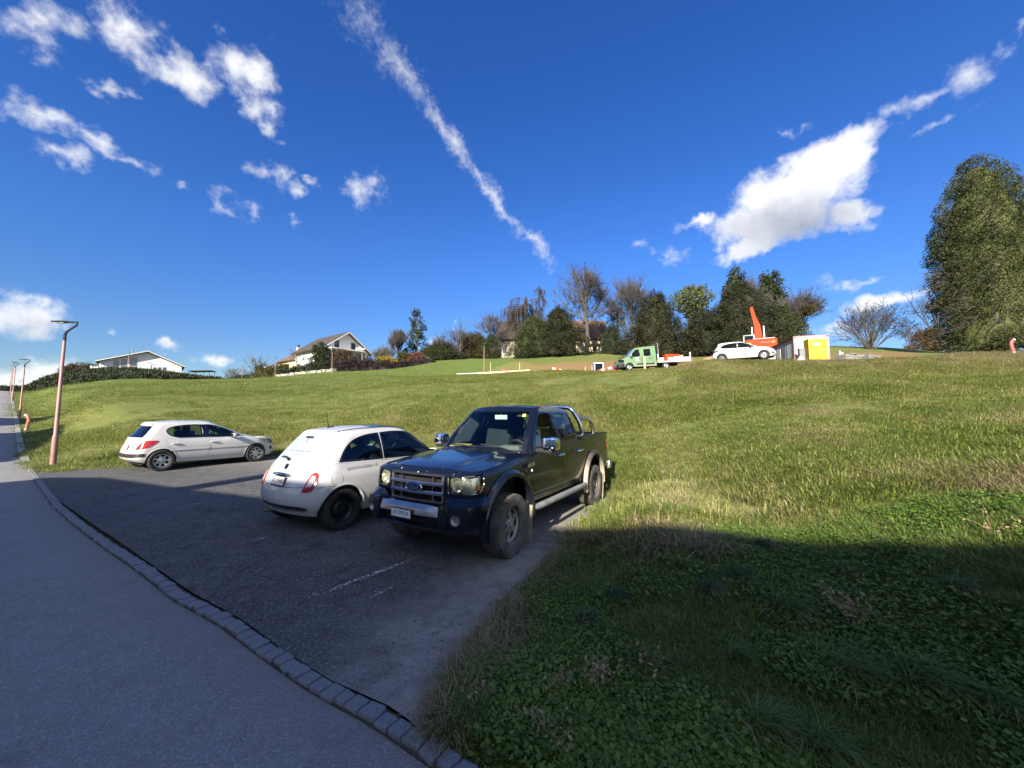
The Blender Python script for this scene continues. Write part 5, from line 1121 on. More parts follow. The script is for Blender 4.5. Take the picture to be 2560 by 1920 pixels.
    for y0, y1 in ((.62, .05), (-.02, -.55)):
        q = MB(); L = []
        for k in np.linspace(0, 1, 6):
            y = y0 + (y1 - y0) * k; a = float(np.interp(abs(y), G.P(np.linspace(0, G.Ut(1.1), 40), np.full(40, .05 + .03 * k))[:, 1], np.linspace(0, G.Ut(1.1), 40))); p, n = s_norm(G, np.array([a]), np.array([.012 + .035 * k])); L.append((p[0][0] + n[0][0] * .012, y, p[0][2] + n[0][2] * .012))
        q.tube(L, .009, 6); q.obj('wiper', M['black'], root)
    q = MB(); q.tube([(-1.17, .55, 1.70), (-1.75, .62, 2.02 - .2)], .0025, 4); q.obj('aerial', M['black'], root)
    def raise_(o):
        for ch in o.children:
            if ch.name.startswith('wheel') and not ch.name.startswith('wheel_flare'): continue
            if ch.type == 'MESH':
                for v in ch.data.vertices: v.co.z *= 1.045
            ch.location.z *= 1.045; raise_(ch)
    raise_(root)
    return root

# ---------------------------------------------------------------- hatchbacks (x forward, origin under the rear axle)
def arches(B, cs):
    out = []
    for (x, z, r, tr) in cs:
        c = circ(r, 40, (x, z)); q = B.side(c, tr); out.append([(a, b if zz > .26 else -.05) for (a, b), (xx, zz) in zip(q, c)])
    return out
def lip_ring(root, B, x, z, r, tr, mat, name='arch_trim'):
    for sg in (1, -1):
        m = MB(); V = []; an = np.radians(np.linspace(-8, 188, 30))
        q = B.side([(x + r * math.cos(a), max(z + r * math.sin(a), .26)) for a in an], tr); p, n = s_norm(B, np.array([w[0] for w in q]), np.array([w[1] for w in q]))
        for i, a in enumerate(an):
            for dr, o in ((-.004, -.06), (-.004, .004), (.012, .006), (.026, .0)):
                pp = p[i] + n[i] * o; V.append((pp[0] + dr * math.cos(a), sg * pp[1], pp[2] + dr * math.sin(a)))
        m.add(V, [(i * 4 + j, i * 4 + j + 1, (i + 1) * 4 + j + 1, (i + 1) * 4 + j) for i in range(len(an) - 1) for j in range(3)]); m.obj(name, mat, root)
def handles(d, B, x, z, sg, mat, L=.10):
    hm = MB(); hb = B.side([(x, z)])[0]; p, n = s_norm(B, np.array([hb[0]]), np.array([hb[1]])); p = p[0] + n[0] * .022
    hm.tube([p + (-L, -.02, 0), p + (-L * .8, .004, .0), p, p + (L * .8, .004, 0), p + (L, -.02, 0)], [.011, .015, .017, .015, .011], 8)
    if sg < 0: hm.v = [(x, -y, z) for x, y, z in hm.v]
    hm.obj('handle', mat, d)
def seal_strip(root, G, poly_xz, mat, sd, off=.003, tr=(1.5, 3.7), name='window_seal'):
    return panel(name, G, G.side(poly_xz, tr), [], mat, root, .06, off, .006, sd)

def build_fiat(loc, yaw):
    root = thing('small_car', 'small white rounded three-door city car with lettering on its rear window, beside the black pickup', 'car', loc, yaw)
    P_ = M['white_paint']
    def zhood(x, y): return curve([(1.9, .98), (2.2, .95), (2.6, .86), (2.85, .74), (3.0, .62)])(x) - .06 * (np.abs(y) / .75)**2.5
    belt = curve([(-.5, .965), (.2, .945), (1.2, .93), (2.0, .925)])
    ztop = lambda x, y: np.where(x > 2.05, zhood(x, y) - .0, belt(x))
    w = lambda k, e=0: [(-.6, .66 + k), (-.3, .765 + k), (.0, .80 + k), (.5, .81 + k), (1.6, .805 + k), (2.3, .785 + k), (2.7, .72 + k), (3.0, .62 + k)]
    B = Band([dict(V=0, z=[(-.6, .255), (.0, .23), (2.9, .2)], xf=2.9, xr=-.47, w=w(-.05), br=.16, rry=.25, rrx=.3, rfx=.3, rfy=.3),
              dict(V=.14, z=.40, xf=2.98, xr=-.555, w=w(0), br=.17, rry=.26, rrx=.32, rfx=.3, rfy=.3),
              dict(V=.32, z=.58, xf=2.96, xr=-.555, w=w(.01), br=.17, rry=.26, rrx=.32, rfx=.3, rfy=.3),
              dict(V=.40, z=.66, xf=2.9, xr=-.53, w=w(.006), br=.17, rry=.26, rrx=.32, rfx=.3, rfy=.3),
              dict(V=.52, z=.785, xf=2.75, xr=-.475, w=w(-.006), br=.17, rry=.26, rrx=.32, rfx=.3, rfy=.3),
              dict(V=.55, z=.815, xf=2.7, xr=-.46, w=w(-.020), br=.17, rry=.26, rrx=.32, rfx=.3, rfy=.3),
              dict(V=.68, z=ztop, xf=2.52, xr=-.385, w=w(-.055), br=.17, rry=.24, rrx=.30, rfx=.35, rfy=.3)], ref=2)
    A = arches(B, [(0, .30, .345, (2.0, 3.95)), (2.30, .30, .345, (1.0, 3.0))])
    dr = B.side(rpoly([(.72, .32), (1.95, .32), (2.0, .55), (1.93, .97), (.70, .99), (.66, .55)], .08)); dr = [(a, b if b < B.Vm - .02 else B.Vm + .03) for a, b in dr]
    # tail lamps: rounded trapezoid at the rear corner
    tl = rpoly(B.rear([(.515, .585), (.665, .60), (.70, .70), (.655, .845), (.585, .855), (.545, .76)]), .035, 4)
    gap = fz([(B.Um - a, b) for a, b in []])
    lo = panel_geo(B, B.rect(), A + [dr, tl], .05, 0, .03)
    wg = lambda k: [(-.45, .56 + k), (-.2, .655 + k), (.1, .705 + k), (.6, .735 + k), (1.4, .735 + k), (2.2, .70 + k)]
    def zroof(x, y): return curve([(-.1, 1.40), (.1, 1.445), (.5, 1.485), (.95, 1.495), (1.35, 1.465), (1.6, 1.41)])(x) - .055 * (np.abs(y) / .55)**2.4
    gk = dict(br=.17, rry=.20, rrx=.24, bf=.2, rfy=.12, rfx=.16)
    G = Band([dict(V=0, z=lambda x, y: np.where(x > 2.05, zhood(x, y) - .01, belt(x) + 0 * y), xf=2.2, xr=-.385, w=wg(.012), **gk),
              dict(V=.16, z=lambda x, y: 1.10 + 0 * x, xf=1.98, xr=-.27, w=wg(-.03), **gk),
              dict(V=.36, z=lambda x, y: 1.295 + 0 * x, xf=1.70, xr=-.105, w=wg(-.10), **gk),
              dict(V=.44, z=lambda x, y: 1.37 + 0 * x, xf=1.58, xr=-.03, w=wg(-.135), **gk),
              dict(V=.50, z=zroof, xf=1.46, xr=.01, w=wg(-.195), br=.15, rry=.18, rrx=.22, bf=.18, rfy=.12, rfx=.16)], ref=1)
    ws = [(-.06, .03), (G.Ut(1.0), .03), (G.Ut(1.0), .42), (-.06, .43)]
    q1 = G.side(spline([(-.03, .968), (-.03, .968), (.06, 1.13), (.22, 1.27), (.45, 1.345), (.735, 1.372), (.735, 1.372), (.735, .955), (.735, .955), (.3, .963)], 4), (1.6, 3.7))
    q2 = G.side(spline([(.765, 1.372), (.765, 1.372), (1.1, 1.385), (1.4, 1.355), (1.65, 1.23), (1.93, .99), (1.98, .935), (1.98, .935), (.765, .955), (.765, .955)], 4), (1.4, 3.6))
    rw0, rw1 = G.Ut(4.0) - .03, G.Um + .06
    bw = [(rw0 + .0, .015), (rw1, .015), (rw1, .42), (rw0 + .01, .42)]
    up = panel_geo(G, G.rect(), [ws, q1, q2, bw], .05, 0, .02)
    outl = full_outline(half_outline(G, 4, 0, 5, 60))
    roof = panel_geo(Top(zroof), outl, [], .06, 0, 0, 'L')
    join_geo('body', [lo, up, roof], P_, root)
    panel('windshield', G, [(0 if a < 0 else a, b) for a, b in inset(ws, -.01)], [], M['glass'], root, .06, -.008, 0)
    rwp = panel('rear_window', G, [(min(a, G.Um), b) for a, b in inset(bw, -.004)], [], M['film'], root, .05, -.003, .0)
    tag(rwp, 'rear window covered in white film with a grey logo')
    for sd, sg in (('L', 1), ('R', -1)):
        d = panel('door', B, inset(densify([(a, min(b, B.Vm)) for a, b in dr], .04), .006), [], P_, root, .05, 0, .03, sd)
        handles(d, B, .92, .80, sg, M['chrome'])
        panel('window', G, inset(q2, -.01), [], M['glass'], d, .06, -.01, 0, sd)
        panel('quarter_window', G, inset(q1, -.01), [], M['glass'], root, .06, -.01, 0, sd)
        # black surround
        for q, nm in ((q1, 'window_seal'), (q2, 'window_seal')):
            panel(nm, G, inset(q, -.006), [inset(q, .026)], M['gloss_black'], root, .06, .002, .012, sd)
        t = panel('tail_light', B, inset(tl, .004), [], M['red_lens'], root, .035, .012, .02, sd)
        cen = np.mean(np.array(tl), 0); inner = [tuple(cen + (np.array(p) - cen) * (.5, .56) + (0, .012)) for p in tl]
        panel('lamp_centre', B, inner, [], P_, t, .03, .016, .006, sd)
        bot = [tuple(cen + (np.array(p) - cen) * (.62, .12) + (.0, -.088)) for p in tl]; panel('reverse_lamp', B, bot, [], M['lens'], t, .03, .016, .004, sd)
        mirror(root, (1.80, sg * .88, .99), sg, (.12, .18, .13), 'white_paint')
        hl = B.side(circ(.10, 20, (2.72, .66)), (.6, 2.2)); panel('headlight', B, hl, [], M['lens'], root, .05, .01, .02, sd)
    lip_ring(root, B, 0, .30, .35, (2.0, 3.95), P_); lip_ring(root, B, 2.3, .30, .35, (1.0, 3.0), P_)
    # glass roof and roof seams
    gr = [(1.50, y) for y in (-.38, 0, .38)]; glp = rpoly([(.72, -.43), (1.40, -.40), (1.40, .40), (.72, .43)], .06)
    panel('glass_roof', Top(lambda x, y: zroof(x, y) + .004), glp, [], M['gloss_black'], root, .06, 0, .004, 'L')
    for s in (1, -1):
        q = MB(); q.tube([(x, s * (.455 + .03 * math.sin((x - .1) * 2)), float(zroof(x, .46)) + .004) for x in np.linspace(.08, 1.42, 14)], .006, 5); q.obj('roof_seam', M['black'], root)
    # spoiler edge over the rear window
    sp_ = [(G.Ut(4.0) + .02, .415), (G.Um, .415), (G.Um, .47), (G.Ut(4.0) - .0, .47)]
    panel('spoiler', G, sp_, [], P_, root, .05, .014, .016)
    # hood
    fo = half_outline(B, 6, 0, 2.0, 26) + [(x, float(B.L[6]['W'](x))) for x in np.linspace(2.15, 2.06, 3)] + [(x + .01, y) for x, y in reversed(half_outline(G, 0, 0, 1.9, 22))]
    panel('hood', Top(lambda x, y: zhood(x, y) + .003), inset(full_outline(fo), .004), [], P_, root, .06, 0, .02, 'L')
    m = MB(); m.box(-.35, 2.75, -.55, .55, .22, .42); m.box(2.0, 2.7, -.6, .6, .3, .72); m.box(-.3, .5, -.62, .62, .3, .62); m.obj('underbody', M['under'], root, smooth=None)
    # tailgate gap lines, bumper strip and lamps, exhaust
    tg = [(B.Um, .365)] + [B.rear([p])[0] for p in ((.2, .625), (.47, .64), (.535, .72), (.545, .82), (.60, .97))]
    gl_ = MB()
    def gapline(uv, S, name, mat=M['black'], r=.0035, mirror_=True):
        if mirror_:
            for sg in (1, -1):
                o = gapline(uv, S, name, mat, r, False)
                if sg < 0: o.data.transform(Matrix.Scale(-1, 4, (0, 1, 0)))
            return o
        uv = spline(uv, 5, False); p, n = s_norm(S, np.array([q[0] for q in uv]), np.array([q[1] for q in uv])); p = p + n * .0005; q = MB(); q.tube(p, r, 5)
        return q.obj(name, mat, root)
    gapline([(B.Um, B.V[2] + .055), *[B.rear([p])[0] for p in ((.22, .64), (.44, .645), (.515, .665))]], B, 'tailgate_gap', r=.004)
    gapline([B.rear([p])[0] for p in ((.50, .865), (.525, .93), (.545, .962))], B, 'tailgate_gap', r=.004)
    gapline([B.rear([p])[0] for p in ((.70, .64), (.76, .66))] + B.side([(-.20, .655), (-.12, .64)], (2.5, 3.9)), B, 'bumper_gap', r=.003)
    st = B.rear([(.0, .335), (.2, .335), (.50, .335), (.56, .345), (.53, .385), (.2, .385), (0, .385)]); st = [(min(a, B.Um), b) for a, b in st]
    stp = panel('bumper_strip', B, st, [], M['black'], root, .05, .004, .01)
    cl = B.rear([(0, .318), (.5, .318), (.585, .335), (.56, .345), (.49, .334), (0, .334)]); panel('chrome_strip', B, [(min(a, B.Um), b) for a, b in cl], [], M['chrome'], root, .05, .008, .01)
    for sd in 'LR':
        f = panel('fog_lamp', B, B.rear([(.505, .338), (.615, .348), (.575, .378), (.505, .385)]), [], M['red_dark'], root, .04, .008, .01, sd)
        panel('reverse_lamp', B, B.rear([(.545, .350), (.598, .352), (.572, .372), (.548, .372)]), [], M['lens'], f, .04, .012, .004, sd)
    q = MB(); q.lathe([(.022, -.05), (.026, -.05), (.026, .1), (.022, .1), (.020, -.03)], 14, 'x', (-.50, .36, .235)); q.obj('exhaust_pipe', M['chrome_dull'], root)
    ch = MB(); pz = B.P([B.Um], [B.rear([(1e-3, .80)])[0][1]])[0]
    ch.tube([(pz[0] - .02 + .20 * y * y, y, .805 - .12 * y * y) for y in np.linspace(-.235, .235, 13)], [.012, .02, .024, .026, .027, .028, .028, .028, .027, .026, .024, .02, .012], 10); ch.obj('tailgate_grip', M['chrome'], root)
    pb = B.P([B.Um], [B.rear([(1e-3, .715)])[0][1]])[0]; tilt = R(14)
    plate(root, (pb[0] - .022, 0, .715), (0, -1, 0), (-math.cos(tilt), 0, math.sin(tilt)), 'JU·59666', .31, .115, True)
    bq = B.P([B.Um], [B.rear([(1e-3, .905)])[0][1]])[0]
    em = MB(); em.lathe([(0, .012), (.03, .011), (.042, .006), (.046, -.004)], 22, 'x', sgn=-1); eo = em.obj('emblem', M['gloss_black'], root); eo.location = (bq[0], 0, .905); eo.rotation_euler = (0, R(24), 0)
    er = MB(); er.tube([(-.008, .044 * math.cos(a), .044 * math.sin(a)) for a in np.linspace(0, 2 * math.pi, 25)], .004, 5, caps=False); er.obj('emblem_ring', M['chrome'], eo)
    # lettering: rear window (text runs towards the right-hand side, y negative)
    rb = lambda b0, yc=0.0: (lambda x, y: (G.Um - (x + yc), b0 + y * .62))
    def rear_text(s, b0, yc, width, mat, spacing=1.0, shear=0, S=G):
        v, f = text_geo(s, .1, shear, spacing); v = v * (width / (v[:, 0].max() - v[:, 0].min())); v = v - (v.max(0) + v.min(0)) / 2
        x = v[:, 0] + yc; k = .62 if S is G else .8; a = S.Um - np.abs(x); b = b0 + v[:, 1] * k
        p, n = s_norm(S, np.minimum(a, S.Um - 1e-4), b); p = p + n * (.004 if S is G else .0025); p[:, 1] *= np.where(x > 0, -1, 1); return mesh_obj('lettering', p, f, mat, rwp if S is G else root)
    rear_text('APE IMMOBILIER', .185, .0, .52, M['grey_ink'], 1.35)
    rear_text('courtage & gérance', .145, .0, .24, M['grey_ink'])
    def rear_quad(pts, mat=M['ink']):
        x = np.array([p[0] for p in pts]); b = np.array([p[1] for p in pts]); p, n = s_norm(G, np.minimum(G.Um - np.abs(x), G.Um - 1e-4), b); p = p + n * .004; p[:, 1] *= np.where(x > 0, -1, 1); return mesh_obj('logo_mark', p, [tuple(range(len(pts)))], mat, rwp)
    rear_quad([(-.11, .372), (-.055, .372), (0, .372), (.055, .372), (.11, .372), (.11, .402), (.055, .402), (0, .402), (-.055, .402), (-.11, .402)])
    rear_quad([(-.006, .365), (.004, .365), (-.055, .292), (-.065, .292)], M['grey_ink']); rear_quad([(.0, .365), (.010, .365), (.045, .292), (.035, .292)], M['grey_ink'])
    rear_quad([(-.05, .25), (.05, .25), (.05, .258), (-.05, .258)], M['grey_ink'])
    bl = B.rear([(.25, .905)])[0][1]
    rear_text('032 466 74 08', bl, -.24, .20, M['grey_ink'], S=B); rear_text('apeimmobilier.ch', bl, .25, .27, M['grey_ink'], S=B)
    # flank lettering
    zc = .865; v, f = text_geo('apeimmobilier.ch', .1); v = v * (.56 / (v[:, 0].max() - v[:, 0].min())); v = v - (v.max(0) + v.min(0)) / 2
    for sg in (-1, 1):
        uv = B.side([(.33 + (x if sg < 0 else -x), zc + y) for x, y in v], (2.0, 3.8)); p, n = s_norm(B, np.array([q[0] for q in uv]), np.array([q[1] for q in uv])); p = p + n * .002; p[:, 1] *= sg
        mesh_obj('lettering', p, f, M['grey_ink'], root)
    fc = B.side(circ(.085, 28, (-.12, .745)), (2.3, 4)); gapline(fc + fc[:1], B, 'fuel_flap', M['grey_ink'], .0028, False).data.transform(Matrix.Scale(-1, 4, (0, 1, 0)))
    q = MB(); q.box(-.09, .03, -.02, .02, 0, .022, bev=.008, c=(.30, 0, 1.462)); q.tube([(.24, 0, 1.48), (.21, 0, 1.58), (.185, 0, 1.72)], [.007, .005, .003], 6); q.obj('aerial', M['black'], root)
    wp = MB(); a = G.Um - np.abs(np.linspace(-.02, -.30, 8)); b_ = .035 + .035 * np.sin(np.linspace(0, 2.4, 8)); p, n = s_norm(G, a, b_); p = p + n * .02; wp.tube(p, [.022, .02, .018, .017, .016, .014, .012, .008], 8); wp.obj('rear_wiper', M['black'], root)
    for x, s in ((0, 1), (0, -1), (2.3, 1), (2.3, -1)): wheel(root, (x, s * .705, .295), s, .295, .19, .195, 'steel', 'rubber', 'steel_black')
    cabin(root, -.25, 2.05, .64, .32, .90, 1.72, .34)
    for y in (.35, -.35): seat(root, 1.02, y, .45, .95)
    o = seat(root, .33, 0, .48, .85, .3, .5, False); o.name = 'rear_bench'
    for y in (-.3, .3): q = MB(); q.box(-.05, .05, -.12, .12, 0, .17, c=(.02, y, 1.02), bev=.04); q.obj('headrest', M['interior'], o)
    steering(root, 1.48, .34, .96, .18)
    return root

def hatch5(root, P_, sp):
    """five-door hatchback shell from a dictionary of proportions"""
    xf, xr, wb, ht, hw = sp['xf'], sp['xr'], sp['wb'], sp['ht'], sp['hw']; xa = sp['xa']
    zhood_c = curve(sp['hood'])
    zhood = lambda x, y: zhood_c(x) - .07 * (np.abs(y) / hw)**2.5
    belt = curve(sp['belt']); xj = sp['xj']
    ztop = lambda x, y: np.where(x > xj, zhood(x, y), belt(x))
    w = lambda k: [(xr, hw - .14 + k), (xr + .35, hw - .035 + k), (0, hw - .01 + k), (.5, hw + k), (wb * .6, hw + k), (wb, hw - .02 + k), (wb + .4, hw - .09 + k), (xf, hw - .22 + k)]
    k = dict(rfx=.35, rfy=.34, rrx=.24, rry=.22, br=.10, bf=.14)
    B = Band([dict(V=0, z=[(xr, .30), (0, .24), (wb, .20), (xf, .22)], xf=xf - .10, xr=xr + .10, w=w(-.06), **k), dict(V=.16, z=.38, xf=xf, xr=xr, w=w(-.012), **k),
              dict(V=.34, z=.56, xf=xf - .02, xr=xr + .015, w=w(.0), **k), dict(V=.50, z=.72, xf=xf - .12, xr=xr + .07, w=w(-.004), **k), dict(V=.60, z=.83, xf=xf - .26, xr=xr + .11, w=w(-.025), **k),
              dict(V=.72, z=ztop, xf=xf - .42, xr=xr + .15, w=w(-.06), **k)], ref=2)
    rr = sp['arch']
    A = arches(B, [(0, sp['wr'], rr, (2.0, 3.95)), (wb, sp['wr'], rr, (1.0, 3.0))])
    fix = lambda q: [(a, b if b < B.Vm - .03 else B.Vm + .03) for a, b in q]
    d1 = fix(B.side(rpoly(sp['door1'], .05))); d2 = fix(B.side(rpoly(sp['door2'], .05)))
    tl = [B.side([p], (2.6, 4.2))[0] if m == 's' else B.rear([p])[0] for m, p in sp['tail']]; tl = spline(tl, 4)
    hl = [B.side([p], (.6, 2.6))[0] if m == 's' else B.front([p])[0] for m, p in sp['head']]; hl = spline(hl, 4)
    lo = panel_geo(B, B.rect(), A + [d1, d2, tl, hl], .05, 0, .03)
    wg = lambda q: [(xr, hw - .18 + q), (0, hw - .09 + q), (wb * .5, hw - .06 + q), (xa, hw - .075 + q)]
    zr = curve(sp['roof']); zroof = lambda x, y: zr(x) - .05 * (np.abs(y) / .58)**2.4
    gk = dict(br=.12, rry=.18, rrx=.22, bf=.22, rfy=.12, rfx=.16); r0, r1, f0, f1 = sp['rw0'], sp['rw1'], sp['ws0'], sp['ws1']; L = lambda a, b, t: a + (b - a) * t; zt = sp['zt']; zb = sp['zb']
    G = Band([dict(V=0, z=lambda x, y: np.where(x > xj, zhood(x, y) - .01, belt(x)), xf=f0, xr=r0, w=wg(.0), **gk), dict(V=.14, z=lambda x, y: L(zb, zt, .32) + 0 * x, xf=L(f0, f1, .31), xr=L(r0, r1, .30), w=wg(-.04), **gk),
              dict(V=.32, z=lambda x, y: L(zb, zt, .76) + 0 * x, xf=L(f0, f1, .74), xr=L(r0, r1, .74), w=wg(-.115), **gk), dict(V=.40, z=lambda x, y: L(zb, zt, .95) + 0 * x, xf=L(f0, f1, .93), xr=L(r0, r1, .95), w=wg(-.16), **gk),
              dict(V=.46, z=zroof, xf=f1 - .06, xr=r1 + .03, w=wg(-.215), **gk)], ref=1)
    ws = [(-.06, .02), (G.Ut(1.0), .02), (G.Ut(1.0), .40), (-.06, .41)]; rb = G.Ut(4.0) - .02
    bw = [(rb, .02), (G.Um + .06, .02), (G.Um + .06, .37), (rb - .04, .37)]
    w1 = G.side(spline(sp['win1'], 4), (1.4, 3.7)); w2 = G.side(spline(sp['win2'], 4), (1.6, 3.85))
    up = panel_geo(G, G.rect(), [ws, bw, w1, w2], .05, 0, .02); roof = panel_geo(Top(zroof), full_outline(half_outline(G, 4, 0, 5, 60)), [], .07, 0, 0, 'L')
    join_geo('body', [lo, up, roof], P_, root)
    panel('windshield', G, [(0 if a < 0 else a, b) for a, b in inset(ws, -.01)], [], M['glass'], root, .06, -.006, 0)
    panel('rear_window', G, [(min(a, G.Um), b) for a, b in inset(bw, -.012)], [], M['glass_dark'], root, .06, -.002, 0)
    panel('spoiler', G, [(rb - .0, .375), (G.Um, .375), (G.Um, .445), (rb - .0, .445)], [], P_, root, .05, .028, .03)
    for sd, sg in (('L', 1), ('R', -1)):
        for D, Wn, hx in ((d1, w1, sp['h1']), (d2, w2, sp['h2'])):
            d = panel('door', B, inset(densify([(a, min(b, B.Vm)) for a, b in D], .04), .006), [], P_, root, .05, 0, .03, sd)
            handles(d, B, hx, sp['hz'], sg, P_); panel('window', G, inset(Wn, -.01), [], M[sp['gl']], d, .06, -.008, 0, sd)
            panel('window_seal', G, inset(Wn, -.012), [inset(Wn, .012)], M['gloss_black'], root, .06, .002, .012, sd)
            if 'strip' in sp:
                x0, x1 = min(D[0][0], D[2][0]), 0; us = [a for a, b in D]; u0, u1 = min(us) + .02, max(us) - (.02 if D is d1 else .16); zz = B.side([(hx, sp['strip'])])[0][1]
                panel('rubbing_strip', B, [(u0, zz - .015), (u1, zz - .015), (u1, zz + .015), (u0, zz + .015)], [], P_, d, .05, .014, .014, sd)
        pl = G.side(sp['pillar'], (1.5, 3.7)); panel('pillar_trim', G, pl, [], M['gloss_black'], root, .03, .006, .008, sd)
        panel('tail_light', B, inset(tl, .004), [], M[sp['tlm']], root, .04, .010, .02, sd)
        h_ = panel('headlight', B, inset(hl, .004), [], M['lens'], root, .04, .005, .02, sd); panel('reflector', B, inset(hl, .01), [], M['lamp_refl'], h_, .04, -.03, .03, sd)
        mirror(root, sp['mir'][:1] + (sg * sp['mir'][1],) + sp['mir'][2:], sg, (.13, .2, .14), sp['mirm'])
    for x, tr in ((0, (2.0, 3.95)), (wb, (1.0, 3.0))): lip_ring(root, B, x, sp['wr'], rr + .006, tr, P_)
    fo = half_outline(B, 5, 0, 2.0, 26) + [(x, float(B.L[5]['W'](x))) for x in np.linspace(float(B.lev(B.L[5], np.array([2.0]))[0, 0]), xj + .01, 6)[1:]] + [(x + .01, y) for x, y in reversed(half_outline(G, 0, 0, 1.9, 22))]
    panel('hood', Top(lambda x, y: zhood(x, y) + .003), inset(full_outline(fo), .004), [], P_, root, .06, 0, .02, 'L')
    m = MB(); m.box(xr + .25, xf - .3, -.6, .6, .20, .40); m.box(xj, xf - .5, -.62, .62, .3, .72); m.box(xr + .25, .4, -.66, .66, .3, .66); m.obj('underbody', M['under'], root, smooth=None)
    cabin(root, xr + .3, xj + .1, hw - .16, .32, .88, xa - .55, .36)
    for y in (.36, -.36): seat(root, wb * .44, y, .42, .98)
    o = seat(root, .28, 0, .46, .85, .25, .55, False); o.name = 'rear_bench'
    for y in (-.33, .33): q = MB(); q.box(-.05, .05, -.12, .12, 0, .19, c=(-.04, y, 1.03), bev=.04); q.obj('headrest', M['interior'], o)
    steering(root, wb * .44 + .5, .36, .90, .18)
    return B, G

def build_207(loc, yaw):
    root = thing('hatchback_car', 'white five-door hatchback with red tail lamps and silver wheel covers below the grass bank', 'car', loc, yaw)
    sp = dict(xf=3.34, xr=-.62, wb=2.54, ht=1.47, hw=.855, wr=.305, arch=.345, xj=1.98, xa=2.3,
              hood=[(1.9, .99), (2.3, .955), (2.7, .86), (3.0, .73), (3.2, .60)], belt=[(-.7, 1.0), (-.3, .965), (.6, .925), (1.4, .905), (2.1, .90)],
              door1=[(1.13, .32), (2.06, .32), (2.12, .60), (2.03, .95), (1.12, .98)], door2=[(.42, .34), (1.10, .32), (1.10, .98), (.10, .99), (.08, .75), (.28, .62)],
              tail=[('r', (.60, .66)), ('r', (.70, .655)), ('s', (-.36, .69)), ('s', (-.17, .79)), ('s', (-.08, .885)), ('s', (-.2, .90)), ('s', (-.36, .895)), ('r', (.68, .82))],
              head=[('f', (.42, .60)), ('f', (.58, .585)), ('s', (2.95, .64)), ('s', (2.62, .80)), ('s', (2.72, .80)), ('f', (.55, .72))],
              roof=[(-.45, 1.395), (-.1, 1.44), (.5, 1.475), (1.0, 1.47), (1.4, 1.42), (1.7, 1.35)], rw0=-.49, rw1=-.19, ws0=2.42, ws1=1.45, zt=1.37, zb=.93,
              win1=[(1.07, .945), (1.07, .945), (1.06, 1.33), (1.06, 1.33), (1.3, 1.31), (1.62, 1.19), (1.92, 1.03), (2.05, .94), (2.03, .925), (2.03, .925)],
              win2=[(.97, .95), (.97, .95), (.94, 1.335), (.94, 1.335), (.55, 1.325), (.22, 1.27), (.11, 1.17), (.20, 1.03), (.38, .965), (.5, .955)],
              pillar=[(.95, .945), (1.09, .94), (1.08, 1.335), (.92, 1.34)], h1=1.28, h2=.31, hz=.78, strip=.59, gl='glass', tlm='red_lens', mir=(1.80, .93, .97), mirm='white_paint')
    B, G = hatch5(root, M['white_paint'], sp)
    q = B.rear([(.0, .42), (.4, .42), (.60, .425), (.70, .44)]) + B.side([(-.38, .45), (-.38, .54)], (2.6, 4.2)) + B.rear([(.70, .535), (.60, .53), (.4, .525), (0, .525)]); q = [(min(a, B.Um), b) for a, b in q]
    panel('bumper_strip', B, q, [], M['black'], root, .05, .012, .02)
    ap = B.side([(3.02, .40), (3.10, .40), (3.10, .52), (3.02, .52)], (.6, 2.6)); [panel('bumper_vent', B, ap, [], M['under'], root, .05, .004, .01, sd) for sd in 'LR']
    pb = B.P([B.Um], [B.rear([(1e-3, .70)])[0][1]])[0]; tilt = R(16)
    plate(root, (pb[0] - .02, 0, .70), (0, -1, 0), (-math.cos(tilt), 0, math.sin(tilt)), 'JU·5034', .31, .115)
    q = MB(); q.tube([(.28, 0, 1.47), (-.05, 0, 1.66), (-.22, 0, 1.76)], [.006, .004, .003], 6); q.obj('aerial', M['black'], root)
    wp = MB(); p, n = s_norm(G, G.Um - np.linspace(.0, .36, 7), .03 + .02 * np.sin(np.linspace(0, 3, 7))); wp.tube(p + n * .015, .012, 6); wp.obj('rear_wiper', M['black'], root)
    for x, s in ((0, 1), (0, -1), (2.54, 1), (2.54, -1)): wheel(root, (x, s * .765, .305), s, .305, .195, .205, 'cap7', 'rubber', 'alloy', rot=.5 + x)
    return root

pickup = build_pickup((-.74, 5.08, .022), 4.169)
fiat = build_fiat((-3.15, 6.05, .022), 1.032)
p207 = build_207((-11.04, 11.64, .022), 1.039)

# ---------------------------------------------------------------- building site on the crest
M['orange'] = pmat('orange_machine_paint', (.36, .050, .016), .8, var=.2, scale=3, spec=.25)
M['grey_metal'] = pmat('grey_machine_metal', (.22, .23, .24), .5, metal=.4, var=.2)
M['green_paint'] = pmat('pale_green_van_paint', (.125, .225, .11), .45, var=.05, coat=.6, dirt=(DUST, .4, .3, .9))
M['pink_steel'] = pmat('faded_pink_steel', (.50, .24, .25), .6, var=.15, scale=4)
M['cream_panel'] = pmat('cream_panel', (.72, .68, .58), .7, var=.05, scale=2)
M['grey_panel'] = pmat('grey_blue_panel', (.20, .21, .24), .7, var=.1, scale=2)
M['yellow_plastic'] = pmat('yellow_plastic', (.72, .46, .01), .6, var=.08, scale=3)
M['tarp_white'] = pmat('white_sack', (.74, .74, .73), .8, var=.06, scale=6, bmp=.3, bscale=12)
M['slab'] = pmat('old_concrete_slab', (.19, .18, .155), .95, var=.35, scale=3, bmp=.5)
M['timber'] = pmat('pale_timber', (.52, .40, .24), .8, var=.2, scale=8)
M['pipe_yellow'] = pmat('pale_yellow_pipe', (.62, .46, .24), .5, var=.12)
M['pipe_grey'] = pmat('grey_pipe', (.42, .43, .43), .5, var=.12)
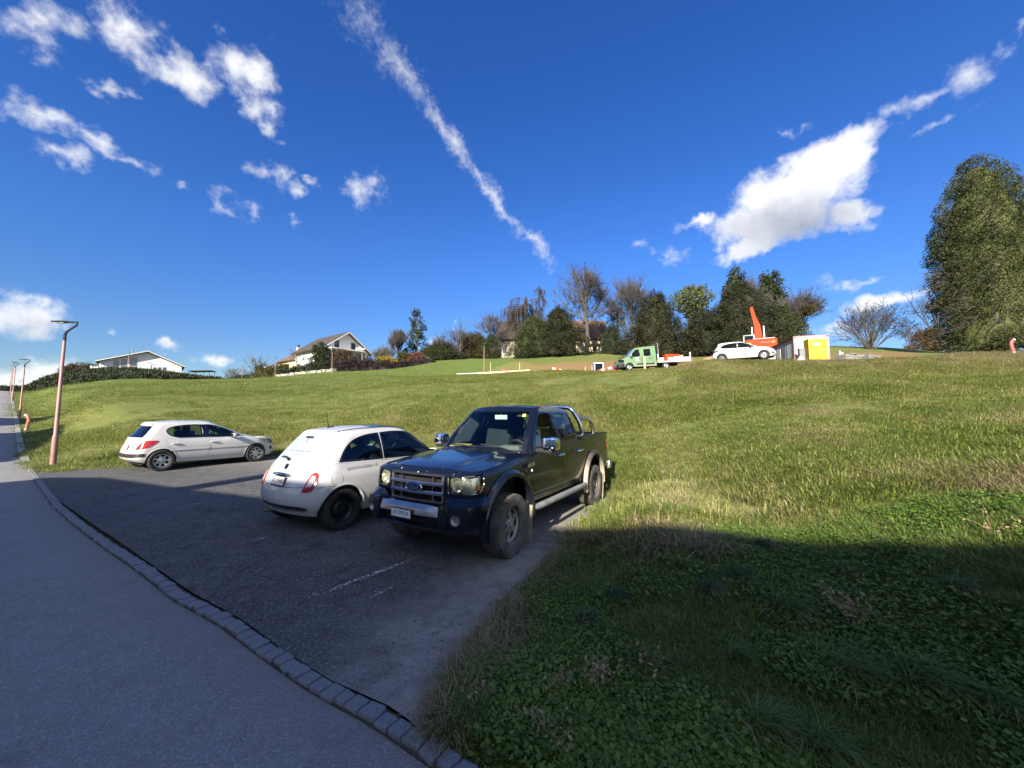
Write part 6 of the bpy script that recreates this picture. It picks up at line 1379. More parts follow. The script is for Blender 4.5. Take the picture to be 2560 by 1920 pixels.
M['red_paint'] = pmat('red_paint', (.55, .05, .03), .5, var=.1); M['soil'] = pmat('clay_lump', (.30, .20, .11), .95, var=.35, scale=4, bmp=.6, bscale=10)
# white 208-like hatchback on the crest
def build_crest_car():
    yaw = R(-33); p = (15.64, 27.67, zz(905, 27)); q = tuple(np.array(p) + (2.54 * math.cos(yaw), 2.54 * math.sin(yaw), .04)); root = thing('crest_car', 'white five-door hatchback parked on the meadow crest before the excavator', 'car', p, yaw)
    root.rotation_euler = (0, -math.atan2(q[2] - p[2], math.hypot(q[0] - p[0], q[1] - p[1])), yaw)
    sp = dict(xf=3.26, xr=-.66, wb=2.54, ht=1.46, hw=.85, wr=.31, arch=.345, xj=1.98, xa=2.3, hood=[(1.9, .98), (2.3, .955), (2.7, .90), (3.0, .80), (3.2, .68)], belt=[(-.8, .98), (-.3, .96), (.6, .93), (1.4, .915), (2.1, .91)],
              door1=[(1.13, .32), (2.06, .32), (2.12, .60), (2.03, .95), (1.12, .98)], door2=[(.42, .34), (1.10, .32), (1.10, .98), (.10, .99), (.08, .75), (.28, .62)],
              tail=[('r', (.55, .72)), ('r', (.68, .70)), ('s', (-.38, .73)), ('s', (-.22, .80)), ('s', (-.16, .87)), ('s', (-.30, .88)), ('r', (.68, .83))], head=[('f', (.45, .68)), ('f', (.58, .66)), ('s', (2.95, .70)), ('s', (2.55, .82)), ('s', (2.68, .84)), ('f', (.55, .76))],
              roof=[(-.45, 1.39), (-.1, 1.44), (.5, 1.47), (1.0, 1.455), (1.4, 1.41), (1.7, 1.33)], rw0=-.50, rw1=-.24, ws0=2.42, ws1=1.42, zt=1.36, zb=.93,
              win1=[(1.07, .945), (1.07, .945), (1.06, 1.32), (1.06, 1.32), (1.3, 1.30), (1.62, 1.17), (1.92, 1.02), (2.05, .94), (2.03, .925), (2.03, .925)], win2=[(.97, .95), (.97, .95), (.94, 1.325), (.94, 1.325), (.55, 1.315), (.15, 1.25), (-.05, 1.10), (-.02, 1.03), (.2, .985), (.5, .96)],
              pillar=[(.96, .95), (1.08, .945), (1.07, 1.32), (.93, 1.325)], h1=1.28, h2=.31, hz=.82, gl='glass_dark', tlm='red_dark', mir=(1.80, .93, .97), mirm='gloss_black')
    B, G = hatch5(root, M['white_paint2'], sp)
    ap = B.side([(2.98, .36), (3.12, .36), (3.08, .50), (3.02, .52)], (.6, 2.6)); [panel('bumper_vent', B, ap, [], M['under'], root, .05, .004, .01, s) for s in 'LR']
    for x, s in ((0, 1), (0, -1)): wheel(root, (x, s * .765, .31), s, .31, .195, .19, 'steel', 'rubber', 'steel_grey')
    for x, s in ((2.54, 1), (2.54, -1)): wheel(root, (x, s * .765, .31), s, .31, .195, .21, 'multi', 'rubber', 'alloy')
    return root
build_crest_car()
# green double-cab tipper
def build_tipper():
    p = onground(1567, 37.6); q = onground(1640, 37.6); yaw = math.pi; root = thing('tipper_truck', 'pale green double-cab light truck with white drop-side bed on the building site', 'truck', (p[0], 37.6, at(1567, 929, 37.6)[2]), 0)
    root.rotation_euler = (0, R(-2.6), 0)   # nose points to -x
    s = lambda pts: pts
    cab = [(-.95, .42), (-.98, .75), (-.90, .98), (-.55, 1.18), (-.10, 1.35), (.55, 2.08), (.75, 2.22), (1.2, 2.28), (2.62, 2.36), (2.66, 2.30), (2.66, .42), (2.66, .36), (.55, .36)]
    def cabsurf(w0):
        f = lambda x, z: w0 - .16 * sstep(1.25, 2.3, z) - .10 * sstep(.2, -.95, x)
        return f
    f = cabsurf(1.0)
    class SideS:
        def P(s_, a, b): a = np.asarray(a, float); b = np.asarray(b, float); return np.stack([a, -f(a, b), b], 1)
    arch = circ(.42, 28, (0, .36)); w1 = rpoly([(-.02, 1.30), (.32, 1.30), (1.02, 1.36), (1.12, 1.45), (1.05, 2.08), (.70, 2.04), (.50, 1.84)], .06); w2 = rpoly([(1.48, 1.36), (2.16, 1.38), (2.18, 2.08), (1.48, 2.06)], .1)
    geos = []
    v, fc = panel_geo(SideS(), cab, [arch, w1, w2], .08, 0, .03, 'L'); geos += [(v, fc), (v * np.array([1, -1, 1.]), [t[::-1] for t in fc])]
    # roof / bonnet / front skin swept across between the two sides
    top = densify(cab[:10] + [cab[10]], .12)[:-14] if False else cab[:11]
    tp = []
    for a_, b_ in zip(top, top[1:]):
        k = max(1, int(math.hypot(b_[0] - a_[0], b_[1] - a_[1]) / .12)); tp += [(a_[0] + (b_[0] - a_[0]) * i / k, a_[1] + (b_[1] - a_[1]) * i / k) for i in range(k)]
    tp.append(top[-1]); V = []; n = 9
    for x, z in tp:
        w = float(f(np.array(x), np.array(z)))
        for j in range(n): t = -1 + 2 * j / (n - 1); V.append((x - (.10 if x < .6 and z < 2.1 else 0) * (1 - t * t), w * t, z + .05 * (1 - t * t) * (1 if z > 1.2 else 0)))
    F = [(i * n + j, i * n + j + 1, (i + 1) * n + j + 1, (i + 1) * n + j) for i in range(len(tp) - 1) for j in range(n - 1)]
    glass_rows = [i for i in range(len(tp) - 1) if -.08 <= tp[i][0] <= .52 and tp[i][1] > 1.33]
    Fg = [q for q in F if q[0] // n in glass_rows and 0 < q[0] % n < n - 2]; Fb = [q for q in F if q not in set(Fg)]
    geos.append((np.array(V), Fb)); join_geo('cab', geos, M['green_paint'], root); mesh_obj('windshield', V, Fg, M['glass_dark'], root, 179)
    for sg in (1, -1):
        for nm, w_ in (('front_door', w1), ('rear_door', w2)):
            v, fc = panel_geo(SideS(), inset(w_, -.02), [], .1, -.015, 0, 'L'); v = v * np.array([1, 1.0 * sg, 1]); mesh_obj('window', v, fc, M['glass_dark'], root, 179)
        for x0, x1 in ((.98, 1.06), (2.02, 2.10)): q = MB(); q.box(x0, x1, sg * 1.0 - .02, sg * 1.0 + .02, 1.02, 1.2); q.obj('handle', M['black'], root, smooth=None)
        for x_ in (1.22, 1.30, 2.3): q = MB(); q.box(x_ - .008, x_ + .008, sg * 1.0 - .006, sg * 1.0 + .006, .5, 1.3); q.obj('door_gap', M['under'], root, smooth=None)
        q = MB(); q.box(.72, 2.5, sg * 1.0 - .015, sg * 1.0 + .03, .52, .66); q.obj('rubbing_strip', M['black'], root, smooth=None)
        q = MB(); q.box(.62, .98, sg * 1.0 - .004, sg * 1.0 + .008, .92, 1.22); sgn_ = q.obj('door_sign', M['plate'], root, smooth=None)
        flat_text('lettering', 'GP', .2, M['grey_ink'], sgn_, (.80, sg * 1.0 + sg * .010, 1.14), (-sg * -1.0 if sg > 0 else 1, 0, 0) if False else (1 if sg < 0 else -1, 0, 0), (0, 0, 1), width=.22, height=.1)
        q = MB(); q.box(-.07, .07, -.11, .11, -.14, .16, c=(.18, sg * 1.16, 1.42), bev=.05); mo = q.obj('mirror', M['chrome_dull'], root)
        q = MB(); q.box(-.97, -.45, sg * .72 - .22, sg * .72 + .22, .80, 1.10, M=None, bev=.04); q.obj('headlight', M['glass_dark'], root)
    q = MB(); q.box(-1.06, -.42, -.96, .96, .30, .78, bev=.10); q.obj('bumper', M['black'], root)
    q = MB(); q.box(-.8, 5.0, -.42, .42, .38, .62); q.box(.0, 2.5, -.85, .85, .40, .5); q.obj('chassis', M['under'], root, smooth=None)
    q = MB(); q.box(.5, 2.5, -.8, .8, .6, 1.0); [q.box(x - .1, x + .1, y - .25, y + .25, 1.0, 1.75, bev=.05) for x in (1.0, 2.2) for y in (-.5, .5)]; q.obj('seats', M['interior'], root)
    hb = MB(); [hb.box(2.86, 2.94, y - .04, y + .04, .8, 2.62) for y in (-.98, .98)]; [hb.box(2.87, 2.93, -.95, .95, z - .03, z + .03) for z in (1.5, 1.9, 2.3, 2.58)]; hb.obj('headboard_frame', M['grey_metal'], root, smooth=None)
    mg = MB(); [mg.box(2.89, 2.905, y - .012, y + .012, 1.1, 2.58) for y in np.arange(-.9, .95, .12)]; mo = mg.obj('headboard_mesh', M['dark_metal'], root, smooth=None); mo['kind'] = 'stuff'
    bd = MB(); bd.box(2.82, 6.05, -1.02, 1.02, .66, .78); bd.obj('bed_floor', M['white_paint2'], root, smooth=None)
    for sg in (1, -1):
        for x0, x1, z1 in ((2.82, 3.40, 1.12), (3.80, 5.95, 1.10)): q = MB(); q.box(x0, x1, sg * 1.02 - .025, sg * 1.02 + .025, .66, z1); q.obj('drop_side', M['white_paint2'], root, smooth=None)
        q = MB(); q.box(5.96, 6.05, sg * 1.02 - .045, sg * 1.02 + .045, .66, 1.55); q.obj('corner_post', M['white_paint2'], root, smooth=None); q = MB(); q.box(2.80, 2.9, sg * 1.02 - .05, sg * 1.02 + .05, .66, 1.5); q.obj('corner_post', M['white_paint2'], root, smooth=None)
    q = MB(); q.box(6.0, 6.05, -.97, .97, .66, 1.08); q.obj('tailgate', M['white_paint2'], root, smooth=None)
    for x, s_ in ((0, 1), (0, -1), (3.6, 1), (3.6, -1)): wheel(root, (x, s_ * .86, .345), s_, .345, .22, .21, 'steel', 'rubber', 'alloy')
    def onbed(x, z): v = Matrix.Rotation(R(-2.6), 4, 'Y') @ Vector((x, 0, z)); return (root.location[0] + v.x, root.location[1], root.location[2] + v.z)
    t = thing('orange_toolbox', 'orange crate lying in the bed of the green truck', 'crate', onbed(4.45, .78), 0); q = MB(); q.box(-.7, .7, -.5, .2, 0, .66, bev=.02); q.obj('box', M['orange'], t); q = MB(); q.box(-.72, .72, -.52, .22, .66, .72); q.obj('lid', M['orange'], t, smooth=None)
    t = thing('white_sack', 'white sack of material in the bed of the green truck', 'sack', onbed(4.9, .78), 0); q = MB(); q.box(-.55, .55, -.85, -.55, 0, .42, bev=.14, taper=(.7, .7)); q.obj('bag', M['tarp_white'], t)
    t = thing('yellow_bucket', 'pale yellow bucket at the back of the truck bed', 'bucket', onbed(5.55, .78), 0); q = MB(); q.lathe([(0, 0), (.17, 0), (.22, .62), (.2, .62), (.16, .04)], 14, 'z'); q.obj('bucket_body', M['pipe_yellow'], t)
    return root
tipper = build_tipper()
# orange excavator seen from behind
def build_excavator():
    Y = 38.0; c = at(1904, 880, Y); gz0 = at(1904, 845, Y)[2] - 2.35; root = thing('excavator', 'orange crawler excavator with raised boom behind the white crest car', 'excavator', (c[0], Y, gz0), R(-31))
    hw = 1.38
    cw = MB(); cw.box(-hw, hw, 0, .9, 1.05, 2.30, bev=.16); cwo = cw.obj('counterweight', M['orange'], root)
    flat_text('lettering', 'HITACHI', .3, M['pink_steel'], cwo, (.35, -.005, 1.90), (1, 0, 0), (0, 0, 1), width=.78, height=.14)
    for x in (-1.02, 1.02): q = MB(); q.box(x - .16, x + .16, -.012, .004, 1.80, 1.97); q.obj('reflector', M['amber'], cwo, smooth=None)
    q = MB(); q.box(-hw + .05, hw - .05, .9, 3.6, 1.05, 2.05, bev=.06); q.obj('upper_body', M['orange'], root)
    q = MB(); q.box(-.7, hw - .15, .5, 2.6, 2.3, 2.42, bev=.04); q.obj('engine_cover', M['grey_metal'], root); q = MB(); q.tube([(.55, 1.2, 2.4), (.55, 1.2, 2.75)], .06, 8); q.obj('exhaust', M['dark_metal'], root)
    cab = MB(); x0, x1, y0, y1, z0, z1 = -1.45, -.52, 2.0, 3.6, 1.4, 3.0
    for (a, b) in ((x0, y0), (x1, y0), (x0, y1), (x1, y1)): cab.box(a - .06, a + .06, b - .06, b + .06, z0, z1)
    cab.box(x0 - .08, x1 + .08, y0 - .08, y1 + .08, z1, z1 + .12, bev=.04); cab.box(x0 - .06, x1 + .06, y0 - .05, y1, z0 - .3, z0 + .35); cab.obj('cab', M['grey_metal'], root)
    q = MB(); q.box(x0 + .06, x1 - .06, y0 - .02, y0, z0 + .35, z1); q.box(x0 - .02, x0, y0 + .06, y1 - .06, z0 + .35, z1); q.box(x1, x1 + .02, y0 + .06, y1 - .06, z0 + .35, z1); q.box(x0 + .06, x1 - .06, y1, y1 + .02, z0 + .35, z1); q.obj('cab_glass', M['glass'], root, smooth=None)
    q = MB(); q.box(x0 - .3, x0 - .12, y1, y1 + .06, 2.2, 2.7); q.obj('cab_mirror', M['dark_metal'], root, smooth=None)
    # boom seen along its length, rising away and leaning left, arm folded beyond
    def beam(path, w, d):
        V = []; F = []
        for (x, y, z), wi, di in zip(path, w, d):
            for a, b in ((-1, -1), (1, -1), (1, 1), (-1, 1)): V.append((x + a * wi / 2, y + b * di / 2, z))
        for i in range(len(path) - 1):
            for j in range(4): F.append((i * 4 + j, i * 4 + (j + 1) % 4, (i + 1) * 4 + (j + 1) % 4, (i + 1) * 4 + j))
        F += [(3, 2, 1, 0), tuple(range((len(path) - 1) * 4, len(path) * 4))]; return V, F
    q = MB(); q.add(*beam([(.0, 3.2, 1.9), (-.05, 3.4, 3.2), (-.14, 3.7, 4.4), (-.28, 3.95, 5.1)], [.74, .66, .58, .44], [.9, .8, .8, .6])); q.obj('boom', M['orange'], root)
    q = MB(); q.add(*beam([(-.26, 3.9, 4.9), (-.42, 4.05, 5.7), (-.52, 4.0, 6.3), (-.54, 3.9, 6.6)], [.40, .37, .31, .2], [.6, .6, .5, .3])); q.obj('arm', M['orange'], root)
    q = MB(); q.box(-.66, .66, 2.9, 3.7, 1.9, 2.55, bev=.05); q.obj('boom_foot', M['orange'], root)
    for x in (-.58, .50): q = MB(); q.tube([(x, 3.3, 2.0), (x - .01, 3.25, 2.75)], .09, 8); q.obj('cylinder', M['orange'], root); q = MB(); q.tube([(x - .01, 3.25, 2.75), (x - .04, 3.3, 4.2)], .065, 8); q.obj('piston', M['plate'], root)
    q = MB(); q.tube([(-.62, 3.8, 5.2), (-.66, 3.7, 4.4), (-.6, 3.5, 3.6), (-.5, 3.3, 2.6)], .03, 6); q.obj('hydraulic_hose', M['black'], root)
    for x in (-1.05, 1.05): q = MB(); q.box(x - .28, x + .28, -.6, 3.9, 0, .85, bev=.2); q.obj('track', M['under'], root)
    q = MB(); q.lathe([(.7, .85), (.7, 1.05)], 20, 'z', (0, 1.6, 0)); q.box(-.8, .8, .4, 3, .4, .9); q.obj('undercarriage', M['under'], root)
    return root
build_excavator()
# site cabin container
def build_container():
    Y = 31.0; x0 = at(1986, 880, Y)[0]; x1 = x0 + 2.4; zt = at(1986, 841, Y)[2]; fl = zt - 2.6; W = x1 - x0; L = 5.6
    root = thing('site_cabin', 'cream site cabin container with pink steel frame and grey side', 'container', (x0, Y, fl), R(-18))
    q = MB(); q.box(.06, W - .06, .05, L - .05, .08, 2.5); q.obj('body', M['grey_panel'], root, smooth=None)
    q = MB(); q.box(.12, W - .12, .028, .047, .12, 2.46); q.obj('end_panel', M['cream_panel'], root, smooth=None)
    for x in (.07, W - .07):
        for y in (.07, L - .07): q = MB(); q.box(x - .09, x + .09, y - .09, y + .09, 0, 2.6); q.obj('corner_post', M['pink_steel'], root, smooth=None)
    for y in (.07, L - .07):
        for z in (.08, 2.52): q = MB(); q.box(.16, W - .16, y - .08, y + .08, z - .08, z + .08); q.obj('frame_rail', M['pink_steel'], root, smooth=None)
    for x in (.07, W - .07):
        for z, mt in ((.08, 'pink_steel'), (2.52, 'dark_metal')): q = MB(); q.box(x - .08, x + .08, .16, L - .16, z - .08, z + .08); q.obj('frame_rail', M[mt], root, smooth=None)
    for x in (.07, W - .07): q = MB(); q.box(x - .05, x + .05, -.026, -.018, 2.45, 2.56); q.obj('corner_casting', M['black'], root, smooth=None)
    for y0, y1 in ((.6, 1.7), (3.2, 4.2)): q = MB(); q.box(.03, .058, y0, y1, .9, 2.1); f = q.obj('shutter', M['cream_panel'], root, smooth=None)
    q = MB(); q.box(.03, .058, 2.0, 2.9, .15, 2.2); q.obj('door', M['grey_panel'], root, smooth=None)
    return root, x0, Y, fl, W
cabin_root, cx0, cY, cfl, cW = build_container()
def build_toilet():
    Y = 29.0; x0 = at(2022.5, 880, Y)[0]; x1 = x0 + 1.14; zt = at(2040, 849, Y)[2]; W = x1 - x0; b = zt - 2.15
    root = thing('portable_toilet', 'yellow portable toilet cabin with grey roof before the site container', 'toilet cabin', (x0, Y, b), R(-22))
    q = MB(); q.box(0, W, 0, W, 0, 2.15); q.obj('walls', M['yellow_plastic'], root, smooth=None)
    for a, bb in ((.04, W / 2 - .01), (W / 2 + .01, W - .04)): q = MB(); q.box(a, bb, -.025, -.002, .1, 1.45, bev=.008); q.obj('door_panel', M['yellow_plastic'], root)
    q = MB(); q.box(.04, W - .04, -.025, -.002, 1.48, 2.1, bev=.008); q.obj('top_panel', M['yellow_plastic'], root)
    q = MB(); q.box(W * .3, W * .62, -.034, -.026, 1.62, 1.84); sg = q.obj('door_sign', M['plate'], root, smooth=None); q = MB(); q.box(W * .42, W * .58, -.037, -.0345, 1.68, 1.78); q.obj('sign_mark', M['grey_ink'], sg, smooth=None)
    q = MB(); q.box(-.05, W + .05, -.06, W + .05, 2.15, 2.24, bev=.03, taper=(.98, .98)); q.obj('roof', M['pipe_grey'], root); return root
build_toilet()
p = onground(2004, 28.6); t = thing('big_bag', 'crumpled white bulk bag between the cabin and the yellow toilet', 'bag', (p[0], p[1], p[2] - .05), .2)
bm = bmesh.new(); bmesh.ops.create_icosphere(bm, subdivisions=3, radius=.5)
for v in bm.verts: v.co *= 1 + .16 * math.sin(v.co.x * 9 + v.co.z * 5) * math.cos(v.co.y * 7); v.co.x *= .6; v.co.y *= .7; v.co.z = max(v.co.z, -.35) * 1.1 + .3
me = bpy.data.meshes.new('bag'); bm.to_mesh(me); bm.free(); me.materials.append(M['tarp_white']); me.shade_smooth(); link(bpy.data.objects.new('bag', me), t)
# bin beside the toilet
t = thing('grey_bin', 'grey bin standing against the cream cabin wall', 'bin', (at(2004, 900, 30.2)[0], 30.1, cfl), R(-18)); q = MB(); q.box(-.22, .22, -.2, .15, .05, 1.35, taper=(1.15, 1.15)); q.obj('bin_body', M['grey_panel'], t, smooth=None); q = MB(); q.box(-.27, .27, -.25, .2, 1.35, 1.42); q.obj('lid', M['grey_panel'], t, smooth=None)
# grey trailer box behind the car bonnet
t = thing('trailer', 'pale grey box trailer behind the bonnet of the crest car', 'trailer', (at(1908, 900, 30.5)[0], 30.5, gz(at(1908, 900, 30.5)[0], 30.5)), R(-10))
q = MB(); q.prism([(0, .55), (.92, .55), (.92, 1.28), (0, 1.55)], 0, 1.4, 'y'); q.obj('box', M['pipe_grey'], t, smooth=None); q = MB(); q.tube([(.92, .2, 0), (.92, .2, 1.3)], .035, 6); q.tube([(.95, .2, 1.0), (1.5, .2, .2)], .03, 6); q.obj('drawbar', M['grey_metal'], t)
for s_ in (0, 1): wheel(t, (.45, s_ * 1.4, .3), -1 if s_ == 0 else 1, .3, .16, .17, 'steel', 'rubber', 'steel_grey')
# stack of old slabs with soil
sl = thing('slab_pile', 'pile of old grey concrete slabs beside the soil heap', 'slabs', (at(2102, 920, 24.6)[0], 24.6, zz(896, 24.6) - .12), 0)
for k, (x, y, z, w, h, a) in enumerate(((.35, 0, .0, .8, .16, .05), (1.15, .1, .0, .9, .14, -.04), (1.95, 0, .02, .9, .15, .06), (.42, .05, .17, .75, .2, .10), (1.05, .1, .16, .62, .2, -.08), (1.95, .05, .18, .85, .12, .05), (.55, 0, .36, .5, .08, .02), (1.8, .1, .3, .35, .1, .15))):
    q = MB(); q.box(-w / 2, w / 2, -.4, .4, 0, h, M=rotm(0, a * .5, a), c=(x, y, z), bev=.02); q.obj('slab', M['slab'], sl)
t = thing('grey_pipe_end', 'short pale pipe standing on the slab pile', 'pipe', (at(2107, 920, 24.6)[0], 24.75, zz(890, 24.6) - .15), 0); q = MB(); q.tube([(0, 0, 0), (0, 0, .55)], .05, 10); q.tube([(.08, 0, .3), (.16, 0, .42), (.2, 0, .30)], .06, 8); q.obj('pipe', M['pipe_grey'], t)
# clay lumps by the car and behind it
for k, (px, Y, s) in enumerate(((1775, 28, .55), (1768, 28.5, .4), (1783, 28.3, .65), (1835, 36, .5), (1850, 36, .6), (1862, 36.5, .55))):
    p = onground(px, Y); t = thing('clay_lump', ('middle clay lump behind the crest car tail', 'smallest clay lump behind the crest car tail', 'largest clay lump behind the crest car tail', 'smaller clay lump heaped before the excavator', 'bigger clay lump heaped before the excavator', 'clay lump nearest the excavator tracks')[k], 'soil heap', p, k * 1.1, 'lumps of dug clay')
    bm = bmesh.new(); bmesh.ops.create_icosphere(bm, subdivisions=2, radius=s)
    for v in bm.verts: v.co *= 1 + rnd.uniform(-.18, .18); v.co.z = v.co.z * .75 + s * .35
    me = bpy.data.meshes.new('lump'); bm.to_mesh(me); bm.free(); me.materials.append(M['soil']); link(bpy.data.objects.new('lump', me), t)
# mini digger with white cab, half in the pit
p = at(1497, 920, 41.5); zb = zz(928, 41.5) - .3
t = thing('mini_digger', 'mini excavator with white cab in the clay pit, red boom lowered', 'excavator', (p[0], 41.5, zb), 0)
q = MB()
for a, b in ((-.48, 0), (.48, 0), (-.48, 1.1), (.48, 1.1)): q.box(a - .06, a + .06, b - .06, b + .06, 0, 1.15)
q.box(-.56, .56, -.1, 1.2, 1.15, 1.28, bev=.04); q.box(-.54, .54, -.06, 1.16, -.3, .3); q.obj('cab', M['white_paint2'], t)
q = MB(); q.box(-.42, .42, -.02, 0, .3, 1.15); q.box(-.5, -.48, .06, 1.04, .3, 1.15); q.box(.48, .5, .06, 1.04, .3, 1.15); q.obj('cab_glass', M['glass_dark'], t, smooth=None)
q = MB(); q.tube([(.4, -.2, -.1), (1.0, -.3, .15), (1.7, -.3, .35), (2.3, -.3, .75), (2.7, -.3, .35)], .11, 8); q.obj('boom', M['red_paint'], t); q = MB(); q.tube([(.58, -.1, 1.3), (.58, -.1, 1.42)], .07, 8); q.obj('work_lamp', M['black'], t)
# red and white boards
def board(a, b, n, label, red0=False):
    A, B_ = np.array(a), np.array(b); t = thing('warning_board', label, 'barrier', a, 0, 'red and white site barriers'); L = np.linalg.norm(B_ - A); d = (B_ - A) / L; up = np.array([0, 0, 1.]) - d * d[2]; up /= np.linalg.norm(up); w = np.cross(d, up); Mx = np.stack([d, w, up], 1)
    for k in range(n): q = MB(); q.box(L * k / n + .003, L * (k + 1) / n - .003, -.02, .02, -.10, .10, M=Mx); q.obj('stripe', M['red_paint' if (k % 2 == 0) == red0 else 'white_print'], t, smooth=None)
    q = MB(); q.tube([(d[0] * L * .1, .03, d[2] * L * .1), (d[0] * L * .1, .03, d[2] * L * .1 - .8)], .03, 6); q.tube([(d[0] * L * .9, .03, d[2] * L * .9), (d[0] * L * .9, .03, d[2] * L * .9 - .8)], .03, 6); q.obj('stake', M['timber'], t)
board(at(1381, 921, 43), at(1422, 929, 43.2), 5, 'red and white board tilting down to the right in the clay pit'); board(at(1494, 927, 39), at(1546, 915, 39), 6, 'red and white board rising towards the nose of the green truck', True)
# stakes, pipes
for k, (px, Y, y0, y1, lb) in enumerate(((1463, 41, 917, 928, 'short pale timber stake in the clay pit'), (1612, 36.2, 891, 921, 'timber stake before the rear door of the green truck'), (1226, 54, 906, 931, 'thin stake beside the street lamp of the site'), (1299, 50, 907, 935, 'thin stake behind the yellow pipes'), (1384, 42, 922, 930, 'low stake beside the red and white board'))):
    a = at(px, y1, Y); b = at(px, y0, Y); t = thing('stake', lb, 'stake', (a[0], a[1], a[2] - .3), 0, 'setting-out stakes'); q = MB(); q.box(-.035 if k != 1 else -.09, .035 if k != 1 else .09, -.02, .02, 0, b[2] - a[2] + .3); q.obj('lath', M['timber'], t, smooth=None)
def pipe(px0, py0, px1, py1, Y0, Y1, r, mt, label):
    a, b = np.array(at(px0, py0, Y0)), np.array(at(px1, py1, Y1)); t = thing('pipe_length', label, 'pipe', tuple(a), 0, 'pipes lying on the crest'); q = MB(); q.tube([(0, 0, 0), tuple(b - a)], r, 12); q.obj('pipe', M[mt], t); q = MB(); d = (b - a) / np.linalg.norm(b - a); q.tube([tuple((b - a) - d * .5), tuple((b - a) + d * .05)], r * 1.25, 12); q.obj('socket', M[mt], t)
pipe(1200, 933, 1325, 926, 49.5, 47.5, .11, 'pipe_yellow', 'long pale yellow drain pipe lying along the crest, upper one'); pipe(1198, 934.5, 1290, 930.5, 49.3, 47.7, .11, 'pipe_yellow', 'second pale yellow drain pipe lying below the other'); pipe(1142, 935, 1200, 933, 51.5, 50, .08, 'pipe_grey', 'grey pipe lying at the left end of the yellow pipes')
a = at(1334, 929, 45.8); t = thing('culvert_ring', 'grey half-buried concrete ring at the end of the yellow pipes', 'concrete ring', (a[0], a[1], a[2] - .45), 0); q = MB(); q.lathe([(.55, 0), (.62, 0), (.62, 1.1), (.55, 1.1), (.55, 0)], 28, 'x'); q.obj('ring', M['pipe_grey'], t)
a = at(1262, 926, 52); t = thing('red_tarp', 'small heap of red plastic netting behind the yellow pipes', 'netting', (a[0], a[1], a[2] - .2), 0); q = MB(); q.box(-.5, .5, -.2, .2, 0, .4, bev=.12, taper=(.5, .5)); q.obj('net', M['red_paint'], t)
# white bench-like frames far off, a flat stone on the far verge
p = onground(595, 82); t = thing('white_plank', 'white plank lying on the grass below the clipped hedge', 'plank', p, .1); q = MB(); q.box(-.9, .9, -.1, .1, .0, .14, bev=.02); q.obj('board', M['white_print'], t)
p = onground(2144, 66); t = thing('goal_frame', 'small white frame standing on the far meadow by the bare bush', 'frame', p, 0); q = MB(); q.tube([(-.45, 0, -.1), (-.45, 0, .75), (.5, 0, .85), (.5, 0, -.1)], .05, 6); q.obj('frame', M['white_print'], t)

# ---------------------------------------------------------------- trees, shrubs, hedges
def leafmat(name, dark, light, trans=.25, scale=.6, rough=.7):
    m, nt, out = nodes(name); b = N(nt, 'BsdfPrincipled'); co = coord(nt); gi = N(nt, 'NewGeometry').outputs['Random Per Island']
    f = mth(nt, 'ADD', mth(nt, 'MULTIPLY', noise(nt, co, scale, 5, .65), .55), mth(nt, 'MULTIPLY', gi, .45)); c = ramp(nt, f, [(.28, dark), (.72, light)]); nt.links.new(c, b.inputs['Base Color']); b.inputs['Roughness'].default_value = rough; b.inputs['Specular IOR Level'].default_value = .25
    t = N(nt, 'BsdfTranslucent'); nt.links.new(c, t.inputs[0]); mx = N(nt, 'MixShader'); mx.inputs[0].default_value = trans; nt.links.new(b.outputs[0], mx.inputs[1]); nt.links.new(t.outputs[0], mx.inputs[2]); nt.links.new(mx.outputs[0], out.inputs[0]); return m
M['bark'] = pmat('grey_brown_bark', (.082, .072, .062), .95, var=.35, scale=2, bmp=.5, bscale=6)
M['bark_pale'] = pmat('pale_grey_bark', (.13, .118, .105), .95, var=.3, scale=2, bmp=.4, bscale=6)
M['twig_violet'] = pmat('violet_brown_twigs', (.082, .072, .068), .9, var=.25, scale=1)
M['twig_brown'] = pmat('brown_twigs', (.072, .058, .047), .9, var=.3, scale=1)
M['yew'] = leafmat('dark_yew_needles', (.012, .017, .008), (.055, .055, .026), .12)
M['yew_green'] = leafmat('green_yew_needles', (.014, .026, .008), (.075, .085, .025), .15)
M['conifer'] = leafmat('conifer_needles', (.014, .024, .012), (.075, .088, .036), .15)
M['sequoia'] = leafmat('sequoia_foliage', (.012, .022, .010), (.105, .115, .038), .12, .5)
M['pine_pale'] = leafmat('pale_pine_needles', (.05, .07, .025), (.17, .18, .075), .2)
M['thuja'] = leafmat('brown_green_hedge', (.03, .032, .010), (.11, .095, .035), .15)
M['hedge_dark'] = leafmat('dark_winter_hedge', (.014, .010, .012), (.055, .04, .04), .1)
M['brown_leaf'] = leafmat('brown_winter_foliage', (.05, .035, .018), (.15, .10, .055), .2)
M['yellow_leaf'] = leafmat('yellow_blossom', (.22, .15, .02), (.48, .36, .06), .3)
M['red_twig'] = leafmat('red_brown_shrub', (.09, .04, .028), (.22, .10, .07), .2)
M['juniper'] = leafmat('juniper_cover', (.014, .022, .012), (.065, .075, .036), .12, 1.2)
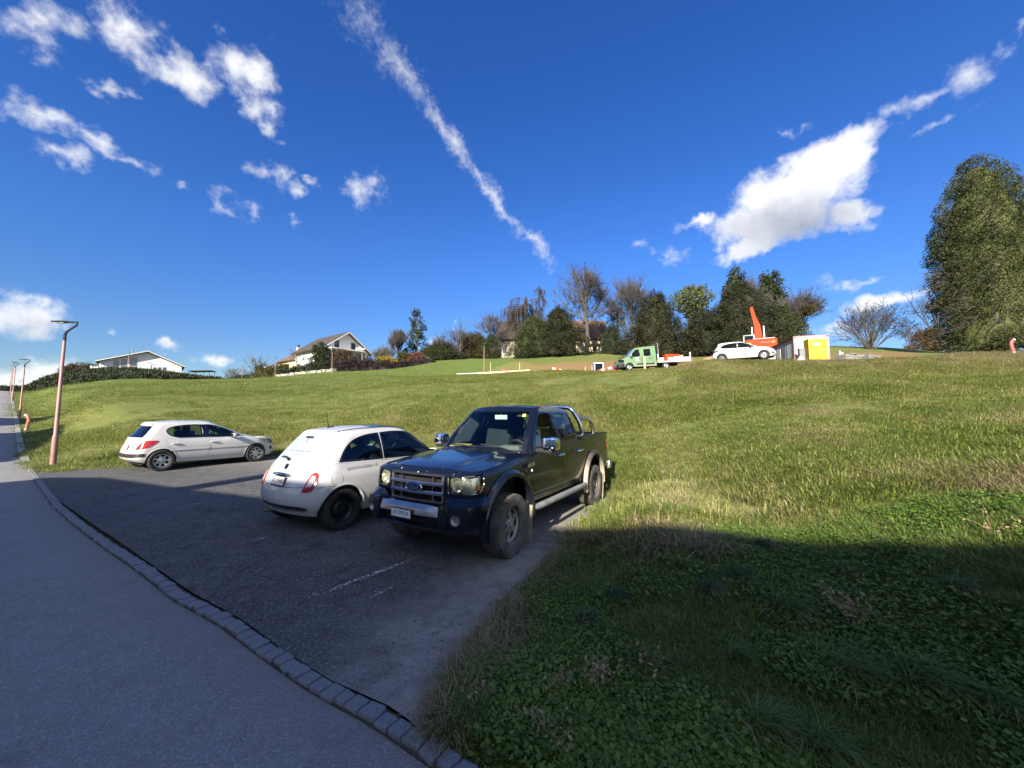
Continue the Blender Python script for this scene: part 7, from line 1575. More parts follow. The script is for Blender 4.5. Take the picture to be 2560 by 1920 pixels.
def tubes_mesh(branches):
    """branches: list of (points [k,3], radii [k], sides) -> verts, faces"""
    V = []; F = []; o = 0; grp = {}
    for P, r, n in branches: grp.setdefault((len(P), n), []).append((P, r))
    for (k, n), L in grp.items():
        P = np.array([q[0] for q in L], float); r = np.array([q[1] for q in L], float); m = len(L); T = np.gradient(P, axis=1); T /= np.linalg.norm(T, axis=2)[..., None] + 1e-9
        a = np.where(np.abs(T[..., 2:3]) < .9, np.array([0, 0, 1.]), np.array([1., 0, 0])); Nn = np.cross(T, a); Nn /= np.linalg.norm(Nn, axis=2)[..., None] + 1e-9; Bn = np.cross(T, Nn); q = 2 * np.pi * np.arange(n) / n
        ring = P[:, :, None, :] + r[:, :, None, None] * (np.cos(q)[:, None] * Nn[:, :, None, :] + np.sin(q)[:, None] * Bn[:, :, None, :]); V.append(ring.reshape(-1, 3))
        i, j = np.meshgrid(np.arange(k - 1), np.arange(n), indexing='ij'); i = i.ravel(); j = j.ravel(); f = np.stack([i * n + j, i * n + (j + 1) % n, (i + 1) * n + (j + 1) % n, (i + 1) * n + j], 1); F.append((o + (np.arange(m) * k * n)[:, None, None] + f[None]).reshape(-1, 4)); o += m * k * n
    return np.concatenate(V), np.concatenate(F)
def fast_mesh(name, V, F, mat, parent, smooth=False):
    me = bpy.data.meshes.new(name); V = np.asarray(V, np.float32); F = np.asarray(F, np.int32); k = F.shape[1]
    me.vertices.add(len(V)); me.vertices.foreach_set('co', V.ravel()); me.loops.add(F.size); me.loops.foreach_set('vertex_index', F.ravel()); me.polygons.add(len(F)); me.polygons.foreach_set('loop_start', np.arange(0, F.size, k, dtype=np.int32)); me.polygons.foreach_set('loop_total', np.full(len(F), k, np.int32))
    me.update(calc_edges=True); me.materials.append(mat)
    if smooth: me.shade_smooth()
    o = bpy.data.objects.new(name, me); link(o, parent); return o
def grow(rg, h, crown, levels=4, trunk_r=.3, trunk_frac=.3, fork=5, up=.35, spread=.8, twist=.25, droop=0.0, stems=1, dens=1.0, minr=.026, lean=0.0):
    """bare tree: crown(t) = crown radius at relative height t; returns (trunk branches, twig branches)"""
    trunk = []; twigs = []
    def rand_dir(d, ang):
        a = rg.uniform(0, 2 * math.pi); x, y, z = d; px, py, pz = (y, -x, 0.0) if abs(z) < .95 else (0.0, z, -y); l = math.sqrt(px * px + py * py + pz * pz); px, py, pz = px / l, py / l, pz / l; qx, qy, qz = y * pz - z * py, z * px - x * pz, x * py - y * px; ca, sa, cg, sg = math.cos(a), math.sin(a), math.cos(ang), math.sin(ang); return np.array([x * cg + (px * ca + qx * sa) * sg, y * cg + (py * ca + qy * sa) * sg, z * cg + (pz * ca + qz * sa) * sg])
    def branch(p, d, L, r, lev):
        k = 6 if lev < 2 else 4; P = [np.array(p)]; dd = np.array(d); nz = rg.normal(0, twist / k * 1.3, (k - 1, 3))
        for i in range(k - 1):
            dd = dd + nz[i]; dd[2] += up / k; dd = dd / math.sqrt(dd[0] * dd[0] + dd[1] * dd[1] + dd[2] * dd[2]); q = P[-1] + dd * L / (k - 1); P.append(q)
        rr = np.linspace(r, max(r * (.42 if lev < levels else .25), minr * .5), k); (trunk if lev < 2 else twigs).append((np.array(P), rr, 6 if lev < 2 else 3)); P = np.array(P)
        if lev >= levels: return
        nb = max(2, int(round(rg.uniform(.8, 1.3) * (fork + 1) * dens)))
        for i in range(nb):
            t = rg.uniform(.25 if lev else .05, 1.0) if i else 1.0; j = min(int(t * (k - 1)), k - 2); f = t * (k - 1) - j; q = P[j] * (1 - f) + P[j + 1] * f; rad = r * (1 - .58 * t); dl = P[j + 1] - P[j]; dl = dl / (math.sqrt(dl[0] ** 2 + dl[1] ** 2 + dl[2] ** 2) + 1e-9)
            nd = rand_dir(dl, rg.uniform(.35, 1.0) * spread * (.55 if i == 0 else 1)); hh = min(max(q[2] / h, 0.0), 1.0); R_ = float(crown(hh)); ro = math.hypot(q[0], q[1]); room = max(.12, 1.1 - ro / max(R_, .1)); topr = max(.1, (1.02 - hh) * 1.5)
            l2 = L * rg.uniform(.5, .8) * min(1.0, room + .4) * min(1, topr + .35)
            if l2 > .15: branch(q, nd, l2, max(rad * rg.uniform(.45, .65), minr), lev + 1)
    for s in range(stems):
        if stems == 1:
            k = 9; P = []; x = y = 0.0
            for i in range(k): P.append((x + lean * i / k * h * .1, y, h * .93 * i / (k - 1))); x += rg.normal(0, .012 * h * .5); y += rg.normal(0, .012 * h * .5)
            P = np.array(P); rr = np.linspace(trunk_r, trunk_r * .12, k); rr[0] *= 1.35; trunk.append((P, rr, 8)); n0 = int(fork * 4.6 * dens)
            for i in range(n0):
                t = trunk_frac + (1 - trunk_frac) * (i + rg.uniform(0, 1)) / n0; j = min(int(t * (k - 1)), k - 2); f = t * (k - 1) - j; q = P[j] * (1 - f) + P[j + 1] * f; a = rg.uniform(0, 2 * math.pi); el = rg.uniform(.35, .8) * (1.25 - .5 * t) if droop == 0 else rg.uniform(.9, 1.35); d = np.array([math.cos(a) * math.sin(el), math.sin(a) * math.sin(el), math.cos(el)]); L = crown(min(t + .12, .98)) * rg.uniform(.75, 1.05) / max(.5, math.sin(el)) * .9; branch(q, d, L, max(trunk_r * (1 - .85 * t) * .55, .03), 1)
        else:
            a = rg.uniform(0, 2 * math.pi); el = rg.uniform(.08, 1.0) * spread; d = np.array([math.cos(a) * math.sin(el), math.sin(a) * math.sin(el), math.cos(el)]); branch(np.array([d[0] * .25, d[1] * .25, -.1]), d, h * rg.uniform(.6, .85), trunk_r, 1)
    return trunk, twigs
def bare_tree(name, label, loc, h, crown, seed, group='bare trees on the skyline', bark='bark', twig='twig_violet', cat='tree', **kw):
    rg = np.random.default_rng(seed); t = thing(name, label, cat, loc, 0, group); a, b = grow(rg, h, crown, **kw)
    V, F = tubes_mesh(a); V[:, 2] = np.where(V[:, 2] < .05, V[:, 2] - .4, V[:, 2]); fast_mesh('trunk', V, F, M[bark], t, True)
    if b: V, F = tubes_mesh(b); fast_mesh('crown', V, F, M[twig], t)
    return t
def sprays(rg, C_, out, n, size, length, sp, droop=0.0, jit=.9, shell=0.0):
    """n leaf sprays per clump centre C_ [m,3]; out [m,3] outward directions; thin rhombs"""
    m = len(C_); c = np.repeat(C_, n, 0); o = np.repeat(out, n, 0); k = len(c); s = np.repeat(size, n)[:, None] if np.ndim(size) else size
    d = rg.normal(0, 1, (k, 3)); d /= np.linalg.norm(d, axis=1)[:, None]; p = c + d * s * rg.uniform(max(.2, shell), 1, (k, 1)) ** .6
    ax = o * .9 + rg.normal(0, jit, (k, 3)) + d * (.5 + 1.2 * shell); ax[:, 2] -= droop; ax /= np.linalg.norm(ax, axis=1)[:, None]; w = np.cross(ax, rg.normal(0, 1, (k, 3))); w /= np.linalg.norm(w, axis=1)[:, None] + 1e-9
    L = length * rg.uniform(.6, 1.3, (k, 1)); Wd = L * sp; tip = p + ax * L; V = np.stack([p, p + ax * L * .45 + w * Wd, tip, p + ax * L * .45 - w * Wd], 1).reshape(-1, 3); F = np.arange(4 * k).reshape(-1, 4); return V, F
def evergreen(name, label, loc, h, prof, seed, mat, clumps=500, csize=.5, n=26, leaf=.30, sp=.28, droop=.15, group='evergreen trees on the skyline', lobes=5, lob=.16, trunk=.3, z0=.0, core=.62, cat='tree', inner=.5, bark='bark', squash=1.0, jit=.9, gaps=0.0, shell=0.0):
    """crown of leaf sprays gathered into clumps on an uneven outline; prof(t) = radius at relative height"""
    rg = np.random.default_rng(seed); t = thing(name, label, cat, loc, 0, group)
    tt = rg.uniform(0, 1, clumps * 4); rr = prof(tt); keep = rg.uniform(0, 1, len(tt)) < rr / (rr.max() + 1e-9) + .08; tt = tt[keep][:clumps]; th = rg.uniform(0, 2 * math.pi, len(tt)); ph = rg.uniform(0, 6.28, 4)
    if gaps: k = (np.sin(th * 2 + tt * 19 + ph[3]) + rg.normal(0, .5, len(tt))) > -1 + gaps * 2; tt, th = tt[k], th[k]
    lobe = 1 + lob * np.sin(lobes * th + ph[0] + 3 * tt) + lob * .8 * np.sin(2.3 * lobes * tt * math.pi + ph[1] + th) + rg.normal(0, .07, len(tt)); rad = prof(tt) * lobe * rg.uniform(inner, 1.0, len(tt)) ** .5
    C_ = np.stack([rad * np.cos(th), rad * np.sin(th) * squash, z0 + tt * (h - z0)], 1); out = np.stack([np.cos(th), np.sin(th), .35 + .8 * (tt - .4)], 1); out /= np.linalg.norm(out, axis=1)[:, None]
    V, F = sprays(rg, C_, out, n, csize * rg.uniform(.7, 1.3, len(C_)), leaf, sp, droop, jit, shell)
    if core:
        a, b = np.meshgrid(np.linspace(.03, .96, 14), np.linspace(0, 2 * math.pi, 14, endpoint=False), indexing='ij'); cr = prof(a.ravel()) * core * (1 + lob * .8 * np.sin(lobes * b.ravel() + ph[0] + 3 * a.ravel())); cv = np.stack([cr * np.cos(b.ravel()), cr * np.sin(b.ravel()) * squash, z0 + a.ravel() * (h - z0) * .97], 1); o = len(V); cf = [(o + i * 14 + j, o + i * 14 + (j + 1) % 14, o + (i + 1) * 14 + (j + 1) % 14, o + (i + 1) * 14 + j) for i in range(13) for j in range(14)]; V = np.vstack([V, cv]); F = np.vstack([F, cf])
    fast_mesh('crown', V, F, M[mat], t)
    if trunk: v, f = tubes_mesh([(np.array([(0, 0, -.5), (0, 0, h * .3), (0, 0, h * .65), (0, 0, h * .96)]), np.array([trunk * 1.3, trunk, trunk * .6, trunk * .1]), 8)]); fast_mesh('trunk', v, f, M[bark], t, True)
    return t
zof = lambda px, Y: onground(px, Y)[2]
def span(px, Y, top): p = onground(px, Y); return p, zz(top, Y) - p[2]
oval = lambda a, lo=.25, pk=.55: (lambda t: a * np.clip(np.sin(np.pi * np.clip((np.asarray(t, float) - lo * .6) / (1 - lo * .6), 0, 1) ** (np.log(.5) / np.log(max(.05, (pk - lo * .6) / (1 - lo * .6))))), .0, 1) ** .7 + .05)
cone = lambda a, p=1.0, b=.06: (lambda t: a * (np.clip(1 - np.asarray(t, float), 0, 1) ** p) + b)
dome = lambda a, p=.5, q=.25: (lambda t: a * np.clip(1 - np.asarray(t, float) ** 2.0, 0, 1) ** p * (1 - q * np.clip(.25 - np.asarray(t, float), 0, 1) / .25 * .5) + .05)
# --- bare trees
p, h = span(1465, 84, 657); bare_tree('lime_tree', 'tall bare tree with upswept oval crown before the villa wing', p, h, oval(h * .31, .2, .5), 3, trunk_r=.55, trunk_frac=.24, fork=5, up=.22, spread=.85, levels=5, dens=1.02)
p, h = span(1580, 88, 706); bare_tree('lime_tree', 'bare round-crowned tree between the tall bare tree and the dark yew', p, h, oval(h * .38, .3, .62), 5, trunk_r=.4, trunk_frac=.3, fork=7, up=.4, spread=.75)
p, h = span(2008, 66, 735); bare_tree('oak_tree', 'bare tree with a mistletoe ball behind the site cabin', p, h, oval(h * .42, .25, .6), 8, trunk_r=.24, trunk_frac=.32, fork=7, up=.15, spread=.95, bark='bark', twig='twig_brown'); mist = (p, h)
p, h = span(2178, 60, 775); bare_tree('hazel_bush', 'wide fan-shaped bare multi-stem bush on the far meadow', p, h, lambda t: h * (.35 + .5 * t), 11, trunk_r=.075, stems=34, fork=4, up=.12, spread=.95, levels=4, twist=.22, dens=.75)
p, h = span(995, 84, 822); bare_tree('birch_tree', 'pale bare tree left of the tall ragged conifer', p, h, oval(h * .30, .2, .5), 14, trunk_r=.16, trunk_frac=.15, fork=7, up=.5, spread=.6, bark='bark_pale', twig='twig_violet')
p, h = span(1228, 92, 785); bare_tree('ash_tree', 'hazy bare tree left of the weeping beech', p, h, oval(h * .36, .2, .6), 17, trunk_r=.2, trunk_frac=.2, fork=5, up=.4, spread=.75, levels=4)
p, h = span(1150, 84, 822); bare_tree('plum_tree', 'brownish bare tree among the hedges left of the villa', p, h, oval(h * .5, .12, .6), 19, trunk_r=.2, trunk_frac=.15, fork=5, up=.3, spread=.85, bark='bark_pale', twig='twig_brown', levels=4)
p, h = span(1105, 85, 845); bare_tree('plum_tree', 'small bare tree with pale branches beside the dark round bush', p, h, oval(h * .5, .12, .6), 23, trunk_r=.15, trunk_frac=.12, fork=5, up=.3, spread=.85, bark='bark_pale', twig='twig_brown', levels=4)
p, h = span(1885, 74, 680); bare_tree('ash_tree', 'hazy bare tree between the two dark firs behind the excavator', p, h, oval(h * .22, .3, .6), 27, trunk_r=.2, trunk_frac=.3, fork=5, up=.5, spread=.6, levels=4)
p, h = span(1960, 72, 735); bare_tree('ash_tree', 'thin bare tree right of the fir behind the site cabin', p, h, oval(h * .25, .3, .6), 28, trunk_r=.13, trunk_frac=.3, fork=4, up=.5, spread=.6, levels=4)
p, h = span(2345, 74, 745); bare_tree('beech_tree', 'bare spreading tree half hidden by the giant conifer', p, h, oval(h * .55, .1, .45), 31, trunk_r=.3, trunk_frac=.12, fork=5, up=.05, spread=1.0, twig='twig_brown', levels=4)
p, h = span(2282, 92, 826); bare_tree('fruit_tree', 'small fruit tree far off on the meadow skyline', p, h, oval(h * .55, .3, .6), 33, trunk_r=.14, trunk_frac=.35, fork=5, up=.1, spread=.9, twig='twig_brown', levels=4)
p, h = span(2312, 95, 838); bare_tree('fruit_tree', 'second small fruit tree beside the giant conifer foot', p, h, oval(h * .55, .3, .6), 35, trunk_r=.12, trunk_frac=.35, fork=5, up=.1, spread=.9, twig='twig_brown', levels=4)
p, h = span(637, 98, 897); bare_tree('pruned_tree', 'small pruned bare tree on the crest beside the clipped hedge', p, h, oval(h * .6, .2, .6), 37, trunk_r=.13, trunk_frac=.2, fork=4, up=.5, spread=.8, bark='bark_pale', twig='bark_pale' if 'bark_pale' in M else 'bark', levels=4)
p, h = span(595, 104, 920); bare_tree('pruned_tree', 'low bare shrub tree at the left end of the garden slope', p, h, oval(h * .8, .1, .6), 39, trunk_r=.09, stems=6, fork=4, up=.3, spread=.8, bark='bark_pale', twig='bark_pale', levels=4)
p, h = span(742, 86, 887); bare_tree('pruned_tree', 'pollarded bare tree before the yellow house', p, h, oval(h * .55, .3, .6), 41, trunk_r=.14, trunk_frac=.3, fork=4, up=.2, spread=.9, bark='bark', twig='twig_brown', levels=3)
p, h = span(945, 84, 878); bare_tree('garden_shrub', 'thin bare garden shrub between the gabled house and yellow bush', p, h, oval(h * .7, .1, .6), 43, trunk_r=.06, stems=8, fork=4, up=.3, spread=.7, twig='bark_pale', bark='bark_pale', levels=4, cat='shrub', group='garden shrubs')
p, h = span(905, 83, 880); bare_tree('garden_shrub', 'thin bare shrub at the right corner of the gabled house', p, h, oval(h * .7, .1, .6), 45, trunk_r=.05, stems=10, fork=4, up=.3, spread=.7, twig='twig_brown', levels=4, cat='shrub', group='garden shrubs')
p, h = span(1262, 82, 860); bare_tree('young_tree', 'young bare tree with pale stem before the villa', p, h, oval(h * .35, .4, .7), 47, trunk_r=.1, trunk_frac=.45, fork=4, up=.4, spread=.7, bark='bark_pale', twig='twig_brown', levels=3)
# leafless thickets along the garden edge
for k, (px, Y, top, wd, lb) in enumerate(((1175, 86, 850, .6, 'brown bare thicket left of the olive hedge'), (1240, 83, 868, .7, 'brown bare bush before the villa'), (965, 85, 870, .9, 'tan bare bush behind the yellow shrub'), (1045, 83, 880, .6, 'reddish bare shrub before the ragged conifer'), (1070, 82, 893, .6, 'low pale bare shrub at the hedge end'))):
    p, h = span(px, Y, top); bare_tree('thicket', lb, p, h, (lambda w: (lambda t: h * w))(wd), 60 + k, trunk_r=.06, stems=16, fork=4, up=.3, spread=.75, bark='bark_pale' if k in (2, 4) else 'twig_brown', twig='bark_pale' if k in (2, 4) else ('twig_brown' if k != 3 else 'twig_violet'), levels=4, cat='shrub', group='bare thickets', dens=.9)
# --- weeping beech
p, h = span(1330, 88, 706); rg = np.random.default_rng(71); wt = thing('weeping_beech', 'bare weeping beech with hanging branches before the villa roof', 'tree', p, 0); tr = []; tw = []
top2 = zz(742, 88) - p[2]
tr.append((np.array([(0, 0, -.4), (-.3, 0, h * .2), (-1.5, 0, top2 * .7), (-1.8, 0, top2 * .97)]), np.array([.5, .42, .3, .12]), 8)); tr.append((np.array([(-.2, 0, h * .15), (1.0, 0, h * .45), (1.9, 0, h * .7), (2.0, 0, h)]), np.array([.35, .28, .16, .03]), 7))
def weep(q, a, reach, rise, r, n=9):
    t = np.linspace(0, 1, n); P = np.stack([q[0] + np.cos(a) * reach * t ** .85, q[1] + np.sin(a) * reach * t ** .85, q[2] + rise * np.sin(np.pi * t * .75) - (rise * .8 + .0) * t ** 2.5], 1) + rg.normal(0, .06, (n, 3)); tr.append((P, np.linspace(r, r * .25, n), 4)); return P
for i in range(64):
    main = i < 46; a = rg.uniform(0, 2 * math.pi); 
    if main: q = np.array([-1.6 + rg.normal(0, .5), rg.normal(0, .5), top2 * rg.uniform(.45, .95)]); reach = rg.uniform(3.0, 7.6) * (1.25 - .55 * q[2] / top2); rise = rg.uniform(.3, 1.4)
    else: q = np.array([1.95, 0, h * rg.uniform(.62, .97)]); reach = rg.uniform(.6, 2.0) * (1.5 - q[2] / h); rise = rg.uniform(.05, .4)
    P = weep(q, a, reach, rise, .10 if main else .045)
    for j in range(34 if main else 16):
        s = P[int(rg.integers(3, 9))] + rg.normal(0, .12, 3); L = rg.uniform(1.2, 4.2) if main else rg.uniform(.8, 2.2); L = min(L, max(.5, s[2] - .8)); n = 6; t = np.linspace(0, 1, n); dx, dy = rg.normal(0, .22, 2) + .35 * np.array([math.cos(a), math.sin(a)]); tw.append((np.stack([s[0] + dx * np.sqrt(t) * .9, s[1] + dy * np.sqrt(t) * .9, s[2] - L * t], 1) + rg.normal(0, .03, (n, 3)), np.linspace(.034, .014, n), 3))
V, F = tubes_mesh(tr); fast_mesh('trunk', V, F, M['bark'], wt, True); V, F = tubes_mesh(tw); fast_mesh('crown', V, F, M['twig_brown'], wt)
# mistletoe ball
(pm, hm) = mist; a = at(2017, 777, 62.5); mb = evergreen('mistletoe', 'round green mistletoe ball hanging in the bare tree', (a[0], a[1], a[2] - .85), 1.7, lambda t: .85 * np.sqrt(np.clip(1 - (2 * np.asarray(t) - 1) ** 2, 0, 1)) + .02, 5, 'thuja', 120, .2, 24, .25, .25, 0, group=None, trunk=0, core=0, cat='mistletoe')
# --- evergreens along the skyline: (px, Y, top, radius, profile power...)
def yew(px, Y, top, rad, seed, label, mat='yew', name='yew_tree', clumps=520, p_=.62, **kw):
    p, h = span(px, Y, top); return evergreen(name, label, p, h, (lambda t: dome(rad, p_, .2)(t) * (1 - .28 * np.clip(np.asarray(t) - .35, 0, 1))), seed, mat, clumps=clumps, **{**dict(csize=.62, n=44, leaf=.32, sp=.18, lobes=4, lob=.22, droop=.1, core=.66), **kw})
yew(1640, 62, 727, 4.6, 1, 'broad dark yew left of the pale pine', clumps=620); yew(1855, 58, 700, 5.6, 2, 'largest dark yew behind the excavator cab', clumps=850, p_=.75); yew(1760, 60, 775, 4.2, 3, 'dark yew filling the gap before the pale pine', clumps=480); yew(1950, 62, 765, 3.6, 4, 'dark green fir skirt right of the excavator boom', 'yew_green', clumps=420)
yew(1400, 80, 765, 5.0, 6, 'very dark upright yew before the villa', clumps=650, p_=.6, lob=.2, droop=-.5); yew(1335, 80, 790, 4.2, 7, 'green-brown yew left of the very dark yew', 'yew_green', clumps=520); yew(1372, 78, 830, 4.4, 8, 'low dark yew skirt between the two villa yews', clumps=380)
yew(1100, 86, 855, 3.8, 9, 'dark green rounded bush left of the thicket', 'yew_green', clumps=380, droop=-.3); yew(1130, 84, 875, 3.0, 10, 'low dark bush under the bare trees', clumps=240); yew(1190, 88, 832, 3.2, 11, 'olive-brown clipped conifer hedge left of the villa', 'thuja', clumps=340, p_=.35); yew(1165, 88, 838, 2.8, 12, 'brown conifer beside the olive hedge', 'brown_leaf', clumps=260, p_=.4); yew(1228, 84, 838, 1.5, 13, 'narrow green conifer beside the villa corner', 'conifer', clumps=220, p_=.5)
yew(1530, 84, 812, 2.0, 14, 'ivy-green conifer at the foot of the tall bare tree', 'conifer', clumps=240, p_=.5); yew(1560, 80, 850, 2.6, 15, 'dark shrub beside the broad yew', clumps=240); yew(1545, 92, 748, 3.2, 16, 'olive old pine behind the bare trees', 'pine_pale', name='pine_tree', clumps=260, gaps=.25, core=0)
p, h = span(1733, 84, 715); evergreen('pine_tree', 'pale green pine rising behind the dark yews', p, h, lambda t: 3.6 * np.exp(-((np.asarray(t) - .80) / .22) ** 2) + .05, 21, 'pine_pale', clumps=320, csize=.7, n=22, leaf=.5, sp=.22, core=0, trunk=.3, lob=.25, inner=.2, droop=-.2)
p, h = span(1848, 78, 660); evergreen('fir_tree', 'tall dark fir rising behind the largest yew', p, h, cone(5.0, .75), 22, 'conifer', clumps=520, csize=.75, n=22, leaf=.55, sp=.24, lobes=3, lob=.18, droop=.35, core=.5)
p, h = span(1932, 78, 672); evergreen('fir_tree', 'tall columnar fir right of the excavator boom', p, h, lambda t: 3.0 * np.clip(1 - np.asarray(t), 0, 1) ** .38 + .1, 24, 'conifer', clumps=520, csize=.7, n=22, leaf=.5, sp=.25, lobes=3, lob=.22, droop=.3, core=.5)
p, h = span(1040, 88, 772); evergreen('ragged_conifer', 'tall ragged half-bare conifer with tufted branches', p, h, lambda t: 2.9 * (np.clip(1 - np.asarray(t), 0, 1) ** .35) * (.7 + .3 * np.sin(np.asarray(t) * 17) ** 2), 25, 'conifer', clumps=210, csize=.5, n=24, leaf=.42, sp=.24, lobes=2, lob=.3, droop=.1, core=0, inner=.35, gaps=.28, bark='bark_pale', z0=1.0)
# ragged conifer limbs
cr_ = []; rg = np.random.default_rng(4)
for i in range(46): t = rg.uniform(.2, .95); a = rg.uniform(0, 6.28); L = 2.6 * (1 - t) ** .35; cr_.append((np.array([(0, 0, h * t), (math.cos(a) * L * .5, math.sin(a) * L * .5, h * t - .25), (math.cos(a) * L, math.sin(a) * L, h * t - .3)]), np.array([.06, .04, .015]), 4))
V, F = tubes_mesh(cr_); fast_mesh('limb', V, F, M['bark_pale'], bpy.data.objects['ragged_conifer'])['kind'] = 'stuff'
# giant conifer at the right
p, h = span(2488, 47, 362)
evergreen('giant_sequoia', 'giant dense conifer towering over the right end of the meadow', p, h, lambda t: np.interp(t, [0, .07, .35, .57, .68, .77, .88, .95, .985, 1], [3.9, 4.3, 4.7, 4.6, 4.1, 3.4, 2.3, 1.3, .65, .15]), 30, 'sequoia', shell=.85, clumps=1000, csize=.7, n=110, leaf=.22, sp=.22, lobes=7, lob=.05, droop=.25, core=.74, inner=.66, trunk=.8, group='evergreen trees on the skyline', jit=.7)
# bare lower limbs reaching left from the giant conifer
rg = np.random.default_rng(8); tr = []; tw = []
for i in range(40):
    a = math.pi + rg.normal(0, .6); z = h * rg.uniform(.06, .42); L = rg.uniform(4.8, 6.6); n = 6; t = np.linspace(.5, 1, n); P = np.stack([np.cos(a) * L * t, np.sin(a) * L * t, z + 1.2 * np.sin(3 * t) - .8 * t], 1) + rg.normal(0, .1, (n, 3)); tr.append((P, np.linspace(.07, .012, n), 4))
    for j in range(16): q = P[int(rg.integers(1, n))]; d = np.array([math.cos(a), math.sin(a), 0]) * .7 + rg.normal(0, .5, 3); l2 = rg.uniform(.5, 1.6); tw.append((np.stack([q + d * l2 * s for s in (0, .5, 1)]) + rg.normal(0, .05, (3, 3)), np.array([.018, .012, .006]), 3))
V, F = tubes_mesh(tr + tw); fast_mesh('limb', V, F, M['twig_brown'], bpy.data.objects['giant_sequoia'])['kind'] = 'stuff'
yew(2330, 72, 818, 3.4, 32, 'dark conifer shrub under the giant conifer edge', 'brown_leaf', name='shrub', clumps=240, gaps=.2, core=.4)
# --- hedges and garden shrubs
def shrub(px, Y, top, rad, seed, label, mat, name='shrub', clumps=160, group='garden shrubs', squash=1.0, **kw):
    p, h = span(px, Y, top); return evergreen(name, label, p, h, dome(rad, .4, .1), seed, mat, clumps=clumps, cat='shrub', group=group, trunk=.05, **{**dict(csize=.35, n=20, leaf=.36, sp=.16, droop=-.35, core=.75), **kw}, squash=squash)
shrub(965, 77, 892, 1.9, 41, 'bright yellow flowering bush at the hedge', 'yellow_leaf', clumps=150, core=.55, droop=-.7); shrub(985, 76.5, 905, .9, 42, 'low yellow flowering bush beside the bright yellow one', 'yellow_leaf', clumps=70, droop=-.7, core=.5); shrub(1040, 80, 882, 1.7, 43, 'red-brown twiggy bush below the ragged conifer', 'red_twig', clumps=130, core=.4, droop=-.7)
shrub(800, 80.5, 857, 2.0, 44, 'grey-green tall bush before the gabled house', 'conifer', clumps=320, csize=.4, droop=-.3, core=.6); shrub(855, 81.5, 872, 1.9, 45, 'reddish bush at the terrace of the gabled house', 'brown_leaf', clumps=180, core=.45); shrub(1010, 84, 880, 1.6, 46, 'olive bush left of the ragged conifer', 'thuja', clumps=150)
def hedge(label, pts, mat, wd, seed, name='hedge', n=22, leaf=.34, per=26, group='hedges on the slope', csz=.4):
    """pts: (px, Y, top py) along the hedge"""
    rg = np.random.default_rng(seed); P = []
    for (a, b) in zip(pts, pts[1:]):
        for s in np.arange(0, 1, 1 / per): P.append((a[0] + (b[0] - a[0]) * s, a[1] + (b[1] - a[1]) * s, a[2] + (b[2] - a[2]) * s))
    base = onground(P[len(P) // 2][0], P[len(P) // 2][1]); t = thing(name, label, 'hedge', base, 0, group); C_ = []; O = []; core = []
    for (px, Y, top) in P:
        g0 = onground(px, Y); ht = max(.4, zz(top, Y) - g0[2])
        for _ in range(max(4, int(7 * ht))): a = rg.uniform(-1, 1); b = rg.uniform(0, 1) ** .7; C_.append((g0[0] + rg.normal(0, .25), g0[1] + a * wd / 2, g0[2] + b * ht * (1 - .25 * a * a) * rg.uniform(.85, 1.08))); O.append((rg.normal(0, .3), a, b))
        core.append((g0, ht))
    C_ = np.array(C_) - np.array(base); O = np.array(O); O /= np.linalg.norm(O, axis=1)[:, None] + 1e-9; V, F = sprays(rg, C_, O, n, csz, leaf, .18, -.2)
    cv = []; 
    for g0, ht in core: cv += [(g0[0], g0[1] - wd * .3, g0[2] - .3), (g0[0], g0[1] - wd * .25, g0[2] + ht * .75), (g0[0], g0[1] + wd * .25, g0[2] + ht * .75), (g0[0], g0[1] + wd * .3, g0[2] - .3)]
    o = len(V); cf = [(o + i * 4 + j, o + i * 4 + j + 1, o + (i + 1) * 4 + j + 1, o + (i + 1) * 4 + j) for i in range(len(core) - 1) for j in range(3)]; V = np.vstack([V, np.array(cv) - np.array(base)]); F = np.vstack([F, cf]); fast_mesh('foliage', V, F, M[mat], t); return t
hedge('dark leafless-looking hedge running down from the gabled house', [(845, 77.5, 906), (885, 77, 899), (930, 76, 899), (985, 75.5, 905)], 'hedge_dark', 2.6, 81, per=12)
hedge('dark low hedge right of the yellow bush', [(985, 75.5, 906), (1040, 78, 903), (1088, 80, 906)], 'hedge_dark', 2.0, 82, per=12)
hedge('dense dark garden planting above the rock wall', [(700, 79.5, 925), (760, 80, 914), (830, 80, 906), (905, 79.5, 910)], 'juniper', 3.0, 83, per=14); hedge('clipped green and ochre hedge before the garage', [(640, 97, 915), (700, 96, 910), (722, 95, 911)], 'thuja', 1.4, 84, per=10); hedge('sparse dark planting at the lower end of the crest', [(560, 105, 943), (600, 103, 936), (640, 101, 930)], 'conifer', 1.6, 85, per=9, n=14)
hedge('brown clipped hedge behind the bungalow', [(158, 96, 916), (175, 96, 915), (178, 96, 909), (228, 97, 908)], 'brown_leaf', 2.0, 86, per=6); hedge('low dark hedge at the villa foot', [(1440, 86, 888), (1500, 86, 884), (1530, 85, 886)], 'yew', 1.2, 87, per=8); hedge('dark bushes at the foot of the villa yews', [(1290, 79, 880), (1350, 78, 876), (1420, 78.5, 874)], 'yew', 2.0, 88, per=10)
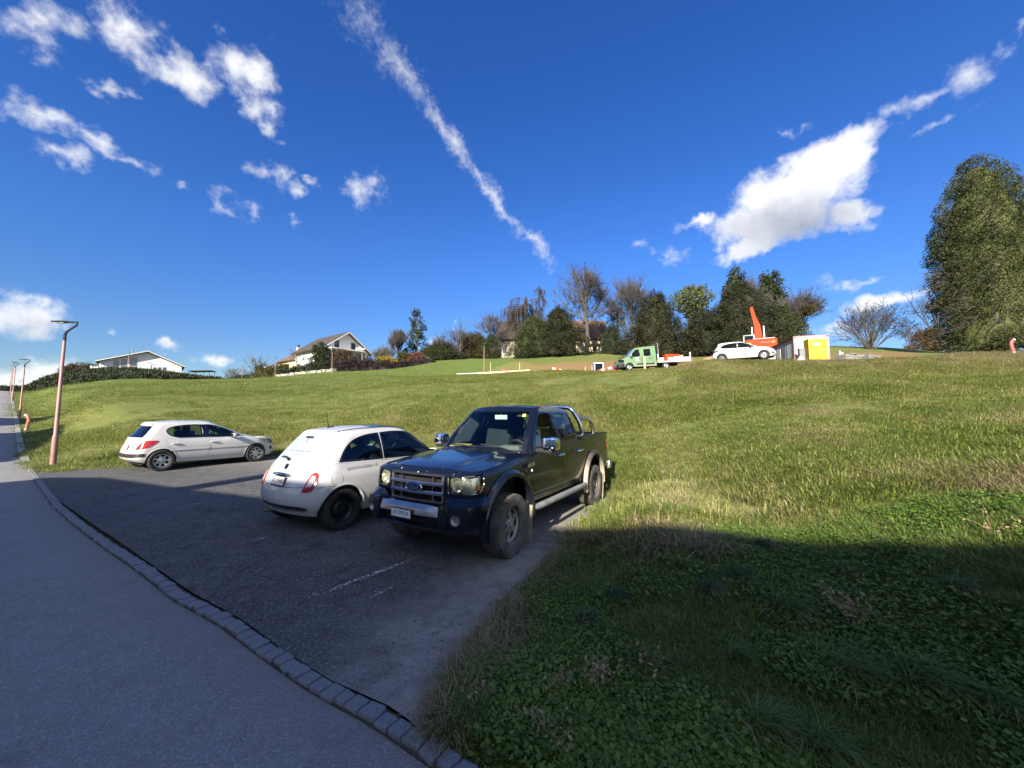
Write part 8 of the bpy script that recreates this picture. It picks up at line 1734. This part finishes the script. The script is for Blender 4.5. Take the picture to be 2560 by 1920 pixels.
# juniper ground cover on the bank before the bungalow
def juniper_bank():
    rg = np.random.default_rng(91); px = rg.uniform(-60, 545, 5200); lo = np.interp(px, [-60, 40, 150, 400, 545], [61, 60.5, 60.5, 63.5, 72]); hi = np.interp(px, [-60, 40, 150, 400, 545], [70, 74, 84, 84.5, 76]); Y = lo + (hi - lo) * rg.uniform(0, 1, len(px)); x = (px - 1280) / 940 * Y; z = ground_z(x, Y)
    base = np.array((-80, 70, 8.0)); C_ = np.stack([x, Y, z + rg.uniform(.0, .28, len(x))], 1) - base; O = np.stack([rg.normal(0, .7, len(x)), rg.normal(-.4, .5, len(x)), np.full(len(x), .35)], 1); O /= np.linalg.norm(O, axis=1)[:, None]; V, F = sprays(rg, C_, O, 12, .5, .5, .18, .1)
    o = fast_mesh('juniper_cover', V, F, M['juniper'], None); o.location = base; tag(o, 'dark juniper ground cover on the bank before the bungalow', 'ground cover', None, 'stuff')
juniper_bank()

# ---------------------------------------------------------------- grass and weeds
def blade_mat(name, stops, trans=.35):
    m, nt, out = nodes(name); gi = N(nt, 'NewGeometry').outputs['Random Per Island']; oi = N(nt, 'ObjectInfo').outputs['Random']; f = mth(nt, 'FRACT', mth(nt, 'ADD', gi, oi)); pn = noise(nt, N(nt, 'NewGeometry').outputs['Position'], .55, 4, .6); f = mth(nt, 'ADD', mth(nt, 'MULTIPLY', f, .62), mth(nt, 'MULTIPLY_ADD', pn, 1.5, -.56), clamp=True); c = ramp(nt, f, stops)
    b = N(nt, 'BsdfPrincipled'); nt.links.new(c, b.inputs['Base Color']); b.inputs['Roughness'].default_value = .55; b.inputs['Specular IOR Level'].default_value = .3; t = N(nt, 'BsdfTranslucent'); nt.links.new(c, t.inputs[0]); mx = N(nt, 'MixShader'); mx.inputs[0].default_value = trans; nt.links.new(b.outputs[0], mx.inputs[1]); nt.links.new(t.outputs[0], mx.inputs[2]); nt.links.new(mx.outputs[0], out.inputs[0]); return m
M['blade'] = blade_mat('grass_blades', [(0, (.11, .16, .03)), (.35, (.20, .245, .05)), (.65, (.30, .31, .09)), (.85, (.39, .35, .15)), (1, (.47, .40, .21))])
M['blade_lush'] = blade_mat('lush_grass_blades', [(0, (.075, .14, .028)), (.5, (.13, .205, .042)), (.9, (.20, .255, .062)), (1, (.34, .29, .12))])
M['blade_blue'] = blade_mat('bluish_tussock_blades', [(0, (.05, .11, .045)), (.6, (.085, .16, .062)), (.8, (.17, .20, .075)), (1, (.34, .28, .14))])
M['blade_dry'] = blade_mat('dry_straw_blades', [(0, (.19, .145, .07)), (.6, (.32, .25, .13)), (1, (.42, .35, .20))], .25)
M['clover'] = blade_mat('small_leaf_cover', [(0, (.065, .125, .018)), (.5, (.125, .205, .03)), (1, (.20, .27, .05))], .3)
M['dead_stem'] = pmat('dead_weed_stems', (.30, .215, .12), .9, var=.35, scale=20)
def blades(rg, n, rad, hmin, hmax, wd, bend, flop=.35, segs=3, az=None, center=True):
    V = []; F = []
    for _ in range(n):
        a = rg.uniform(0, 2 * math.pi); r = rad * math.sqrt(rg.uniform(0, 1)); x, y = r * math.cos(a), r * math.sin(a); L = rg.uniform(hmin, hmax); b = (rg.uniform(0, 2 * math.pi) if not center else a + rg.normal(0, .7)) if az is None else az + rg.normal(0, .8); d = np.array([math.cos(b), math.sin(b)]); tilt = abs(rg.normal(flop, .25)); w = wd * rg.uniform(.7, 1.3); px, pz = 0.0, 0.0; ang = tilt; o = len(V); side = np.array([-d[1], d[0]])
        for s in range(segs + 1):
            t = s / segs; ww = w * (1 - t) ** .7 if s < segs else 0; c = np.array([x, y]) + d * px
            if s < segs: V += [(c[0] - side[0] * ww, c[1] - side[1] * ww, pz), (c[0] + side[0] * ww, c[1] + side[1] * ww, pz)]
            else: V.append((c[0], c[1], pz))
            px += math.sin(ang) * L / segs; pz += math.cos(ang) * L / segs; ang += bend * rg.uniform(.4, 1.4) / segs * 2
        for s in range(segs - 1): F += [(o + 2 * s, o + 2 * s + 1, o + 2 * s + 3), (o + 2 * s, o + 2 * s + 3, o + 2 * s + 2)]
        F.append((o + 2 * segs - 2, o + 2 * segs - 1, o + 2 * segs))
    return np.array(V), np.array(F)
def proto(name, V, F, mat):
    """tuft kept outside the scene, only instanced by the grass cover"""
    me = bpy.data.meshes.new(name); me.from_pydata([tuple(v) for v in V], [], [tuple(f) for f in F]); me.materials.append(M[mat]); return bpy.data.objects.new(name, me)
_lib = bpy.data.collections.new('grass_library')
def scatter(name, label, pts, protos, scales, cat='grass'):
    """one object carrying points; geometry nodes set a tuft on each"""
    me = bpy.data.meshes.new(name); me.vertices.add(len(pts)); me.vertices.foreach_set('co', np.asarray(pts, np.float32).ravel()); rg = np.random.default_rng(5)
    for nm, tp, vals in (('sc', 'FLOAT', scales), ('ang', 'FLOAT', rg.uniform(0, 6.28, len(pts))), ('pick', 'INT', rg.integers(0, len(protos), len(pts)))):
        a = me.attributes.new(nm, tp, 'POINT'); a.data.foreach_set('value', np.asarray(vals, np.float32 if tp == 'FLOAT' else np.int32))
    o = bpy.data.objects.new(name, me); link(o); tag(o, label, cat, None, 'stuff')
    col = bpy.data.collections.new(name + '_tufts')
    for p in protos: col.objects.link(p)
    ng = bpy.data.node_groups.new(name + '_scatter', 'GeometryNodeTree'); ng.interface.new_socket('Geometry', in_out='INPUT', socket_type='NodeSocketGeometry'); ng.interface.new_socket('Geometry', in_out='OUTPUT', socket_type='NodeSocketGeometry')
    nd = ng.nodes; gi = nd.new('NodeGroupInput'); go = nd.new('NodeGroupOutput'); ci = nd.new('GeometryNodeCollectionInfo'); ci.inputs['Collection'].default_value = col; ci.inputs['Separate Children'].default_value = True; ci.inputs['Reset Children'].default_value = True
    ip = nd.new('GeometryNodeInstanceOnPoints'); ip.inputs['Pick Instance'].default_value = True
    def attr(nm, t): q = nd.new('GeometryNodeInputNamedAttribute'); q.data_type = t; q.inputs['Name'].default_value = nm; return [s for s in q.outputs if s.enabled and s.name == 'Attribute'][0]
    cx = nd.new('ShaderNodeCombineXYZ'); ng.links.new(attr('ang', 'FLOAT'), cx.inputs[2]); L = ng.links.new; L(gi.outputs[0], ip.inputs['Points']); L(ci.outputs[0], ip.inputs['Instance']); L(attr('pick', 'INT'), ip.inputs['Instance Index']); L(cx.outputs[0], ip.inputs['Rotation']); L(attr('sc', 'FLOAT'), ip.inputs['Scale']); L(ip.outputs[0], go.inputs[0])
    md = o.modifiers.new('scatter', 'NODES'); md.node_group = ng; return o
rg = np.random.default_rng(12)
short = [proto('turf_tuft', *blades(rg, 38, .14, .025, .08, .0034, .6, .6), 'blade') for _ in range(5)]
lush = [proto('lush_tuft', *blades(rg, 32, .11, .04, .11, .0035, .6, .45), 'blade_lush') for _ in range(4)]
mid = [proto('meadow_tuft', *blades(rg, 46, .30, .04, .12, .0055, .6, .6, 2), 'blade') for _ in range(5)]
farp = [proto('far_tuft', *blades(rg, 50, .9, .05, .13, .014, .5, .7, 2), 'blade') for _ in range(4)]
dryp = [proto('dry_tuft', *blades(rg, 22, .16, .10, .30, .0038, .9, .7), 'blade_dry') for _ in range(4)]
def leafy(rg, n, rad, hgt, ls):
    V = []; F = []
    for _ in range(n):
        a = rg.uniform(0, 6.28); r = rad * math.sqrt(rg.uniform(0, 1)); c = np.array([r * math.cos(a), r * math.sin(a), hgt * rg.uniform(.2, 1)]); nrm = np.array([rg.normal(0, .4), rg.normal(0, .4), 1]); nrm /= np.linalg.norm(nrm); u = np.cross(nrm, [rg.normal(), rg.normal(), .1]); u /= np.linalg.norm(u); v = np.cross(nrm, u); s = ls * rg.uniform(.6, 1.3); o = len(V); V += [c - u * s, c - v * s * .8, c + u * s, c + v * s * .8]; F += [(o, o + 1, o + 2), (o, o + 2, o + 3)]
    return np.array(V), np.array(F)
cover = [proto('leaf_cover', *leafy(rg, 60, .12, .05, .011), 'clover') for _ in range(4)]
def field(n, ymin, ymax, u0, u1, seed, power=1.0):
    """points over the visible meadow, spread evenly in the picture's depth steps"""
    r = np.random.default_rng(seed); Y = 1 / (1 / ymax + (1 / ymin - 1 / ymax) * r.uniform(0, 1, n) ** power); u = r.uniform(u0, u1, n); x = u * Y; s, d = road_sd(x, Y); ok = ~inside(LOT, x, Y) & (d > .22); return x[ok], Y[ok]
def put(name, label, x, y, protos, smin, smax, sink=.012, seed=3):
    z = ground_z(x, y) - sink; r = np.random.default_rng(seed); scatter(name, label, np.stack([x, y, z], 1), protos, r.uniform(smin, smax, len(x)))
def site_mask(x, y):
    px = 1280 + 940 * x / y; cr = np.interp(px, [1000, 1150, 1280, 1400, 1500, 1640, 1760, 1880, 2050, 2240, 2560], [60, 52, 48, 44.5, 38.5, 33.5, 27, 22.8, 22.5, 24.2, 27]); return (px < 1150) | (y < cr + .3)
x, y = field(19000, 1.0, 5.5, -.35, 1.75, 1); k = dist_poly(LOT, x, y) > np.where(y < 4.2, .10 + .45 * np.clip(vnoise(x, y, .35, 4) + .25, 0, 1), .02); x, y = x[k], y[k]; put('turf', 'short green turf of the near bank', x, y, short + lush, .7, 1.3)
x, y = field(9000, .9, 4.5, -.4, 1.8, 2); k = vnoise(x, y, .5, 8) > -.12; put('leaf_cover', 'small-leaved green ground cover on the shaded bank', x[k], y[k], cover, .8, 1.5, .0)
x, y = field(28000, 5.0, 16, -1.5, 1.65, 3); k = vnoise(x, y, 1.8, 23) + .7 * vnoise(x, y, .6, 24) > -.28; x, y = x[k], y[k]; put('meadow_grass', 'sunlit meadow grass beyond the car park', x, y, short + lush + mid, .8, 1.7)
x, y = field(30000, 12, 36, -1.45, 1.6, 4); k = site_mask(x, y) & (vnoise(x, y, 3.5, 21) + .7 * vnoise(x, y, 1.1, 22) > -.22); put('slope_grass', 'grass of the middle meadow slope', x[k], y[k], mid, 1.0, 1.9, .03)
x, y = field(15000, 32, 78, -1.4, 1.55, 5); k = site_mask(x, y); put('far_grass', 'grass of the far meadow slope', x[k], y[k], farp, .9, 1.5, .05)
x, y = field(5000, 3.5, 20, -1.3, 1.7, 6); k = (vnoise(x, y, 1.6, 9) + .5 * vnoise(x, y, .5, 10)) > .12; put('dry_grass', 'patches of dry straw-coloured grass in the meadow', x[k], y[k], dryp, .7, 1.5)
x, y = field(5200, 18, 27, .45, 1.5, 7); k = site_mask(x, y); put('crest_straw', 'dry matted grass along the meadow crest', x[k], y[k], dryp, .6, 1.3)
# grass creeping over the edge of the car park
r = np.random.default_rng(33); e = np.array([(-.36, 2.12), (-.32, 2.43), (-.22, 2.81), (.04, 3.47), (.56, 4.57), (1.16, 5.61), (1.96, 7.1), (2.25, 7.9)]); t = r.uniform(0, 7, 1500); i = t.astype(int); f = (t - i)[:, None]; pt = e[i] * (1 - f) + e[i + 1] * f; off = np.abs(r.normal(0, .10, len(t))); pt = pt + np.stack([.86 * (off - .06), -.5 * (off - .06)], 1); z = np.where(inside(LOT, pt[:, 0], pt[:, 1]), .02, ground_z(pt[:, 0], pt[:, 1])); scatter('edge_grass', 'grass creeping over the edge of the asphalt', np.column_stack([pt, z - .01]), lush + cover + dryp, r.uniform(.35, .9, len(t)))
# single tussocks, weeds and rosettes on the shaded bank
def plant(name, label, px, py, V, F, mats, cat, group, rot=0.0, mi=None):
    P = None
    d = np.array(at(px, py, 1.0)) - np.array((0, 0, CAM_H))
    for tt in np.arange(.8, 14, .02):
        q = np.array((0, 0, CAM_H)) + d * tt
        if q[2] < gz(q[0], q[1]): P = q; break
    o = mesh_obj(name, V, F, [M[m] for m in mats], None, 179, tuple(P), rot, mi); return tag(o, label, cat, group)
tl_ = [(2095, 1690, .26, 'large drooping dark tussock low on the bank'), (2290, 1715, .25, 'large drooping tussock with yellowed lower blades beside the largest one'), (1900, 1830, .20, 'bright green tussock near the foot of the bank'), (1960, 1530, .22, 'dark green tussock below the broad-leaved rosette'), (1760, 1480, .17, 'bluish tussock with grey base in the shade'), (1840, 1450, .18, 'bluish tussock beside the grey-based one'), (1900, 1370, .16, 'grey-green tussock just inside the shadow edge'), (1530, 1500, .15, 'blue-green tussock near the asphalt edge'), (1460, 1560, .16, 'leafy blue-green tussock with curled straw blades'), (1185, 1790, .13, 'small tussock at the corner of the kerb stones'), (2380, 1480, .18, 'dark tussock among grey dead blades'), (2110, 1440, .17, 'low dark tussock above the dried weeds'), (1600, 1660, .17, 'tussock behind the dead standing stems'), (1840, 1650, .14, 'tussock with tan dead skirt'), (2050, 1880, .18, 'tussock at the lower edge of the bank'), (2480, 1780, .2, 'dark tussock at the far side of the bank'), (1410, 1375, .13, 'grass clump where the asphalt meets the bank'), (1700, 1420, .15, 'grass clump with a dead stem at the shadow edge')]
rg = np.random.default_rng(77)
for k, (px, py, s, lb) in enumerate(tl_):
    az_ = R(rg.uniform(-110, -20)); V1, F1 = blades(rg, 210, s * .42, s * .6, s * 1.5, .0036, 1.1, .4, 4, az=az_); V0, F0 = blades(rg, 80, s * .35, s * .4, s * 1.1, .0036, .8, .5, 4); F1 = np.vstack([F1, F0 + len(V1)]); V1 = np.vstack([V1, V0]); V2, F2 = blades(rg, 70, s * .5, s * .7, s * 1.5, .0038, 1.2, .95, 4, az=az_); V = np.vstack([V1, V2]); F = np.vstack([F1, F2 + len(V1)]); plant('grass_tussock', lb, px, py, V, F, ['blade_blue' if k in (4, 5, 6, 7, 8, 10) else 'blade_lush', 'blade_dry'], 'tussock', 'coarse grass tussocks on the bank', mi=[0] * len(F1) + [1] * len(F2))
def weed(rg, n, h, spread):
    V = []; F = []
    for _ in range(n):
        a = rg.uniform(0, 6.28); P = [np.array([rg.normal(0, spread * .3), rg.normal(0, spread * .3), -.02])]; d = np.array([math.cos(a) * .25, math.sin(a) * .25, 1.0]); L = h * rg.uniform(.5, 1.1)
        for i in range(7): d = d + rg.normal(0, .22, 3); d /= np.linalg.norm(d); P.append(P[-1] + d * L / 7)
        v, f = tubes_mesh([(np.array(P), np.linspace(.0024, .0012, 8), 4)]); o = sum(len(q) for q in V); V.append(v); F.append(f + o)
        for _ in range(9):
            i = rg.integers(3, 8); c = P[i] + rg.normal(0, .012, 3); b = rg.normal(0, 1, 3); b /= np.linalg.norm(b); e = np.cross(b, rg.normal(0, 1, 3)); e /= np.linalg.norm(e); s = rg.uniform(.008, .02); o = sum(len(q) for q in V); V.append(np.array([c, c + b * s + e * s * .5, c + b * s * 2, c + b * s - e * s * .5])); F.append(np.array([[o, o + 1, o + 2, o + 3]]))
    return np.vstack(V), np.vstack(F)
for px, py, n, h, sp_, lb in ((1500, 1730, 16, .28, .16, 'cluster of dead brown weed stems on the near bank'), (1400, 1740, 8, .22, .12, 'thin dead stems left of the brown weed cluster'), (1375, 1880, 9, .26, .06, 'bundle of pale bent straw stems near the kerb'), (1620, 1690, 9, .2, .12, 'dead curled weed right of the brown cluster'), (2130, 1570, 18, .34, .14, 'tall dead reddish-brown weed below the rosette'), (1650, 1370, 6, .26, .06, 'dead upright weed at the shadow edge near the pickup'), (2500, 1340, 9, .3, .1, 'dry tall stems at the right end of the shadow edge'), (1930, 1260, 9, .4, .18, 'tall pale dry grass stems in the sunlit meadow'), (1180, 1770, 5, .16, .1, 'small dead stems by the kerb end')):
    V, F = weed(rg, n, h, sp_); plant('dead_weed', lb, px, py, V, F, ['dead_stem'], 'weed', 'dead weeds on the bank')
def rosette(rg, n, L, W):
    V = []; F = []
    for k in range(n):
        a = 2 * math.pi * k / n + rg.normal(0, .2); d = np.array([math.cos(a), math.sin(a), 0]); s = np.array([-d[1], d[0], 0]); o = len(V); l = L * rg.uniform(.7, 1.15); el = rg.uniform(.2, .8)
        for i in range(6): t = i / 5; w = W * math.sin(math.pi * (t * .85 + .12)) ; c = d * l * t * math.cos(el * (1 - t)) + np.array([0, 0, l * (math.sin(el) * t - .75 * t * t * .6)]); V += [c - s * w + np.array([0, 0, .15 * w]), c, c + s * w + np.array([0, 0, .15 * w])]
        for i in range(5): F += [(o + 3 * i + j, o + 3 * i + j + 1, o + 3 * i + j + 4, o + 3 * i + j + 3) for j in (0, 1)]
    return np.array(V), np.array(F)
M['broad_leaf'] = blade_mat('broad_weed_leaf', [(0, (.035, .085, .025)), (.6, (.06, .125, .035)), (1, (.11, .16, .05))], .25)
for px, py, n, L, W, lb in ((2115, 1485, 18, .24, .022, 'broad-leaved green rosette on the bank above the dead weed'), (1420, 1620, 9, .12, .026, 'round-leaved dock plant near the asphalt edge'), (1270, 1740, 8, .09, .024, 'small round-leaved plant beside the kerb corner'), (1700, 1680, 9, .13, .024, 'dark broad-leaved plant right of the dead stems'), (1790, 1235, 14, .18, .02, 'dark leafy rosette in the sunlit meadow')):
    V, F = rosette(rg, n, L, W); plant('leafy_weed', lb, px, py, V, F, ['broad_leaf'], 'weed', 'leafy weeds on the bank')
# gravel and grit on the car park and along the kerb
r = np.random.default_rng(44); gp = []
for (cx, cy, sx, sy, n) in ((-.9, 2.7, .6, .35, 420), (-.35, 3.0, .3, .6, 300), (-2.5, 4.2, 1.6, .8, 300), (.5, 5.0, .4, .8, 160), (-4, 6, 3, 1.5, 220)):
    q = r.normal(0, 1, (n, 2)) * (sx, sy) + (cx, cy); gp.append(q[inside(LOT, q[:, 0], q[:, 1])])
gp = np.vstack(gp)
def pebble(rg):
    bm = bmesh.new(); bmesh.ops.create_icosphere(bm, subdivisions=1, radius=.006)
    V = np.array([v.co[:] for v in bm.verts]) * (1 + rg.uniform(-.25, .25, (len(bm.verts), 1))) * (1, .8, .6); F = [[v.index for v in f.verts] for f in bm.faces]; bm.free(); return V, F
M['grit'] = blade_mat('grit_stones', [(0, (.10, .095, .085)), (.7, (.24, .23, .21)), (1, (.55, .54, .52))], .0)
scatter('grit', 'loose grit stones on the car park', np.column_stack([gp, np.full(len(gp), .030)]), [proto('pebble', *pebble(r), 'grit') for _ in range(4)], r.uniform(.4, 1.5, len(gp)) ** 1.5, 'gravel')
